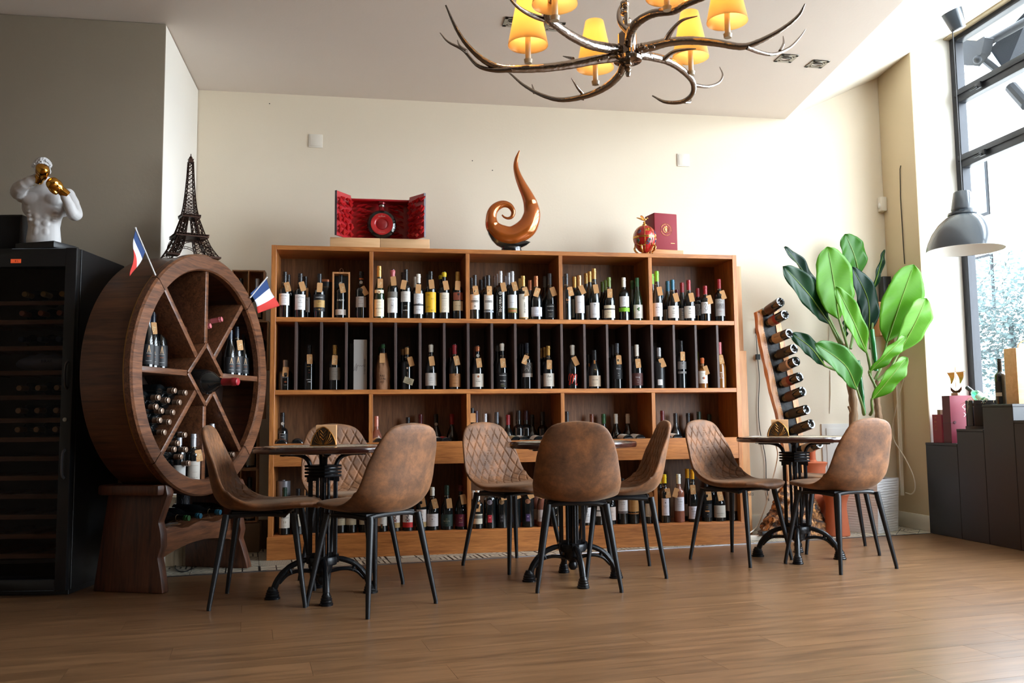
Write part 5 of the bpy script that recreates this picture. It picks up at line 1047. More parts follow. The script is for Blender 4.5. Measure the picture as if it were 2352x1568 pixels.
# ================================================================ Eiffel tower souvenir
M_br = mat('antique_bronze', (62, 42, 34), .38, .75, noise_amt=.35, noise_scale=30)
ex, ez = onwheel(437, 583, .14)
def eiffel():
    t = empty('tower_souvenir', wloc(ex, .15, WZ+WR-.006), math.radians(24), 'bronze lattice souvenir of a tall Paris tower standing on the barrel', 'souvenir')
    H = .635
    zs = [0, .04, .08, .12, .155, .19, .215, .26, .30, .345, .38, .40, .44, .49, .55, .62, .70, .78, .86, .915]
    aw = lambda z: interp([0, .06, .12, .20, .30, .39, .50, .65, .80, .92], [.225, .185, .155, .125, .094, .068, .048, .034, .025, .020], z)   # outer half width / H... scaled
    lw = lambda z: interp([0, .12, .20, .30, .39, .45, .55], [.088, .076, .066, .052, .044, .040, .046], z)
    for sx in (-1, 1):
        for sy in (-1, 1):
            mb = MB(); zz = [z for z in zs if z <= .40]
            for i in range(len(zz)-1):
                z0, z1 = zz[i], zz[i+1]
                for cx, cy in ((0, 0), (1, 0), (0, 1), (1, 1)):
                    p = lambda z, cx=cx, cy=cy: (sx*(aw(z)-cx*lw(z))*H, sy*(aw(z)-cy*lw(z))*H, z*H)
                    mb.tube([p(z0), p(z1)], .0032, 4, caps=False)
                for (c0, c1) in (((0, 0), (1, 0)), ((0, 0), (0, 1)), ((1, 0), (1, 1)), ((0, 1), (1, 1))):
                    g = lambda z, c: (sx*(aw(z)-c[0]*lw(z))*H, sy*(aw(z)-c[1]*lw(z))*H, z*H)
                    mb.tube([g(z0, c0), g(z1, c1)], .0018, 3, caps=False).tube([g(z0, c1), g(z1, c0)], .0018, 3, caps=False).tube([g(z1, c0), g(z1, c1)], .0022, 3, caps=False)
            a, l = aw(0)*H, lw(0)*H
            mb.box(min(sx*a, sx*(a-l))-.004, max(sx*a, sx*(a-l))+.004, min(sy*a, sy*(a-l))-.004, max(sy*a, sy*(a-l))+.004, 0, .010)
            o = mb.build('tower_leg', M_br, t, smooth=False)
    for z, e in ((.205, .012), (.395, .009)):
        a = aw(z)*H+e; m = MB()
        m.box(-a, a, -a, a, z*H-.004, z*H+.004).box(-a-.002, a+.002, -a-.002, a+.002, z*H+.012, z*H+.0145)
        for k in range(13):
            for s_ in (-1, 1):
                q = -a+2*a*k/12; m.box(q-.001, q+.001, s_*a-.001, s_*a+.001, z*H+.003, z*H+.013).box(s_*a-.001, s_*a+.001, q-.001, q+.001, z*H+.003, z*H+.013)
        m.build('platform', M_br, t, smooth=False)
    for k in range(4):
        M = Matrix.Rotation(k*PI/2, 4, 'Z'); m = MB(); i0 = (aw(0)-lw(0))*H; y = -aw(.08)*H*.95
        arc = [(i0*math.cos(PI*j/14), y-(.012 if 0 else 0)+(.0), .012+math.sin(PI*j/14)*.078) for j in range(15)]
        arc2 = [(i0*1.10*math.cos(PI*j/14), y, .012+math.sin(PI*j/14)*.089) for j in range(15)]
        m.tube(arc, .002, 4, M).tube(arc2, .002, 4, M)
        for j in range(15): m.tube([arc[j], arc2[j]], .0011, 3, M)
        m.build('arch', M_br, t, smooth=False)
    m = MB(); zz = [z for z in zs if z >= .40]
    for i in range(len(zz)-1):
        z0, z1 = zz[i], zz[i+1]; n = 2 if z0 < .6 else 1
        for k in range(4):
            M = Matrix.Rotation(k*PI/2, 4, 'Z'); g = lambda u, z: ((2*u-1)*aw(z)*H, -aw(z)*H, z*H)
            m.tube([g(0, z0), g(0, z1)], .0034, 4, M, caps=False)
            for q in range(n):
                u0, u1 = q/n, (q+1)/n; zm = (z0+z1)/2
                for za, zb in ((z0, zm), (zm, z1)):
                    m.tube([g(u0, za), g(u1, zb)], .0018, 3, M, caps=False).tube([g(u1, za), g(u0, zb)], .0018, 3, M, caps=False)
            m.tube([g(0, z1), g(1, z1)], .0012, 3, M, caps=False)
            if n == 2: m.tube([g(.5, z0), g(.5, z1)], .0014, 3, M, caps=False)
    m.build('upper_shaft', M_br, t, smooth=False)
    MB().box(-.016, .016, -.016, .016, .915*H, .925*H).box(-.013, .013, -.013, .013, .925*H, .945*H).box(-.0145, .0145, -.0145, .0145, .945*H, .951*H).lathe([(.011, .951*H), (.010, .965*H), (.006, .975*H), (.003, .98*H), (.0025, 1.0*H), (0, 1.003*H)], 12).build('lantern', M_br, t)
    MB().box(-.012, .012, -.030, .030, 0, .001).build('foot_felt', M_gb, t) if 0 else None
eiffel()
# ================================================================ flags
M_pole = mat('white_flag_stick', (206, 202, 200), .4)
FB, FW, FR = mat('flag_blue', (34, 62, 112), .8), mat('flag_white', (214, 214, 222), .8), mat('flag_red', (204, 58, 50), .8)
def flag(p0, p1, quad, yo, label):
    """pole from p0 to p1 (pixels on a plane of the wheel), cloth corners: hoist top, hoist bottom, fly bottom, fly top"""
    L = lambda px, py, y=yo: Vector((onwheel(px, py, y)[0], y, onwheel(px, py, y)[1]))
    a = L(*p0); base = wloc(*a); o = empty('french_flag', base, WAZ, label, 'flag', 'French flags stuck in the barrel')
    q = lambda v: Vector((v.x-a.x, v.y-a.y, v.z-a.z))
    MB().tube([q(a), q(L(*p1))], .0042, 8).sphere(q(L(*p1)), .006, 8, 6).build('flag_stick', M_pole, o)
    c = [q(L(*k)) for k in quad]
    cl = MB(); n = 18
    def f(u, v):
        p = c[0].lerp(c[3], u).lerp(c[1].lerp(c[2], u), v); p = p+Vector((0, .010*math.sin(u*5+v*3)*(.3+u), 0)); return p
    for k in range(3):
        cl.grid(lambda u, v: f((k+u)/3, v), 8, 10, mi=k)
    ob = cl.build('flag_cloth', [FB, FW, FR], o, ang=80)
    sm = ob.modifiers.new('t', 'SOLIDIFY'); sm.thickness = .0012
flag((357, 632), (311, 524), ((313, 521), (334, 576), (303, 634), (301, 598)), -.03, 'small French flag hanging limp at the upper left of the barrel')
flag((574, 684), (613, 637), ((612, 641), (575, 674), (597, 719), (638, 702)), -.03, 'small French flag spread out at the upper right of the barrel')

# ================================================================ crates beside the barrel, box and cable behind the stand
M_cr = wood('crate_wood', (124, 88, 58), (180, 136, 94), 'Z', .9, .6, .1)
GC = 'open two-bottle wooden cases stacked left of the shelf'
CY = 6.30
def case(x0, x1, z0, z1, label, labs):
    o = empty('wine_case', ((x0+x1)/2, CY, z0+.0004), 0, label, 'crate', GC); w = (x1-x0)/2; h = z1-z0-.001
    for a, b in ((-w, -w+.009), (w-.009, w)): MB().box(a, b, 0, .11, 0, h).build('side', M_cr, o, bevel=.001, seg=1)
    MB().box(-w+.009, w-.009, 0, .11, 0, .009).build('bottom', M_cr, o, bevel=.001, seg=1); MB().box(-w+.009, w-.009, 0, .11, h-.009, h).build('top', M_cr, o, bevel=.001, seg=1)
    MB().box(-w+.009, w-.009, .104, .11, .009, h-.009).build('back', M_cr, o); MB().box(-.003, .003, 0, .104, .009, h-.009).build('partition', M_cr, o)
    for s_, d in ((-1, labs[0]), (1, labs[1])):
        b = bottle(0, None, z0+.0105, CY+.052, ty='bord', cap='silver' if 'silver' in d else 'black', h=.29, d=d, grp='bottles in the wooden cases left of the shelf', X=(x0+x1)/2+s_*w*.5, lab=[('p', .05, .42, 1, (128, 116, 96)), ('z', [(-.02, .36), (-.005, .38), (.012, .35)], .001, (90, 80, 64)), ('t', 'Pintas', .2, .010, (50, 44, 36), .05), ('z', [(-.01, .15), (.01, .15)], .001, (50, 44, 36))])
case(-.885, -.665, 1.58, 1.935, 'topmost wooden case with two bottles left of the shelf, behind the flag', ('bottle in the left half of the topmost wooden case', 'silver-capped bottle in the right half of the topmost wooden case'))
case(-.855, -.635, 1.24, 1.58, 'second wooden case from the top, between barrel and shelf', ('bottle in the left half of the second wooden case', 'bottle with beige label in the right half of the second case'))
case(-.875, -.655, .90, 1.24, 'third wooden case from the top, mostly behind the barrel rim', ('bottle in the left half of the third wooden case', 'bottle in the right half of the third wooden case'))
case(-.915, -.695, .56, .90, 'fourth wooden case from the top, at table height by the shelf', ('bottle in the left half of the fourth wooden case', 'bottle with beige scroll label in the right half of the fourth case'))
case(-.915, -.695, .20, .56, 'lowest wooden case with two bottles, over the cardboard box', ('bottle in the left half of the lowest wooden case', 'bottle in the right half of the lowest wooden case'))
M_cb = mat('cardboard', (112, 92, 70), .8, noise_amt=.06)
o = empty('cardboard_box', (-.80, CY, .0006), 0, 'plain cardboard box on the tiles under the wooden cases', 'box')
bm_ = MB().box(-.13, .125, -.005, .13, 0, .194).build('carton', M_cb, o, bevel=.003); MB().box(-.13, .125, .06, .064, .1941, .1948).build('tape', mat('packing_tape', (150, 120, 80), .3), o)
o = empty('leaning_panel', (-.665, CY+.15, .0006), 0, 'thin pale board standing behind the cardboard box', 'board')
MB().box(-.10, .05, 0, .012, 0, .20).build('board', M_cb, o, bevel=.001)
p = atZ(397, 1302); q = atZ(437, 1302)
o = empty('pale_crate', (p.x-.05, p.y+.02, .0008), 0, 'pale wooden crate on the tiles behind the barrel stand', 'crate')
M_pale = wood('pale_pine', (150, 128, 100), (190, 168, 138), 'Z', .9, .6, .06)
for k in range(3): MB().box(k*.052, k*.052+.0505, 0, .012, 0, .42).build('slat', M_pale, o, bevel=.001, seg=1)
MB().box(.1445, .1565, .0125, .20, 0, .42).build('end_board', M_pale, o, bevel=.001, seg=1); MB().box(0, .144, .19, .20, 0, .42).build('rear_board', M_pale, o); MB().box(0, .144, .0125, .19, 0, .01).build('base_board', M_pale, o)
M_cab = mat('black_cable', (14, 14, 15), .5)
pts = [atZ(x, y, .004) for x, y in ((410, 1283), (405, 1296), (402, 1304), (412, 1312), (428, 1312), (437, 1307), (452, 1300))]
c_ = MB().tube(spline([(p.x, p.y, .005) for p in pts]+[(pts[-1].x+.03, pts[-1].y+.05, .10), (pts[-1].x+.10, pts[-1].y+.15, .16)], 40), .0035, 6).build('power_cable', M_cab); tag(c_, 'black cable looping on the tiles behind the barrel stand', 'cable')
# ================================================================ wine fridge and what stands on it
M_bk = mat('black_laminate', (17, 18, 21), .42, noise_amt=.1, noise_scale=30)
FO = Vector((-1.478, 4.91, 0)); FRZ = math.radians(-10.1); FH, FWD, FDP = 1.803, .70, .575
fr = empty('wine_fridge', FO, FRZ, 'tall black glass-door wine fridge at the left edge', 'fridge')
b = MB(); b.box(-.022, 0, .052, FDP, .03, FH).box(-FWD, -FWD+.022, .052, FDP, .03, FH).box(-FWD+.022, -.022, .052, FDP, FH-.03, FH).box(-FWD+.022, -.022, .052, FDP, .03, .10).box(-FWD+.022, -.022, FDP-.02, FDP, .10, FH-.03).box(-FWD+.02, -.02, .07, FDP-.02, 0, .03)
b.build('cabinet', M_bk, fr, bevel=.002, seg=1)
d = MB(); w = .058; t_ = .10
d.box(-w, 0, 0, .045, .03, FH).box(-FWD, -FWD+w, 0, .045, .03, FH).box(-FWD+w, -w, 0, .045, FH-t_, FH).box(-FWD+w, -w, 0, .045, .03, .03+w)
door = d.build('door', M_bk, fr, bevel=.006)
def tint():
    mt, nt, b = _new('smoked_glass'); N = nt.nodes.new; L = nt.links.new; nt.nodes.remove(b); out = nt.nodes['Material Output']
    t = N('ShaderNodeBsdfTransparent'); t.inputs[0].default_value = (.68, .68, .72, 1); g = N('ShaderNodeBsdfGlossy'); g.inputs['Roughness'].default_value = .03
    lw = N('ShaderNodeLayerWeight'); lw.inputs[0].default_value = .25; mm = N('ShaderNodeMath'); mm.operation = 'MULTIPLY'; mm.inputs[1].default_value = .35; mx = N('ShaderNodeMixShader')
    L(lw.outputs['Fresnel'], mm.inputs[0]); L(mm.outputs[0], mx.inputs[0]); L(t.outputs[0], mx.inputs[1]); L(g.outputs[0], mx.inputs[2]); L(mx.outputs[0], out.inputs[0]); return mt
MB().box(-FWD+w-.004, -w+.004, .018, .022, .03+w-.004, FH-t_+.004).build('glass', tint(), door)
for z0, z1 in ((1.06, 1.20), (.60, .745)):
    MB().tube(spline([(-.026, -.002, z1), (-.028, -.022, z1-.018), (-.028, -.028, (z0+z1)/2), (-.028, -.022, z0+.018), (-.026, -.002, z0)], 16), .0055, 8, flat=1.5).build('handle', mat('dull_steel', (96, 98, 104), .3, .8), door)
MB().lathe([(0, 0), (.011, 0), (.011, .006), (.007, .007), (0, .007)], 20, rotm(PI/2, 0, 0, (-.032, .001, .90))).build('lock', M_nick, door)
lcd = MB().box(-.348, -.294, -.0015, .002, FH-.079, FH-.058).build('display', mat('orange_lcd', (216, 84, 44), .4, emit=(216, 84, 44), es=.55), door)
MB().text('8 L', .016, rotm(0, 0, 0, (-.316, -.0018, FH-.0685))).text('°', .012, rotm(0, 0, 0, (-.302, -.0018, FH-.065))).build('lettering', pm((40, 24, 20)), lcd, smooth=False)
M_fs = wood('fridge_shelf_beech', (120, 80, 52), (170, 120, 80), 'X', 1, .6, .04)
SH = [1.43, 1.29, 1.16, 1.03, .91, .81, .71, .61, .515, .41, .31, .21]
for z in SH: MB().box(-FWD+.03, -.03, .06, .08, z-.024, z).build('shelf_front', M_fs, fr, bevel=.002, seg=1)
for z in SH:
    m_ = MB()
    for k in range(4): m_.box(-FWD+.03+k*.16, -FWD+.11+k*.16, .081, FDP-.03, z-.016, z-.002)
    m_.build('shelf_slats', M_fs, fr, smooth=False)
FRM = Matrix.Translation(FO) @ Matrix.Rotation(FRZ, 4, 'Z')
def fb(x, z, cap, d):
    p = FRM @ Vector((x, .40, z)); root = empty('wine_bottle', p, 0, d, 'bottle', 'bottles lying in the dark fridge', rot=(PI/2, 0, FRZ))
    g, c = bottle_meshes('bord', .30, cap, 'k', False, .24); link('glass_body', g, root); link('capsule', c, root)
DX = [(-.335, 'left'), (-.235, 'middle'), (-.135, 'right')]
for z, lev, cap in ((1.43, 'second', 'copper'), (1.29, 'third', 'navy'), (1.03, 'fifth', 'tan'), (.91, 'sixth', 'tan'), (.81, 'seventh', 'tan')):
    for x, nm in DX: fb(x, z+.040, cap, '%s of the bottle ends in view on the %s level down in the fridge' % (nm, lev))
for k in range(3):
    fb(DX[k][0]+.01, 1.573, 'gold', '%s bottle end of the highest fridge row, under the display' % DX[k][1])
MB().box(-FWD+.03, -.03, .06, .08, 1.508, 1.53).build('shelf_front', M_fs, fr, bevel=.002, seg=1)
# a crumpled plastic bag on the fourth shelf
p = FRM @ Vector((-.24, .16, 1.161)); o = empty('plastic_bag', p, FRZ, 'crumpled pale plastic bag on a shelf inside the fridge', 'bag')
def bagf(u, v):
    a = 2*PI*u; q = Vector((.155*math.sin(PI*v)*math.cos(a), .06*math.sin(PI*v)*math.sin(a), .045-.045*math.cos(PI*v)))
    return q*(1+.16*noise.noise(q*22))
MB().grid(bagf, 40, 20, True).build('bag_body', mat('cloudy_plastic', (150, 150, 156), .35, bump=.5, noise_scale=20), o)
MB().text('BIRAK', .022, rotm(0, 0, 0, (.05, -.066, .05))).build('lettering', pm((40, 44, 70)), o, smooth=False)

# small black cabinet at the far left
o = empty('black_speaker', FRM @ Vector((-.30, .10, FH+.0005)), FRZ, 'black box standing on the fridge at the left frame edge', 'speaker')
MB().box(-.30, -.055, 0, .20, 0, .205).build('housing', M_bk, o, bevel=.004); MB().box(-.29, -.065, -.004, 0, .01, .195).build('grille', mat('speaker_cloth', (10, 10, 11), .9), o)

# ================================================================ boxer statue
M_marb = mat('matt_white_resin', (206, 204, 204), .5, noise_amt=.03, noise_scale=6)
M_gold = mat('mirror_gold', (214, 158, 70), .09, 1.0)
def remesh(o, vox, it=6, fac=.6):
    r = o.modifiers.new('r', 'REMESH'); r.mode = 'VOXEL'; r.voxel_size = vox; r.use_smooth_shade = True
    s = o.modifiers.new('s', 'SMOOTH'); s.iterations = it; s.factor = fac
SP = FRM @ Vector((-.222, .10, FH))
pl_ = empty('statue_plinth', SP+Vector((0, 0, .0004)), FRZ-.25, 'low black square plinth under the white boxer statue', 'plinth')
MB().box(-.11, .135, -.09, .09, 0, .032).build('slab', M_bk, pl_, bevel=.002); MB().box(-.10, .125, -.08, .08, .032, .036).build('upper_slab', M_bk, pl_, bevel=.001)
st = empty('boxer_statue', SP+Vector((-.01, 0, .0366)), FRZ+.18, 'white bust of a muscular boxer raising two gold boxing gloves', 'statue')
E3 = lambda mb, c, s, M=None: mb.sphere(c, 1, 16, 12, M, sc=s)
m_ = MB()
# torso as stacked oval sections (x half, y half, y offset)
secs = [(0, .078, .052, 0), (.02, .082, .056, 0), (.05, .078, .054, 0), (.09, .074, .050, 0), (.13, .080, .052, 0), (.17, .092, .058, 0), (.205, .104, .062, 0), (.24, .110, .060, .002), (.265, .100, .050, .004), (.285, .070, .038, .006), (.305, .036, .032, .006), (.345, .032, .032, .0)]
m_.grid(lambda u, v: ((lambda z: (interp([s[0] for s in secs], [s[1] for s in secs], z)*math.cos(2*PI*u), interp([s[0] for s in secs], [s[2] for s in secs], z)*math.sin(2*PI*u)+interp([s[0] for s in secs], [s[3] for s in secs], z), z))(v*.345)), 28, 40, True)
m_.f.append(tuple(range(28))); m_.m.append(0); k_ = len(m_.v); m_.f.append(tuple(range(k_-28, k_))); m_.m.append(0)
for s_ in (-1, 1):
    E3(m_, (s_*.045, -.038, .222), (.052, .027, .036))             # pectorals
    for k in range(3): E3(m_, (s_*.020, -.045, .172-.036*k), (.020, .012, .0165))   # abdominals
    E3(m_, (s_*.020, -.042, .055), (.020, .013, .030))
    for k in range(4): E3(m_, (s_*(.060-.002*k), -.030, .182-.021*k), (.018, .019, .010), None)     # ribs and flank
    E3(m_, (s_*.108, -.004, .252), (.036, .036, .040))   # hip, shoulder
    E3(m_, (s_*.055, .005, .283), (.045, .026, .018)); E3(m_, (s_*.085, .02, .20), (.03, .03, .05))
# raised arms: statue's right arm (image left) reaches forward and up, left arm folded
RA = [(-.104, .0, .262), (-.108, -.05, .250), (-.088, -.105, .258), (-.040, -.14, .280), (.012, -.155, .304)]
m_.tube(spline(RA, 20), [.037]*4+[.036]*4+[.033]*4+[.030]*3+[.025]*3+[.021]*3, 14)
LA = [(.108, -.004, .250), (.138, -.02, .20), (.160, -.045, .150), (.155, -.085, .150), (.142, -.115, .195), (.122, -.13, .240)]
m_.tube(spline(LA, 20), [.036]*4+[.033]*5+[.031]*4+[.028]*3+[.023]*3+[.019]*2, 14)
# head tilted down behind the gloves
HM = rotm(.30, .0, -.15, (-.012, -.018, .372))
E3(m_, (0, 0, .012), (.036, .045, .048), HM); E3(m_, (0, -.018, -.020), (.028, .028, .030), HM); E3(m_, (0, -.036, -.040), (.013, .012, .012), HM)
E3(m_, (0, -.048, -.004), (.006, .010, .014), HM); E3(m_, (0, -.042, .014), (.024, .006, .004), HM); E3(m_, (0, -.042, -.022), (.012, .006, .004), HM)
for s_ in (-1, 1): E3(m_, (s_*.036, .004, .0), (.005, .010, .014), HM)
bd = m_.build('body', M_marb, st, smooth=True); remesh(bd, .0032, 9, .55)
hr = MB(); R_ = random.Random(5)
for k in range(150):
    a = R_.random()*2*PI; e = R_.uniform(.05, 1.35); dr = Vector((math.cos(a)*math.cos(e), math.sin(a)*math.cos(e), math.sin(e)))
    if dr.y < -.55 and dr.z < .55: continue
    c = Vector((dr.x*.037, dr.y*.046+.002, dr.z*.048+.014)); hr.tube([c+Vector((.0075*math.cos(q), .006*math.sin(q), .007*math.sin(q+1))) for q in (0, 1.2, 2.4, 3.6, 4.8)], [.004, .006, .0065, .006, .0035], 6, HM)
hr.build('hair', M_marb, st)
def glove(loc, rot, mirror=1):
    M = rotm(*rot, loc); g = MB(); E3(g, (0, 0, .040), (.034, .030, .040), M); E3(g, (0, -.010, .055), (.033, .026, .028), M); E3(g, (mirror*.027, -.012, .030), (.012, .014, .026), M); E3(g, (0, 0, .008), (.022, .022, .018), M)
    o = g.build('boxing_glove', M_gold, st); remesh(o, .0028, 8, .6)
    MB().lathe([(.019, -.030), (.0225, -.030), (.0235, -.02), (.0225, .004), (.020, .006)], 24, M).build('cuff', M_gold, o)
glove((.026, -.160, .306), (.75, .75, .0), 1); glove((.120, -.132, .244), (.35, -.85, .0), -1)
st.scale = (1.07, 1.07, 1.07)
# ================================================================ on top of the shelf
TZ = ST+.0006
M_bl = wood('birch_block', (206, 160, 112), (232, 192, 146), 'X', .8, .55, .03)
for x0, x1, lb in ((-.207, .122, 'left pale wood block under the open red bottle case'), (.1235, .456, 'right pale wood block under the open red bottle case')):
    o = empty('wood_block', ((x0+x1)/2, 5.925, TZ), 0, lb, 'block', 'pale wood blocks on the shelf')
    MB().box((x0-x1)/2, (x1-x0)/2, 0, .16, 0, .064).build('block', M_bl, o, bevel=.002)
BZ = TZ+.0645
M_rd = mat('red_lacquer_card', (170, 22, 32), .35, noise_amt=.1); M_rdl = mat('red_paper', (190, 26, 32), .5); M_plum = mat('plum_edge', (46, 20, 36), .4)
cs = empty('bottle_case', (.125, 5.935, BZ), 0, 'open red presentation case with folded paper leaves and a round decanter', 'gift case')
MB().box(-.20, .20, .135, .145, 0, .285).build('back_wall', M_rd, cs, bevel=.001, seg=1)
MB().box(-.20, .20, .05, .145, 0, .006).build('floor_panel', M_rd, cs); MB().box(-.20, .20, .06, .145, .272, .285).build('top_panel', M_rd, cs, bevel=.002)
for s_ in (-1, 1):
    MB().box(-.006, .006, 0, .10, 0, .285, rotm(0, 0, 0, (s_*.20, .045, 0))).build('side_wall', M_rd, cs, bevel=.001, seg=1)
    M = rotm(0, 0, s_*.62, (s_*.203, .05, 0)); w = MB().box(-.007, .007, -.155, 0, 0, .30, M).build('wing_door', [M_rd], cs, bevel=.001, seg=1)
    MB().box(-.0075, .0075, -.158, -.155, 0, .301, M).build('edge_trim', M_plum, w)
    # folded paper leaves along the hinge
    R_ = random.Random(4+s_)
    lm = MB().add([(0, 0, 0), (.018, .004, .022), (0, .010, .030), (-.016, .004, .020), (.002, -.012, .062), (0, .004, .012)], [(0, 1, 4), (0, 4, 3), (1, 2, 4), (2, 3, 4), (0, 5, 1), (0, 3, 5), (5, 2, 1), (5, 3, 2)]).build('paper_leaf', M_rdl, cs, smooth=False)
    me = lm.data; bpy.data.objects.remove(lm)
    for row in range(7):
        for k in range(7):
            u = k/6; z = .012+row*.038+R_.uniform(-.008, .008)
            if u < .5: pos = Vector((s_*(.192-(.5-u)*.17), .118, z)); dv = Vector((-s_*.9, -.35, .45))
            else:
                q = .012+(u-.5)*.25; pos = Vector((s_*(.203+math.sin(.62)*q-.016), .05-math.cos(.62)*q-.010, z)); dv = Vector((s_*.15, -.85, .55))
            dv = (dv+Vector((R_.uniform(-.2, .2), R_.uniform(-.15, .15), R_.uniform(-.3, .3)))).normalized()
            link('paper_leaf', me, cs, pos, dv.to_track_quat('Z', 'Y').to_euler(), [R_.uniform(.85, 1.2)]*3)
dc = empty('round_decanter', (.135, 6.0, BZ+.0065), 0, 'black round decanter with red centre disc inside the open red case', 'bottle')
D = rotm(PI/2, 0, 0, (0, 0, .103))
MB().lathe([(0, -.02), (.07, -.022), (.095, -.012), (.100, 0), (.095, .012), (.078, .021), (.074, .022)], 48, D, cap=False).build('glass_body', M_gk, dc)
MB().lathe([(.076, .021), (.072, .024), (.050, .024), (.040, .018), (.037, .012)], 48, D, cap=False).build('red_ring', mat('red_enamel', (190, 30, 36), .25, coat=.5), dc)
MB().lathe([(.037, .008), (.037, .016), (.034, .018), (0, .018)], 40, D, cap=False).build('centre_disc', mat('red_disc', (150, 24, 28), .4), dc)
MB().lathe([(.024, .195), (.020, .20), (.017, .205), (.017, .222)], 24).build('neck', mat('red_neck', (140, 20, 26), .3, .4), dc)
MB().lathe([(.018, .222), (.021, .224), (.021, .236), (.018, .238)], 24).build('collar_ring', M_nick, dc); MB().lathe([(.018, .238), (.027, .241), (.028, .252), (.024, .258), (0, .259)], 24, cap=False).build('stopper', mat('red_stopper', (120, 18, 26), .25, .4), dc)
MB().text('THE', .006, rotm(0, 0, 0, (0, -.0246, .163))).text('MACALLAN', .009, rotm(0, 0, 0, (0, -.0246, .155))).text('HIGHLAND SINGLE MALT', .004, rotm(0, 0, 0, (0, -.0246, .045))).build('lettering', pm((226, 196, 180)), dc, smooth=False)

# copper hook sculpture
M_cop = mat('lacquered_copper', (176, 92, 30), .16, .55, coat=.9, noise_amt=.45, noise_scale=5)
SX, SY = atY(1180, 566, 5.985).x, 5.985
sc_ = empty('hook_sculpture', (SX, SY, TZ), 0, 'glossy copper-coloured curled hook sculpture on a black base', 'sculpture')
pts = [(2050, 72, 7), (2022, 150, 20), (2012, 235, 27), (2035, 330, 38), (2078, 430, 50), (2128, 530, 62), (2166, 630, 78), (2178, 745, 93), (2122, 872, 108), (1985, 950, 101), (1862, 932, 97), (1776, 862, 78), (1757, 770, 58), (1775, 695, 52), (1825, 645, 45), (1890, 625, 38), (1952, 648, 31), (1985, 705, 25), (1970, 758, 19), (1930, 774, 14), (1892, 762, 11), (1868, 738, 8)]
P3 = []; RR = []
for x, y, w in pts:
    p = atY(740+x/4.523, 330+y/4.523, SY); P3.append(Vector((p.x-SX, 0, p.z-TZ))); RR.append(w/4.523/333)
path = spline(P3, 120); rad = [interp(list(range(len(RR))), RR, i/120*(len(RR)-1)) for i in range(121)]
def hookf(u, v):
    i = min(120, int(round(v*120))); p = path[i]; t = (path[min(i+1, 120)]-path[max(i-1, 0)]).normalized(); a = Vector((-t.z, 0, t.x)); w = 2*PI*u
    k = .62 if rad[i] > .05 else .8
    return p+a*math.cos(w)*rad[i]+Vector((0, 1, 0))*(math.sin(w)*abs(math.sin(w))**.3*rad[i]*k)
hm = MB().grid(hookf, 32, 120, True); hm.f += [tuple(range(32)), tuple(range(len(hm.v)-32, len(hm.v)))]; hm.m += [0, 0]
hm.build('hook', M_cop, sc_, ang=70)
bl = [(1712, 880), (1728, 940), (1765, 1005), (1815, 1055), (1865, 1080), (2065, 1080), (2120, 1056), (2165, 1022), (2120, 1010), (1985, 1020), (1880, 985), (1800, 930), (1750, 870)]
bq = [atY(740+x/4.523, 330+y/4.523, SY) for x, y in bl]; zmin = min(q.z for q in bq)
bp3 = [(q.x-SX, max(.0, (q.z-zmin)*(1.0))) for q in bq]; off_ = zmin-TZ
MB().prism([(x, z+off_) for x, z in bp3], -.013, .013, Matrix.Rotation(PI/2, 4, 'X')).build('black_underside', mat('black_lacquer', (12, 12, 13), .15, coat=.6), sc_, bevel=.004, seg=3, ang=60)
c0 = (bp3[4][0]+bp3[5][0])/2
MB().lathe([(0, 0), (.072, 0), (.074, .004), (.068, off_+.006), (0, off_+.006)], 40, rotm(loc=(c0, 0, 0)) @ Matrix.Scale(.65, 4, (0, 1, 0))).build('base', mat('black_lacquer', (12, 12, 13), .15), sc_)

# jewelled egg
ep = atY(1481, 577, 5.975); M_eg = mat('red_enamel_egg', (176, 22, 22), .2, coat=.6); M_gd = mat('polished_gold', (222, 170, 90), .2, 1.0); M_bl2 = mat('blue_enamel', (50, 74, 110), .3); M_gn = mat('green_enamel', (36, 110, 90), .3)
eg = empty('jewelled_egg', (ep.x, 5.972, TZ), .15, 'red enamel egg with gold bands, feet and eagle on top', 'ornament')
prof = [(0, .012), (.020, .014), (.040, .028), (.060, .055), (.074, .09), (.0785, .115), (.076, .145), (.064, .175), (.044, .198), (.020, .211), (0, .214)]
prs = spline([(r, 0, z) for r, z in prof], 40); er = lambda z: interp([p.z for p in prs], [p.x for p in prs], z)
MB().lathe([(max(0, p.x), p.z) for p in prs], 40).build('egg_body', M_eg, eg)
g = MB()
g.lathe([(.0775, .112), (.083, .114), (.083, .119), (.080, .1205), (.083, .122), (.083, .127), (.0775, .129)], 40, cap=False)
for k in range(8):
    a = k*PI/4+.35; g.tube([((er(z)+.001)*math.cos(a), (er(z)+.001)*math.sin(a), z) for z in [.02+.19*j/16 for j in range(17)]], .0022, 5)
for k in range(4):
    a = k*PI/2+PI/4; c, s_ = math.cos(a), math.sin(a)
    g.tube(spline([(c*.058, s_*.058, .075), (c*.078, s_*.078, .055), (c*.070, s_*.070, .030), (c*.052, s_*.052, .014), (c*.058, s_*.058, .003)], 10), [.004]*3+[.0075]*3+[.006]*2+[.004]*3, 8)
    g.tube([((er(.075)+.0025)*math.cos(a+q), (er(.075)+.0025)*math.sin(a+q), .085-.03*math.cos(q*2.2)) for q in [-.55+1.1*j/10 for j in range(11)]], .003, 5)
g.tube([(.030*math.cos(q), .030*math.sin(q), .006) for q in [j*PI/8 for j in range(16)]], .003, 5, closed=True)
g.lathe([(.016, .208), (.018, .216), (.010, .222), (.007, .232), (.011, .236), (0, .240)], 16, cap=False)
g.build('gold_mounts', M_gd, eg)
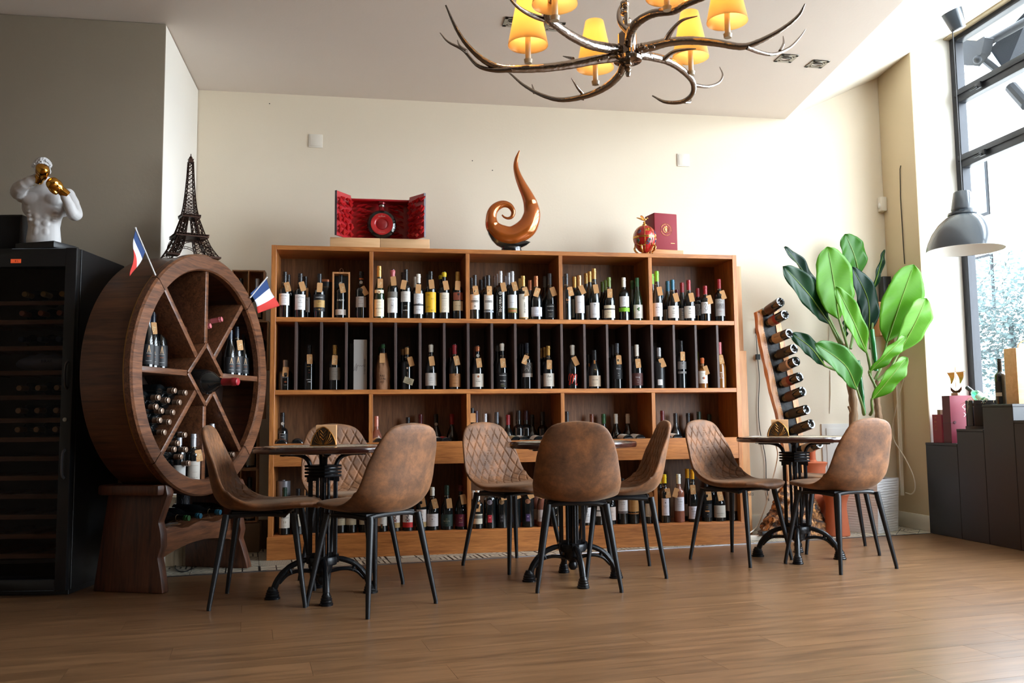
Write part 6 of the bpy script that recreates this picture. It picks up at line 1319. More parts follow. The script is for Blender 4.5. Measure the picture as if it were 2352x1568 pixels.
for a, z, r1 in ((-PI/2-.1, .165, .017),):
    MB().lathe([(0, .003), (r1*.6, .003), (r1*.75, .0), (r1, .002), (r1, -.002)], 24, rotm(PI/2+.35, 0, a+PI/2, ((er(z)+.001)*math.cos(a), (er(z)+.001)*math.sin(a), z)), cap=False).build('medallion', M_gd, eg)
for a, z, mt_ in ((-PI/2-.15, .075, M_bl2), (-PI/2-.05, .092, M_gn), (-PI/2-1.0, .155, M_bl2), (-PI/2-1.15, .09, M_gn), (-PI/2+.9, .155, M_bl2), (-PI/2+1.0, .09, M_bl2)):
    MB().tube([((er(z+.014*math.sin(q))+.0008)*math.cos(a+.17*math.cos(q)*(1-q/14)), (er(z+.014*math.sin(q))+.0008)*math.sin(a+.17*math.cos(q)*(1-q/14)), z+.014*math.sin(q)*(1-q/14)) for q in [j*.45 for j in range(18)]], .003, 5).build('enamel_scroll', mt_, eg)
E_ = MB(); E_.tube(spline([(.020, 0, .262), (.008, 0, .256), (-.004, 0, .250), (-.018, 0, .252)], 8), [.003, .006, .008, .008, .007, .006, .005, .004, .002], 8).sphere((.024, 0, .266), .006, 8, 6).tube([(.028, 0, .266), (.035, 0, .263)], [.003, .0006], 6).tube([(0, 0, .238), (0, 0, .252)], .003, 6)
for s_ in (-1, 1):
    E_.add([(0, s_*.004, .254), (-.012, s_*.018, .268), (-.034, s_*.034, .276), (-.048, s_*.030, .272), (-.030, s_*.016, .262), (-.014, s_*.006, .252)], [(0, 1, 2, 3, 4, 5)]).add([(0, s_*.004, .251), (-.012, s_*.018, .265), (-.034, s_*.034, .273), (-.048, s_*.030, .270), (-.030, s_*.016, .259), (-.014, s_*.006, .249)], [(5, 4, 3, 2, 1, 0)])
E_.build('eagle', M_gd, eg)
# velvet box on wooden block
vp = atY(1527, 575, 6.125)
vb = empty('wood_plinth', (vp.x, 6.125, TZ), math.radians(8), 'tan wooden block under the dark red velvet box', 'block')
M_ob = wood('oak_block', (160, 104, 56), (206, 148, 92), 'X', 1, .5, .08)
MB().box(-.145, .120, -.06, .12, 0, .059).build('block', M_ob, vb, bevel=.002)
vx = empty('velvet_box', (vp.x-.002, 6.125, TZ+.0596), math.radians(10), 'upright dark red velvet box with a round gold crest', 'gift box')
M_vel = mat('crimson_velvet', (128, 8, 30), .7, sheen=.25, noise_amt=.05)
MB().box(-.105, .085, -.045, .10, 0, .272).build('box_body', M_vel, vx, bevel=.006, seg=3)
M_cg = mat('gold_foil', (206, 140, 80), .35, .7)
c = MB(); cx, cz = -.008, .150
for r1, w in ((.046, .0012), (.034, .0)):
    if w: c.tube([(cx+r1*math.cos(q), -.0460, cz+r1*math.sin(q)) for q in [j*PI/16 for j in range(32)]], .0007, 4, closed=True)
txt = 'IMPERIAL COLLECTION * SUPER PREMIUM * '
for i, ch in enumerate(txt):
    if ch == ' ': continue
    a = PI*.9-2*PI*i/len(txt); vs, fs = text_data(ch); c.add([(x*.0075, 0, z*.0075) for x, z in vs], fs, rotm(0, 0, 0, (cx+.041*math.cos(a), -.0457, cz+.041*math.sin(a))) @ Matrix.Rotation(-(a-PI/2), 4, 'Y'))
for s_ in (-1, 1):
    c.tube(spline([(cx, -.046, cz-.022), (cx+s_*.018, -.046, cz-.016), (cx+s_*.024, -.046, cz+.004), (cx+s_*.012, -.046, cz+.014), (cx+s_*.006, -.046, cz+.004), (cx+s_*.013, -.046, cz-.004)], 16), .0020, 5)
    c.tube(spline([(cx+s_*.004, -.046, cz+.016), (cx+s_*.014, -.046, cz+.022), (cx+s_*.016, -.046, cz+.018)], 8), .0016, 5)
c.box(cx-.005, cx+.005, -.047, -.0455, cz-.014, cz+.012).lathe([(0, 0), (.006, 0), (.007, .006), (.003, .011), (0, .014)], 10, rotm(0, 0, 0, (cx, -.0455, cz+.018)) @ Matrix.Scale(.15, 4, (0, 1, 0))).tube([(cx, -.046, cz-.02), (cx, -.046, cz-.030)], [.003, .0006], 5)
c.build('crest', M_cg, vx); MB().box(.028, .060, -.0465, -.0455, .050, .0535).build('foil_line', M_cg, vx)
# ================================================================ right corner: bottle rack, vases, planter, plinths
# ---- live-edge bottle rack
M_live = wood('live_edge_wood', (140, 84, 40), (228, 164, 92), 'Z', 1.1, .45, .5, coat=.3, contrast=1.3)
M_resin = mat('black_resin', (20, 18, 18), .6, noise_amt=.3, bump=.4, noise_scale=30)
RY = 6.22
rk = empty('bottle_rack', (*atY(1812, 1225, RY).xy, 0), 0, 'tall leaning live-edge wood bottle rack on a gnarled root foot', 'bottle rack')
RO = rk.location.copy()
def rp(px, py, y): q = atY(px, py, y); return Vector((q.x-RO.x, q.y-RO.y, q.z-RO.z))
edge = [(1738, 716, 1789, 745, 692), (1743, 760, 1796, 0, 0), (1752, 810, 1808, 0, 0), (1762, 850, 1820, 0, 0), (1772, 900, 1830, 0, 0), (1786, 950, 1838, 0, 0), (1798, 1010, 1846, 0, 0), (1808, 1070, 1851, 0, 0), (1812, 1130, 1856, 0, 0)]
def slab(x0f, x1f, y0, y1, nm, mt, par, wob=.004):
    mb = MB(); n = 40
    def f(u, v):
        i = v*(len(edge)-1); k = min(int(i), len(edge)-2); t = i-k
        a = edge[k]; b = edge[k+1]; py = a[1]+(b[1]-a[1])*t; xl = a[0]+(b[0]-a[0])*t; xr = a[2]+(b[2]-a[2])*t
        L, R = xl+(xr-xl)*x0f, xl+(xr-xl)*x1f
        w = [(L, y0), (R, y0), (R, y1), (L, y1)][int(round(u*4)) % 4]
        q = rp(w[0], py-(26*( (w[0]-xl)/(xr-xl)) if v < .02 else 0), RY); q.y = w[1]
        s_ = wob*noise.noise(Vector((v*14, int(round(u*4)) % 4, x0f*9)))
        return q+Vector((s_, s_*.5, 0))
    mb.grid(f, 4, n, True); mb.f += [(0, 1, 2, 3), tuple(len(mb.v)-4+i for i in (3, 2, 1, 0))]; mb.m += [0, 0]
    return mb.build(nm, mt, par, ang=50)
slab(0, .24, .0, .05, 'live_edge', M_live, rk, .010); slab(.22, .80, .008, .042, 'resin_panel', M_resin, rk, .002); slab(.78, 1.0, .0, .05, 'live_edge', M_live, rk, .008)
M_led = mat('led_strip', (190, 190, 184), .3)
ls = MB(); n_ = 60
for i in range(n_):
    v = i/n_*(len(edge)-3); k = int(v); t = v-k; a, b = edge[k], edge[k+1]; q = rp(a[0]+(b[0]-a[0])*t+(a[2]-a[0])*.23, a[1]+(b[1]-a[1])*t+8, RY); ls.sphere((q.x, -.003, q.z), .0028, 6, 4)
tag(ls.build('led_strip', M_led, rk), kind='stuff')
RB = [(1793, 693, 1760, 716), (1803, 722, 1768, 741), (1813, 765, 1776, 780), (1824, 800, 1786, 816), (1829, 829, 1792, 846), (1837, 865, 1798, 880), (1844, 898, 1804, 914), (1853, 940, 1812, 952), (1864, 973, 1822, 988), (1882, 1018, 1840, 1034)]
RL = [(84, 58, 44), (170, 44, 48), (206, 180, 146), (40, 34, 32), (160, 150, 148), (150, 44, 44), (96, 62, 48), (34, 32, 34), (58, 54, 54), (206, 196, 180)]
RW = ['brown label, topmost', 'brown and red label, second from the top', 'cream label, third from the top', 'black label, fourth from the top', 'grey patterned label, fifth from the top', 'red label, sixth from the top', 'rust-brown label, seventh from the top', 'plain black glass, third from the bottom', 'dark grey label, second from the bottom', 'white label, lowest, partly behind the table']
for i, (ex_, ey, sx_, sy_) in enumerate(RB):
    base = atY(ex_, ey, RY-.185); top_ = atY(sx_, sy_, RY-.005); d3 = (top_-base).normalized()
    if i == 9: d3 = (atY(sx_, sy_, RY+.01)-base).normalized()
    root = empty('wine_bottle', base, 0, 'bottle poking base-out of the slanted rack, '+RW[i], 'bottle', 'bottles held by the live-edge rack', rot=d3.to_track_quat('Z', 'X').to_euler())
    root['_'] = 0; del root['_']
    prof_ = [(0, .022), (.016, .014), (.024, .002), (.034, 0), (.0372, .010), (.0372, .185), (.034, .205), (.020, .225), (.0145, .25), (.0145, .29)]
    if i == 0: bm0 = MB().lathe(prof_, 24).build('glass_body', M_gk, root); gme = bm0.data
    else: link('glass_body', gme, root)
    lb = MB(); c_ = tuple(int(q*.72) for q in RL[i]); mats_ = [pm(c_)]
    lb.lathe([(.0376, .075 if i not in (2, 4, 9) else .06), (.0377, .16)], 24, cap=False, a0=0, a1=2*PI)
    if i in (1, 5): lb.lathe([(.0378, .11), (.0379, .16)], 24, cap=False, mi=1); mats_.append(pm((120, 92, 80)))
    if i == 4: lb.lathe([(.0378, .055), (.0379, .075)], 24, cap=False, mi=1); mats_.append(pm((200, 180, 170)))
    o = lb.build('label', mats_, root)
    if i == 2:
        t = MB(); vs, fs = text_data('PARCELA'); t.add([(.0382*math.cos(PI*1.5+y*.016/.038), .0382*math.sin(PI*1.5+y*.016/.038), .105-x*.014) for x, y in vs], fs); t.build('lettering', pm(K_), o, smooth=False)
# gnarled root foot
def root_mesh():
    mb = MB(); H = .40
    def f(u, v):
        a = 2*PI*u; z = v*H; r = .215*(1-v)**.75+.05
        q = Vector((math.cos(a), math.sin(a), v*1.6))
        r *= 1+.30*noise.noise(q*1.7+Vector((3, 1, 2)))+.20*noise.noise(q*4.5)+.10*noise.noise(q*11)
        return (r*math.cos(a)*1.0+.02, r*math.sin(a)*.62, z)
    mb.grid(f, 90, 60, True); mb.f.append(tuple(range(90))); mb.m.append(0); k = len(mb.v); mb.f.append(tuple(range(k-90, k))); mb.m.append(0); return mb
def burl():
    mt, nt, b = _new('burl_root'); N = nt.nodes.new; L = nt.links.new
    tc = N('ShaderNodeTexCoord'); n = N('ShaderNodeTexNoise'); n.inputs['Scale'].default_value = 13; n.inputs['Detail'].default_value = 9; n.inputs['Distortion'].default_value = 2.2; L(tc.outputs['Object'], n.inputs['Vector'])
    rp_ = N('ShaderNodeValToRGB'); e = rp_.color_ramp.elements; e[0].position = .38; e[0].color = (*lin((34, 22, 16)), 1); e[1].position = .66; e[1].color = (*lin((196, 140, 84)), 1); q = e.new(.5); q.color = (*lin((112, 72, 42)), 1)
    L(n.outputs['Fac'], rp_.inputs[0]); L(rp_.outputs[0], b.inputs['Base Color']); bp = N('ShaderNodeBump'); bp.inputs['Strength'].default_value = .9; bp.inputs['Distance'].default_value = .02; L(n.outputs['Fac'], bp.inputs['Height']); L(bp.outputs[0], b.inputs['Normal']); b.inputs['Roughness'].default_value = .5; return mt
rt = root_mesh().build('root_foot', burl(), rk, ang=80); rt.location = (.02, -.02, 0)
# led cable with switch, power strip and white cable
y_ = WY-.012
cp = [atY(x, y, y_) for x, y in ((1740, 718), (1736, 735), (1736, 760), (1738, 790), (1740, 820), (1744, 870), (1742, 930), (1745, 985), (1758, 1050), (1760, 1110), (1766, 1150))]
cp = [rk.location+rp(1741, 717, RY)+Vector((0, -.02, 0))]+cp[1:]
cb = MB().tube(spline(cp, 60), .003, 6)
sp_ = cp[4]; cb.box(sp_.x-.018, sp_.x+.014, sp_.y-.018, sp_.y, sp_.z-.02, sp_.z+.022)
cb.lathe([(0, -.02), (.006, -.02), (.006, .02), (0, .02)], 8, Matrix.Translation(cp[2]))
tag(cb.build('lamp_cable', M_cab), 'thin black cable with a small switch hanging on the wall left of the bottle rack', 'cable')
ps = atZ(1722, 1243); o = empty('power_strip', (ps.x, ps.y+.03, .0008), .05, 'white power strip on the tiles before the gnarled root', 'power strip')
MB().box(0, .145, -.022, .022, 0, .036).build('strip_body', M_plate, o, bevel=.004)
for k in range(2): MB().lathe([(.017, .0), (.017, -.006), (0, -.006)], 16, rotm(loc=(.035+.05*k, 0, .0368)), cap=False).build('socket', mat('socket_shadow', (170, 166, 160), .5), o)
MB().box(.002, .014, -.010, .010, .0362, .041).build('rocker_switch', mat('red_switch', (196, 60, 40), .3), o)
o2 = empty('power_adapter', (ps.x+.125, ps.y+.005, .0378), .1, 'black plug adapter on the end of the white power strip', 'adapter')
MB().box(-.045, .05, -.028, .028, 0, .03).build('adapter_body', M_bk, o2, bevel=.006)
wc = [Vector((ps.x-.0, ps.y+.03, .045))]+[atY(x, y, 6.36) for x, y in ((1738, 1210), (1750, 1185), (1762, 1150), (1772, 1110), (1782, 1070), (1786, 1040), (1778, 1010))]
tag(MB().tube(spline(wc, 40), .0045, 6).build('white_cable', M_plate), 'white cable rising from the power strip behind the right table', 'cable')
# ---- terracotta
M_tc = mat('terracotta', (176, 92, 58), .75, noise_amt=.08, noise_scale=9, bump=.15)
def vase(px, y, prof, label):
    p = atY(px, 1225, y); o = empty('terracotta_vase', (p.x, y, .0008), 0, label, 'vase', 'terracotta vases beside the planter')
    MB().lathe(prof, 40).build('vase_body', M_tc, o); return o
vase(1873, 6.36, [(0, 0), (.085, 0), (.092, .01), (.115, .10), (.128, .20), (.118, .30), (.085, .37), (.062, .40), (.060, .415), (.085, .43), (.092, .455), (.093, .49), (.106, .515), (.110, .525), (.098, .53), (.040, .53), (.026, .545), (.024, .60), (.036, .66), (.034, .664), (.02, .61), (0, .60)], 'tall terracotta vase with flanged bowl behind the right table')
vase(1923, 6.13, [(0, 0), (.088, 0), (.092, .006), (.088, .05), (.080, .13), (.074, .19), (.076, .235), (.090, .285), (.098, .30), (.094, .304), (.08, .28), (.066, .22), (0, .20)], 'waisted terracotta vase beside the white planter')
# ---- planter
M_pw = mat('white_planter', (238, 238, 240), .45)
PO = Vector((3.80, 6.105, .0008)); PZ = math.radians(31)
pn = empty('planter', PO, PZ, 'white square planter with rippled sides holding the banana plant', 'planter')
S0, S1, PH_ = .31, .345, .40
def side(u, v, k):
    s_ = S0+(S1-S0)*v; off = (S1-s_)/2; z = v*PH_
    rip = .0009*math.sin(z*330+3*noise.noise(Vector((u*4, v*30, k))))*(1 if 0 < u < 1 and .02 < v < .97 else 0)
    return [(off+u*s_, off-rip, z), (S1-off+rip, off+u*s_, z), (S1-off-u*s_, S1-off+rip, z), (off-rip, S1-off-u*s_, z)][k]
pb = MB()
for k in range(4): pb.grid(lambda u, v, k=k: side(u, v, k), 24, 150)
pb.box((S1-S0)/2, S1-(S1-S0)/2, (S1-S0)/2, S1-(S1-S0)/2, 0, .004)
pb.build('pot', M_pw, pn, ang=60)
MB().box(.004, S1-.004, .004, S1-.004, PH_-.03, PH_-.012).build('inner_liner', mat('dark_liner', (30, 32, 36), .6), pn)
for a, b in (((0, 0), (S1, .006)), ((0, S1-.006), (S1, S1)), ((0, .006), (.006, S1-.006)), ((S1-.006, .006), (S1, S1-.006))): MB().box(a[0], b[0], a[1], b[1], PH_-.008, PH_).build('rim_strip', M_pw, pn)
# ---- banana plant
M_trunk = wood('banana_trunk', (84, 62, 44), (176, 140, 104), 'Z', 1.2, .8, .6)
M_stem = mat('leaf_stem', (104, 128, 66), .45); M_rib = mat('leaf_midrib', (112, 140, 52), .45)
def leafmat(nm, c):
    if nm in MATS: return MATS[nm]
    mt, nt, b = _new(nm); N = nt.nodes.new; L = nt.links.new; c = lin(c)
    uv = N('ShaderNodeUVMap'); sp = N('ShaderNodeSeparateXYZ'); L(uv.outputs[0], sp.inputs[0])
    w = N('ShaderNodeTexNoise'); w.noise_dimensions = '2D'; w.inputs['Scale'].default_value = 1; mp = N('ShaderNodeMapping'); mp.inputs['Scale'].default_value = (1.2, 90, 1); L(uv.outputs[0], mp.inputs[0]); L(mp.outputs[0], w.inputs['Vector'])
    mx = N('ShaderNodeMix'); mx.data_type = 'RGBA'; mx.inputs[6].default_value = (*[x*.82 for x in c], 1); mx.inputs[7].default_value = (*[min(1, x*1.15) for x in c], 1); L(w.outputs['Fac'], mx.inputs[0]); L(mx.outputs[2], b.inputs['Base Color'])
    b.inputs['Roughness'].default_value = .38; b.inputs['Specular IOR Level'].default_value = .4
    t = N('ShaderNodeBsdfTranslucent'); ms = N('ShaderNodeMixShader'); ms.inputs[0].default_value = .38; t.inputs[0].default_value = (c[0]*1.3, min(1, c[1]*1.5), c[2]*.7, 1)
    L(b.outputs[0], ms.inputs[1]); L(t.outputs[0], ms.inputs[2]); L(ms.outputs[0], nt.nodes['Material Output'].inputs[0]); MATS[nm] = mt; return mt
ML = dict(b=leafmat('bright_leaf', (90, 150, 32)), m=leafmat('green_leaf', (64, 122, 38)), d=leafmat('dark_leaf', (22, 66, 36)), t=leafmat('teal_leaf', (30, 62, 48)), p=leafmat('pale_leaf', (112, 170, 62)))
PLX = atY(1975, 1090, 6.25).x
bp_ = empty('banana_plant', (PLX, 6.28, .375), 0, 'artificial banana plant with large bright and dark green leaves', 'plant')
BO = bp_.location.copy()
def bpt(px, py, y): return atY(px, py, y)-BO
def leaf(b, t, w, y0, y1, key, fold=.25, bend=.04, side_=1, trunk=None, twist=0, mid=None):
    A, Z_ = bpt(*b, y0), bpt(*t, y1); m = (A+Z_)/2+Vector((0, -bend, bend*.6)) if mid is None else bpt(*mid, (y0+y1)/2)
    w *= 1.24 if w > .04 else 1; P = spline([A, m, Z_], 28); mb = MB(); nu, nv = 12, 28
    ws = [0, .05, .16, .32, .5, .68, .82, .92, .975, 1]; wv = [.03, .22, .62, .92, 1.0, .96, .80, .55, .28, .02]
    uvs = []
    def f(u, v):
        i = min(28, int(round(v*28))); p = P[i]; tg_ = (P[min(28, i+1)]-P[max(0, i-1)]).normalized()
        c = tg_.cross(Vector((0, 1, 0))).normalized(); c = Matrix.Rotation(twist, 3, tg_) @ c; nrm = c.cross(tg_).normalized()
        if nrm.y > 0: nrm = -nrm
        s = 2*u-1; ww = w*interp(ws, wv, v)*(1+.03*noise.noise(Vector((v*9, s, w*50))))
        return p+c*s*ww+nrm*(-abs(s)**1.0*ww*fold*-1 if side_ > 0 else -abs(s)*ww*fold)+nrm*.012*math.sin(v*16+s*3)*abs(s)
    mb.grid(f, nu, nv); o = mb.build('leaf', ML[key], bp_, ang=80)
    me = o.data; ul = me.uv_layers.new(name='UVMap')
    co = {}
    k = nu+1
    # uv from nearest grid index is lost by merging; rebuild from position along the rib
    for poly in me.polygons:
        for li in poly.loop_indices:
            vtx = me.vertices[me.loops[li].vertex_index].co; best = (vtx-A).dot(Z_-A)/(Z_-A).length_squared; off = (vtx-(A+(Z_-A)*best)).length
            ul.data[li].uv = (off/w*.5, best+off/w*.12)
    sm = o.modifiers.new('t', 'SOLIDIFY'); sm.thickness = .0014
    MB().tube([q+Vector((0, -.002 if side_ > 0 else -.004, 0)) for q in P[:27]], [.0055*(1-i/30)+.0008 for i in range(27)], 6).build('midrib', M_rib, o)
    if trunk: 
        T0 = bpt(*trunk, (y0+6.22)/2 if y0 < 6.2 else 6.24); MB().tube(spline([T0, (T0+A)/2+Vector((.01, 0, -.02)), A, P[2]], 14), [.012]*4+[.010]*4+[.008]*4+[.006]*3, 8).build('petiole', M_stem, bp_)
q = lambda x, y: (1760+x/3.5625, 520+y/3.5625)
TR1, TR2 = q(660, 1080), q(900, 1290)
leaf(q(520, 800), q(140, 325), .075, 6.28, 6.05, 'd', .25, .02, trunk=q(640, 1040))
leaf(q(470, 660), q(150, 165), .050, 6.36, 6.20, 't', .45, .02, twist=.5, trunk=q(620, 960))
leaf(q(765, 420), q(645, 62), .085, 6.40, 6.32, 'm', .10, .02, trunk=q(690, 1000))
leaf(q(840, 900), q(700, 330), .072, 6.34, 6.28, 't', .10, .02, trunk=q(880, 1150), mid=q(830, 600))
leaf(q(865, 545), q(965, 190), .026, 6.42, 6.38, 'd', .5, .01, trunk=q(850, 1000))
leaf(q(595, 760), q(500, 165), .128, 6.20, 6.08, 'b', .12, .05, trunk=q(680, 1060), mid=q(555, 480))
leaf(q(825, 1042), q(570, 492), .062, 6.10, 6.00, 'b', .30, .05, trunk=q(850, 1220), mid=q(705, 760))
leaf(q(985, 950), q(1205, 312), .128, 6.16, 5.98, 'b', .14, .05, trunk=q(890, 1250), mid=q(1090, 640))
leaf(q(1075, 1050), q(1305, 585), .085, 6.12, 5.95, 'p', .18, .05, trunk=q(910, 1260))
leaf(q(840, 1195), q(1140, 895), .048, 6.05, 5.97, 'b', .35, .03, trunk=q(900, 1330), twist=.4)
leaf(q(860, 1420), q(1150, 1070), .060, 6.00, 5.92, 'b', .35, .03, trunk=q(850, 1540), twist=.2)
leaf(q(745, 1340), q(400, 955), .078, 6.02, 5.92, 'm', .28, .05, trunk=q(800, 1540), mid=q(640, 1130))
leaf(q(480, 1140), q(205, 875), .052, 6.30, 6.22, 'd', .15, .03, trunk=q(690, 1180))
leaf(q(650, 925), q(635, 770), .018, 6.3, 6.3, 'd', .5, .0)
for a, b, r_ in ((q(900, 1180), q(862, 840), .020), (q(800, 1530), q(745, 1095), .020)):
    MB().tube(spline([bpt(*a, 6.16), bpt((a[0]+b[0])/2, (a[1]+b[1])/2, 6.15), bpt(*b, 6.14)], 16), [r_*.8]*5+[r_]*8+[r_*.95]*4, 14, caps=True).build('rolled_leaf', mat('rolled_leaf_green', (20, 104, 44), .25, coat=.4), bp_)
for pts_, r0_ in (([q(700, 1750), q(715, 1500), q(690, 1300), q(650, 1080), q(640, 960)], .034), ([q(930, 1750), q(920, 1560), q(905, 1400), q(915, 1250)], .030), ([q(720, 1600), q(690, 1510), q(672, 1470)], .014)):
    P_ = spline([bpt(*p, 6.27) for p in pts_], 20); mbt = MB().tube(P_, [r0_*(1-.35*i/20)*(1+.12*math.sin(i*2.1)) for i in range(21)], 14); mbt.build('trunk', M_trunk, bp_)
# ---- on the wall behind the plant
o = empty('wall_shelf', (*atY(2022, 735, WY-.001).xy, atY(2022, 735, WY).z), 0, 'small wooden crate shelf on the wall behind the plant leaves', 'shelf')
MB().box(-.075, .075, -.11, 0, -.135, -.12).build('bottom', M_gf, o); MB().box(-.075, .075, -.11, 0, .12, .135).build('top', M_gf, o); MB().box(-.075, -.062, -.11, 0, -.12, .12).build('side', M_gf, o); MB().box(.062, .075, -.11, 0, -.12, .12).build('side', M_gf, o); MB().box(-.062, .062, -.012, 0, -.12, .12).build('back', M_gf, o)
o = empty('black_bottle_box', (*atY(2034, 690, WY-.06).xy, atY(2022, 735, WY).z+.136), 0, 'narrow black box with gold letters on the little wall shelf', 'box')
MB().box(-.035, .035, -.035, .035, 0, .21).build('carton', M_bk, o, bevel=.001); MB().text('P', .04, rotm(0, 0, 0, (.016, -.0356, .13))).text('J', .04, rotm(0, 0, 0, (.016, -.0356, .085))).build('lettering', M_cg, o, smooth=False)
o = empty('utility_door', (*atY(1918, 1090, WY-.001).xy, 0), 0, 'small white metal meter door low on the back wall', 'cabinet'); ud0, ud1 = atY(1885, 973, WY), atY(1960, 1160, WY)
MB().box(ud0.x-o.location.x, ud0.x-o.location.x+.40, -.012, 0, .30, ud0.z).build('frame', mat('panel_white', (206, 202, 196), .5), o, bevel=.002)
MB().box(ud0.x-o.location.x+.035, ud0.x-o.location.x+.365, -.018, -.0125, .335, ud0.z-.035).build('door', mat('panel_white', (206, 202, 196), .5), o, bevel=.002); MB().sphere((ud0.x-o.location.x+.075, -.022, .50), .009, 10, 8).build('knob', M_nick, o)
o = MB().tube([atX(2069, 380, XR-.006), atX(2067, 388, XR-.006), atX(2068, 450, XR-.006), atX(2077, 600, XR-.006), atX(2078, 606, XR-.006)], .0035, 6).build('black_wire', M_cab); tag(o, 'short black wire hanging down the shaded wall above the plant', 'cable')
o = MB().box(-.012, .012, -.008, .008, 0, 1.35, rotm(0, .0, 0, (XR-.03, 6.44, .25)) @ Matrix.Rotation(.02, 4, 'X')).build('cable_duct', M_plate); tag(o, 'white plastic cable duct standing in the corner behind the plant', 'cable duct')
wc2 = [atX(x, y, XR-.04) for x, y in ((2076, 870), (2060, 930), (2050, 985), (2056, 1015), (2078, 1050), (2097, 1090), (2102, 1120), (2094, 1134), (2080, 1131))]
tag(MB().tube(spline(wc2, 40), .0042, 6).build('white_cable', M_plate), 'white cable looping down the shaded wall right of the planter', 'cable')
# ---- wooden case lids stacked behind the right end of the shelf
M_lid = wood('case_lid', (176, 124, 78), (212, 164, 116), 'Z', .9, .5, .04); M_lid2 = mat('rust_lid', (176, 96, 70), .5)
o = empty('plywood_sheet', (2.66, 6.36, .0008), 0, 'tall pale wooden panel wedged behind the right end of the shelf', 'board'); MB().box(.0, .235, 0, .03, 0.075, 2.04).box(.02, .06, .005, .025, 0, .075).box(.17, .21, .005, .025, 0, .075).build('panel', M_lid, o, bevel=.002)
o = empty('case_lid', (2.76, 6.325, 1.388), 0, 'rust-coloured case lid with black border behind the shelf end', 'lid'); MB().box(-.05, .082, 0, .03, 0, .31).build('lid_board', M_lid2, o, bevel=.001); MB().box(-.02, .045, -.0015, 0, .040, .046).box(-.02, .045, -.0015, 0, .264, .27).box(.039, .045, -.0015, 0, .046, .264).build('border_line', pm(K_), o, smooth=False)
o = empty('wooden_case', (2.67, 6.315, .076+.0), 0, 'pale wooden case behind the shelf end near the floor', 'crate'); o.location.z = .0008
MB().box(.0, .225, 0, .035, 0, 1.38).build('side_board', M_lid, o, bevel=.002); MB().text('DOURO WINES', .03, rotm(0, 0, 0, (.14, -.0006, .30))).build('lettering', pm(K_), o, smooth=False)

# ================================================================ black plinths by the window
def plinth(y0, y1, h, label, x=4.2):
    o = empty('display_plinth', (x, (y0+y1)/2, .0006), 0, label, 'plinth', 'black display plinths along the window')
    MB().box(0, .36, (y0-y1)/2+.001, (y1-y0)/2-.001, 0, h-.018).build('plinth_body', M_pl, o, bevel=.002, seg=1); MB().box(-.002, .362, (y0-y1)/2+.001, (y1-y0)/2-.001, h-.018, h).build('plinth_top', M_pl, o, bevel=.002, seg=1)
M_pl = mat('charcoal_plinth', (30, 30, 34), .38, noise_amt=.08, noise_scale=20)
plinth(5.725, 6.085, .672, 'lowest black plinth, nearest the wall, with red boxes on it'); plinth(5.445, 5.724, .776, 'second black plinth, holding the black ice bucket'); plinth(5.155, 5.444, .943, 'tallest black plinth, holding dark bottles and a wooden box'); plinth(4.50, 5.154, .836, 'black plinth at the right frame edge with a lower top')
M_rb = mat('crimson_card', (136, 20, 40), .45, noise_amt=.05); M_rb2 = mat('magenta_card', (120, 20, 44), .45)
def boxat(nm, px0, px1, pt, pb_, x, dep, mt, label, cat, zb, rz=0):
    a, b = atX(px0, pb_, x), atX(px1, pb_, x); t = atX(px0, pt, x); o = empty(nm, (x, (a.y+b.y)/2, zb+.0006), rz, label, cat)
    w = abs(a.y-b.y)/2; MB().box(0, dep, -w, w, 0, t.z-zb).build('carton', mt, o, bevel=.001, seg=1); return o, w, t.z-zb
o, w, h = boxat('red_carton', 2144, 2165, 952, 1016, 4.25, .08, M_rb, 'small red carton with fine gold print on the lowest plinth', 'box', .672)
t = MB()
for s_, z, k in (('CRF', .185, .014), ('XO', .155, .018)): t.text(s_, k, rotm(0, 0, -PI/2, (-.0006, w*.3, z)))
t.tube([(-.0008, w*.3+.014*math.cos(q), .11+.018*math.sin(q)) for q in [j*PI/6 for j in range(12)]], .0008, 4, closed=True); t.build('lettering', M_cg, o, smooth=False)
MB().box(.02, .05, -.018, .018, h, h+.035).build('cork_stopper', mat('dull_gold_cap', (130, 110, 80), .5), o)
bo = empty('red_gift_box', (4.245, 5.885, .6727), -.08, 'large crimson gift box with string closure and white letters', 'box')
cbx = MB().box(0, .20, -.05, .05, 0, .345); cbx.m[0] = 1
for i, f in enumerate(cbx.f): cbx.m[i] = 1 if all(abs(cbx.v[q][0]) < 1e-6 for q in f) else 0  # face turned from the window gets a darker card, its shade painted in
cbx.build('carton', [M_rb2, mat('shaded_crimson_card', (84, 16, 34), .5)], bo); MB().text('CR', .055, rotm(0, 0, 0, (.125, -.0506, .262))).text('XO', .045, rotm(0, 0, 0, (.135, -.0506, .205))).text('* * *', .02, rotm(0, 0, 0, (.125, -.0506, .235))).build('lettering', pm((236, 214, 214)), bo, smooth=False)
MB().lathe([(0, .004), (.010, .004), (.011, 0)], 16, rotm(PI/2, 0, 0, (.03, -.0502, .15)), cap=False).tube([(.03, -.053, .15), (-.001, -.052, .148), (-.002, .05, .146)], .0012, 4).build('button_closure', mat('dark_button', (80, 30, 40), .4), bo)
sh = empty('golden_ship', (4.335, 5.885, .6727+.3465), .2, 'small golden sailing ship ornament on the crimson gift box', 'ornament')
MB().box(-.02, .02, -.03, .03, 0, .02).build('ship_base', M_pale, sh, bevel=.001); hl = MB(); hl.grid(lambda u, v: ((.018*math.sin(PI*u))*(math.cos(PI*(v-.5))), (u-.5)*.10, .034+.028*(v-.5)*1.0+.02*(2*u-1)**2-.012*math.sin(PI*u)), 10, 6); hl.build('hull', mat('ship_wood', (96, 56, 34), .3, .3), sh)
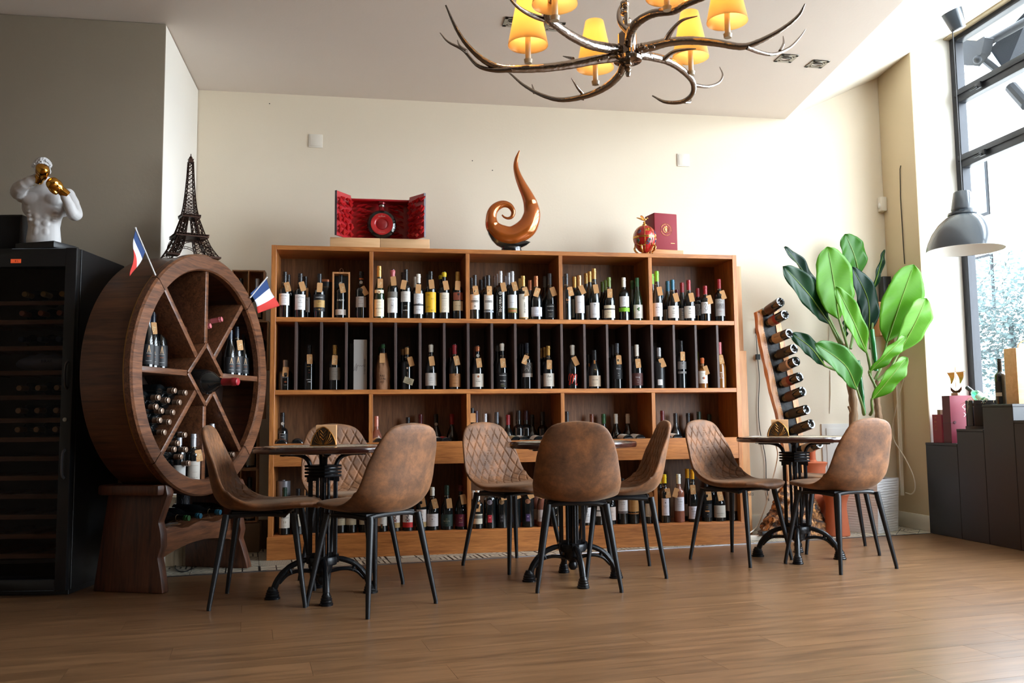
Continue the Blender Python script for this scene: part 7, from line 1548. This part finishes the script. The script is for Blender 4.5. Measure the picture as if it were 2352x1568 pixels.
r_ = MB(); r_.tube([(0, 0, .03), (0, 0, .215)], .002, 6).tube([(0, -.085, .175), (0, .085, .175)], .0018, 6).tube([(0, .03, .03), (0, .03, .13)], .0012, 4).tube([(0, -.085, .175), (0, -.04, .04)], .0007, 4).tube([(0, .085, .175), (0, .05, .04)], .0007, 4); r_.build('rigging', M_gd, sh)
for y0 in (-.075, .005):
    MB().grid(lambda u, v, y0=y0: (.012*math.sin(PI*v)-.002, y0+.070*(.5+(u-.5)*(1-v*.88)), .172-.085*v), 8, 10).build('sail', M_gd, sh)
ib = empty('ice_bucket', (4.322, 5.588, .7767), 0, 'black slatted wooden bucket with straw on the second plinth', 'bucket')
for k in range(10):
    a = k*2*PI/10; M = Matrix.Rotation(a, 4, 'Z'); MB().box(.098, .112, -.029, .029, .02, .20, M).build('stave', M_pl, ib, bevel=.003)
MB().lathe([(0, 0), (.12, 0), (.12, .02), (0, .02)], 24).build('base', M_pl, ib); MB().lathe([(.1125, .16), (.1135, .17), (.1125, .18)], 24, cap=False).build('hoop', M_bk, ib)
sw_ = MB(); R_ = random.Random(9)
for k in range(150):
    a = R_.uniform(0, 2*PI); r1 = R_.uniform(.02, .09); p0 = Vector((r1*math.cos(a), r1*math.sin(a), R_.uniform(.17, .20))); v_ = Vector((R_.uniform(-1, 1), R_.uniform(-1, 1), R_.uniform(-.1, .9)))*.045
    ln = R_.random(); p1 = p0+v_; p2 = p1+Vector((v_.x*.8, v_.y*.8, -.02-.06*(ln > .8)))
    sw_.tube([p0, p1, p2], .0009, 3, caps=False)
tag(sw_.build('straw', mat('straw', (206, 180, 140), .7), ib, smooth=False), kind='stuff')
M_grn = mat('bright_green_glass', (.06, .42, .20), .06, trans=.6, coat=.4)
base_ = Vector((4.315, 5.54, .955)); dv = Vector((0.02, .80, .46)).normalized()
gb = empty('green_bottle', base_, 0, 'bright green bottle with black cap leaning out of the ice bucket', 'bottle', rot=dv.to_track_quat('Z', 'Y').to_euler())
MB().lathe([(0, .004), (.030, 0), (.036, .008), (.036, .11), (.032, .135), (.018, .16), (.013, .175), (.013, .235)], 24).build('glass_body', M_grn, gb); MB().lathe([(.0145, .165), (.0145, .235), (.013, .237), (0, .237)], 16, cap=False).build('capsule', capmat('black'), gb)
MB().lathe([(.0364, .03), (.0364, .09)], 20, cap=False, a0=0, a1=3).build('label', pm((190, 220, 200)), gb)
for x, y, lb, d in ((4.30, 5.375, [('p', .18, .26, .6, (190, 180, 160)), ('p', .26, .5, .5, (26, 26, 28))], 'black bottle with small cream back label on the tallest plinth'), (4.385, 5.400, None, 'black bottle half hidden behind the labelled one on the tallest plinth')):
    r_ = empty('wine_bottle', (x, y, .9437), -1.2, d, 'bottle', 'bottles on the tallest plinth'); g, c = bottle_meshes('bord', .31, 'black', 'k', False, .24); link('glass_body', g, r_); link('capsule', c, r_)
    if lb: l_, lm, lt, tm = label_mesh(lb, .0372, .31); l_.build('label', lm, r_)
wbx = empty('wooden_gift_box', (4.262, 5.222, .9437), 0, 'upright pale wooden gift box with rope handle at the right frame edge', 'gift box')
MB().box(0, .20, -.052, .062, 0, .37).build('box_body', M_bl, wbx, bevel=.002); MB().tube(spline([(.06, 0, .37), (.06, -.006, .395), (.10, -.01, .42), (.14, -.006, .395), (.14, 0, .37)], 14), .004, 6).build('rope_handle', M_twine, wbx)

# ================================================================ pendant lamp by the window
M_pg = mat('grey_enamel', (66, 74, 82), .22, coat=.5); M_pwh = mat('white_enamel', (226, 224, 220), .35)
LX = 3.9; lp = atX(2217, 575, LX); LR = .236
pd = empty('pendant_lamp', (LX, lp.y, lp.z), 0, 'large grey enamel pendant lamp hanging before the window', 'lamp')
out_ = [(LR, 0), (LR*.985, .022), (LR*.93, .065), (LR*.82, .12), (LR*.66, .175), (LR*.48, .215), (LR*.36, .235)]
MB().lathe(out_+[(LR*.36, .232), (LR*.47, .211), (LR*.65, .171), (LR*.81, .116), (LR*.92, .063), (LR*.975, .021), (LR*.99, 0), (LR, 0)], 56, cap=False).build('shade', M_pg, pd)
MB().lathe([(LR*.985, .001), (LR*.972, .020), (LR*.915, .062), (LR*.805, .115), (LR*.645, .170), (LR*.46, .210), (.03, .228)], 56, cap=False).build('shade_lining', M_pwh, pd)
MB().lathe([(LR*.38, .232), (LR*.40, .236), (LR*.39, .250), (LR*.34, .252), (.068, .262), (.072, .27), (.072, .275), (.052, .385), (.046, .392), (0, .392)], 40, cap=False).build('lamp_cap', M_pg, pd)
MB().lathe([(0, .12), (.03, .125), (.045, .155), (.035, .19), (.018, .215), (.018, .23)], 20).build('bulb', M_pwh, pd)
cz_ = CZ+(LX-FX(lp.y))/(GX+.02-FX(lp.y))*(3.87-CZ); MB().tube([(0, 0, .39), (.0, .0, (cz_-lp.z)*.5), (0, .0, cz_-lp.z-.06)], .0035, 6).build('cord', M_cab, pd)
MB().lathe([(.040, -.13), (.046, -.125), (.068, .0), (0, .0)], 32, rotm(-.0, -.38, 0, (0, 0, cz_-lp.z-.005))).build('canopy', M_pg, pd)

# ================================================================ antler chandelier
HY = 2.6; hub = atY(980+1180/2.5565, 340/2.5565, HY); hub = Vector((hub.x, HY, hub.z))
M_ant = mat('polished_nickel_antler', (150, 142, 136), .14, 1.0, bump=.35, noise_scale=40)
M_chr = mat('polished_nickel', (176, 168, 160), .08, 1.0)
ch = empty('antler_chandelier', hub, 0, 'polished silver antler chandelier with amber lampshades', 'chandelier')
def cpt(x, y, dy=0.): return atY(980+x/2.5565, y/2.5565, HY+dy)-hub
def antler(main, rads, dy0, dy1, tines):
    mb = MB(); n = len(main); P = [cpt(x, y, dy0+(dy1-dy0)*i/(n-1)) for i, (x, y) in enumerate(main)]
    k = 14*n; S_ = spline(P, k); rr_ = [interp(list(range(n)), rads, i/k*(n-1))/2.5565/785*(1+.06*noise.noise(Vector((i*.45, dy0*9, 0)))) for i in range(k+1)]
    mb.tube(S_, rr_, 12)
    for (pts, r0, dya, dyb) in tines:
        m2 = len(pts); Q = [cpt(x, y, dya+(dyb-dya)*i/(m2-1)) for i, (x, y) in enumerate(pts)]
        mb.tube(spline(Q, 24), [(r0*(1-i/24)**.8+2.5)/2.5565/785 for i in range(25)], 10)
    # burrs near the hub
    for i in range(2, 16, 1):
        c = S_[i]; a = i*2.4; mb.sphere((c.x+rr_[i]*.8*math.cos(a), c.y+rr_[i]*.8*math.sin(a), c.z+rr_[i]*.5*math.sin(a*1.7)), rr_[i]*.38, 6, 5)
    return mb.build('antler', M_ant, ch, ang=80)
antler([(1130, 335), (1000, 350), (850, 378), (700, 398), (540, 405), (430, 398), (330, 350), (235, 260), (170, 160), (112, 30)], [30, 30, 28, 26, 24, 22, 18, 14, 11, 5], 0, -.12,
       [([(500, 408), (400, 412), (300, 385), (215, 295), (125, 245), (78, 192)], 14, -.09, -.02), ([(235, 300), (195, 270), (180, 235)], 8, -.07, -.02), ([(860, 345), (800, 330)], 9, 0, .05)])
antler([(1130, 290), (1040, 278), (950, 258), (850, 210), (770, 155), (715, 105), (715, 50), (745, -30), (790, -110)], [32, 32, 30, 27, 25, 26, 22, 18, 12], 0, -.42, [([(725, 120), (640, 98), (560, 58), (500, 5), (450, -70)], 16, -.24, -.36)])
antler([(1240, 290), (1330, 270), (1420, 248), (1550, 238), (1700, 252), (1850, 274), (1950, 245), (2080, 175), (2180, 95), (2222, 22)], [34, 32, 28, 26, 24, 22, 18, 14, 11, 4], 0, -.16,
       [([(1880, 278), (1960, 308), (2040, 318), (2130, 280), (2190, 220), (2224, 172)], 13, -.10, .02), ([(2075, 300), (2095, 255), (2093, 212)], 9, -.04, .02), ([(1400, 250), (1435, 185), (1500, 120), (1592, 94)], 17, -.03, -.14)])
antler([(1185, 300), (1195, 200), (1240, 130), (1330, 80), (1450, 62), (1530, 20), (1640, -20), (1760, -60)], [26, 30, 28, 25, 24, 22, 18, 12], 0, -.45, [([(1490, 45), (1560, -30), (1600, -110)], 16, -.28, -.36), ([(1195, 200), (1140, 140), (1128, 75), (1150, 20), (1190, -30)], 18, -.05, .02)])
antler([(1240, 320), (1330, 335), (1420, 360), (1500, 410), (1562, 480), (1560, 550), (1500, 596), (1400, 598), (1326, 562)], [30, 28, 26, 23, 20, 17, 15, 12, 5], 0, .30, [([(1575, 500), (1650, 508), (1715, 485), (1738, 440), (1720, 393)], 11, .18, .28), ([(1500, 598), (1545, 600), (1553, 570)], 9, .24, .30), ([(1390, 350), (1450, 305), (1520, 290), (1582, 286)], 15, .05, .0)])
antler([(1160, 375), (1130, 440), (1060, 505), (950, 558), (800, 586), (680, 560), (570, 500), (500, 440), (470, 418)], [28, 26, 24, 20, 16, 13, 10, 7, 4], 0, .34, [([(935, 570), (890, 520), (850, 458)], 12, .16, .10), ([(632, 545), (618, 495)], 8, .25, .27), ([(900, 575), (925, 588)], 9, .2, .2)])
hb = MB(); HBM = Matrix.Identity(4)
hb.lathe([(0, -.062), (.006, -.060), (.009, -.05), (.006, -.044), (.010, -.038), (.008, -.030), (.014, -.026), (.012, -.018), (.022, -.014), (.044, -.012), (.046, -.002), (.040, .004), (.030, .010), (.030, .075), (.022, .085), (0, .088)], 32)
hb.build('hub', M_chr, ch)
tw = MB(); zt_ = CZ-hub.z
for k in range(46):
    z = .10+k*(zt_-.13)/46; a = k*1.2; tw.sphere((.0075*math.cos(a), .0075*math.sin(a), z), .0145, 10, 8, sc=(1, 1, .9))
tw.tube([(0, 0, .08), (0, 0, zt_-.02)], .008, 8)
tag(tw.build('twisted_stem', M_chr, ch), kind='stuff'); MB().lathe([(.02, -.03), (.06, -.02), (.065, -.0005), (0, -.0005)], 28, rotm(loc=(0, 0, zt_))).build('ceiling_rose', M_chr, ch)
def shade_mat():
    mt, nt, b = _new('amber_lampshade'); N = nt.nodes.new; L = nt.links.new
    b.inputs['Base Color'].default_value = (*lin((216, 170, 104)), 1); b.inputs['Roughness'].default_value = .3; b.inputs['Metallic'].default_value = .2
    t = N('ShaderNodeBsdfTranslucent'); t.inputs[0].default_value = (*lin((255, 230, 172)), 1); ms = N('ShaderNodeMixShader'); ms.inputs[0].default_value = .55; L(b.outputs[0], ms.inputs[1]); L(t.outputs[0], ms.inputs[2]); L(ms.outputs[0], nt.nodes['Material Output'].inputs[0]); return mt
M_shade = shade_mat(); M_bulb = mat('lit_bulb', (255, 214, 140), .4, emit=(255, 206, 128), es=9); M_ivory = mat('ivory_tube', (214, 206, 184), .4)
# bottom centre of each shade (crop px), candle foot y, depth
for i, (x, y, fy, dy, hh) in enumerate(((595, 268, 372, -.07, 1), (990, 402, 498, .10, 1), (752, 28, 122, -.40, 1), (1550, 340, 440, .12, 1), (1765, 130, 222, -.20, 1), (1410, -15, 62, -.28, 1))):
    c = cpt(x, y, dy); f = cpt(x, fy, dy)
    s_ = MB().lathe([(.061, 0), (.0605, .004), (.030, .158), (.0285, .156), (.059, .003), (.061, 0)], 40, Matrix.Translation(c), cap=False).build('lampshade', M_shade, ch, ang=60)
    MB().tube([(c.x, c.y, f.z), (c.x, c.y, f.z+.012)], [.011, .013], 16).tube([(c.x, c.y, f.z+.012), (c.x, c.y, c.z+.035)], .0085, 16).build('candle_tube', M_ivory, ch)
    MB().sphere((c.x, c.y, c.z+.065), .017, 14, 12, sc=(1, 1, 1.6)).build('bulb', M_bulb, ch)
    l = bpy.data.lights.new('candle_light', 'POINT'); l.energy = 8; l.color = (1, .80, .52); l.shadow_soft_size = .012; lo_ = bpy.data.objects.new('candle_light', l); COL.objects.link(lo_); lo_.parent = ch; lo_.location = (c.x, c.y, c.z+.115)

# ================================================================ outside the window
M_aw = mat('awning_canvas', (.0035, .0055, .009), .9, spec=.05); M_am = mat('awning_arm_grey', (.003, .0045, .007), .6, 0, spec=.15)
O = lambda px, py, x=5.3: atX(px, py, x)
k4 = lambda x, y: (2000+x/2.449, y/2.449)
aw_ = empty('awning', O(*k4(600, 280)), 0, 'folding awning with steel arms seen through the upper window panes', 'awning'); AO = aw_.location.copy()
a = MB(); v4 = [O(*k4(668, 278), 5.3)-AO, O(*k4(900, 30), 5.3)-AO, O(*k4(900, 330), 6.3)-AO, O(*k4(750, 398), 5.6)-AO]; a.add(v4+[p+Vector((.02, 0, .012)) for p in v4], [(0, 1, 2, 3), (7, 6, 5, 4), (0, 4, 5, 1), (1, 5, 6, 2), (2, 6, 7, 3), (3, 7, 4, 0)]); a.build('canvas', M_aw, aw_, smooth=False)
MB().tube([O(*k4(595, 275))-AO, O(*k4(880, 115))-AO], .034, 12).build('front_bar', M_am, aw_)
MB().tube([O(*k4(630, 330))-AO, O(*k4(735, 415))-AO], .030, 10).tube([O(*k4(790, 490))-AO, O(*k4(880, 590))-AO], .05, 10).build('folding_arm', M_am, aw_)
pl4 = [O(*k4(452, 205), 5.1)-AO, O(*k4(560, 200), 5.1)-AO, O(*k4(640, 212), 5.1)-AO, O(*k4(620, 300), 5.1)-AO, O(*k4(560, 368), 5.1)-AO, O(*k4(450, 356), 5.1)-AO]; b = MB(); n = 6; b.add(pl4+[p+Vector((.09, 0, 0)) for p in pl4], [tuple(range(6)), tuple(range(11, 5, -1))]+[(i, (i+1) % 6, 6+(i+1) % 6, 6+i) for i in range(6)]); b.sphere((O(*k4(600, 335), 5.1)-AO)[:], .035, 12, 8); b.build('bracket', M_am, aw_, bevel=.004)
# tree and a pale facade across the street
tr = atX(2330, 690, 15); o = empty('street_tree', (15, tr.y, -.02), 0, 'leafy street tree seen through the window, washed out by daylight', 'tree')
MB().tube([(0, 0, 0), (.1, .1, 1.6), (0, .2, 3.2)], [.10, .08, .05], 10).build('trunk', mat('street_trunk', (.02, .025, .03), .9), o)
R_ = random.Random(2); lf = MB()
for k in range(7000):
    d = Vector((R_.gauss(0, 1), R_.gauss(0, 1), R_.gauss(0, .8))); d = d.normalized()*(R_.random()**.4)*1.75; c = d+Vector((0, .2, 3.0)); n1 = Vector((R_.uniform(-1, 1), R_.uniform(-1, 1), R_.uniform(-1, 1))).normalized(); n2 = n1.orthogonal().normalized(); s_ = R_.uniform(.04, .085)
    lf.add([c-n1*s_, c+n2*s_*.5, c+n1*s_, c-n2*s_*.5], [(0, 1, 2, 3)])
tag(lf.build('foliage', mat('tree_foliage', (.05, .075, .075), .7, spec=.1), o, smooth=False), kind='stuff')
fc = atX(2200, 700, 22); o = empty('building', (22, fc.y+1, 0), 0, 'pale building across the street beyond the window', 'building')
MB().box(0, 5, -4, 9, -.02, 12).build('facade', mat('pale_render', (170, 168, 162), .8), o)
for j in range(3):
    for k in range(4): 
        w_ = MB().box(-.05, .02, -3+k*3, -1.8+k*3, 1.2+j*3.4, 3.2+j*3.4).build('window_frame', M_am, o); MB().box(-.06, -.051, -2.9+k*3, -1.9+k*3, 1.3+j*3.4, 3.1+j*3.4).build('pane', mat('far_glass', (120, 140, 150), .1), w_)
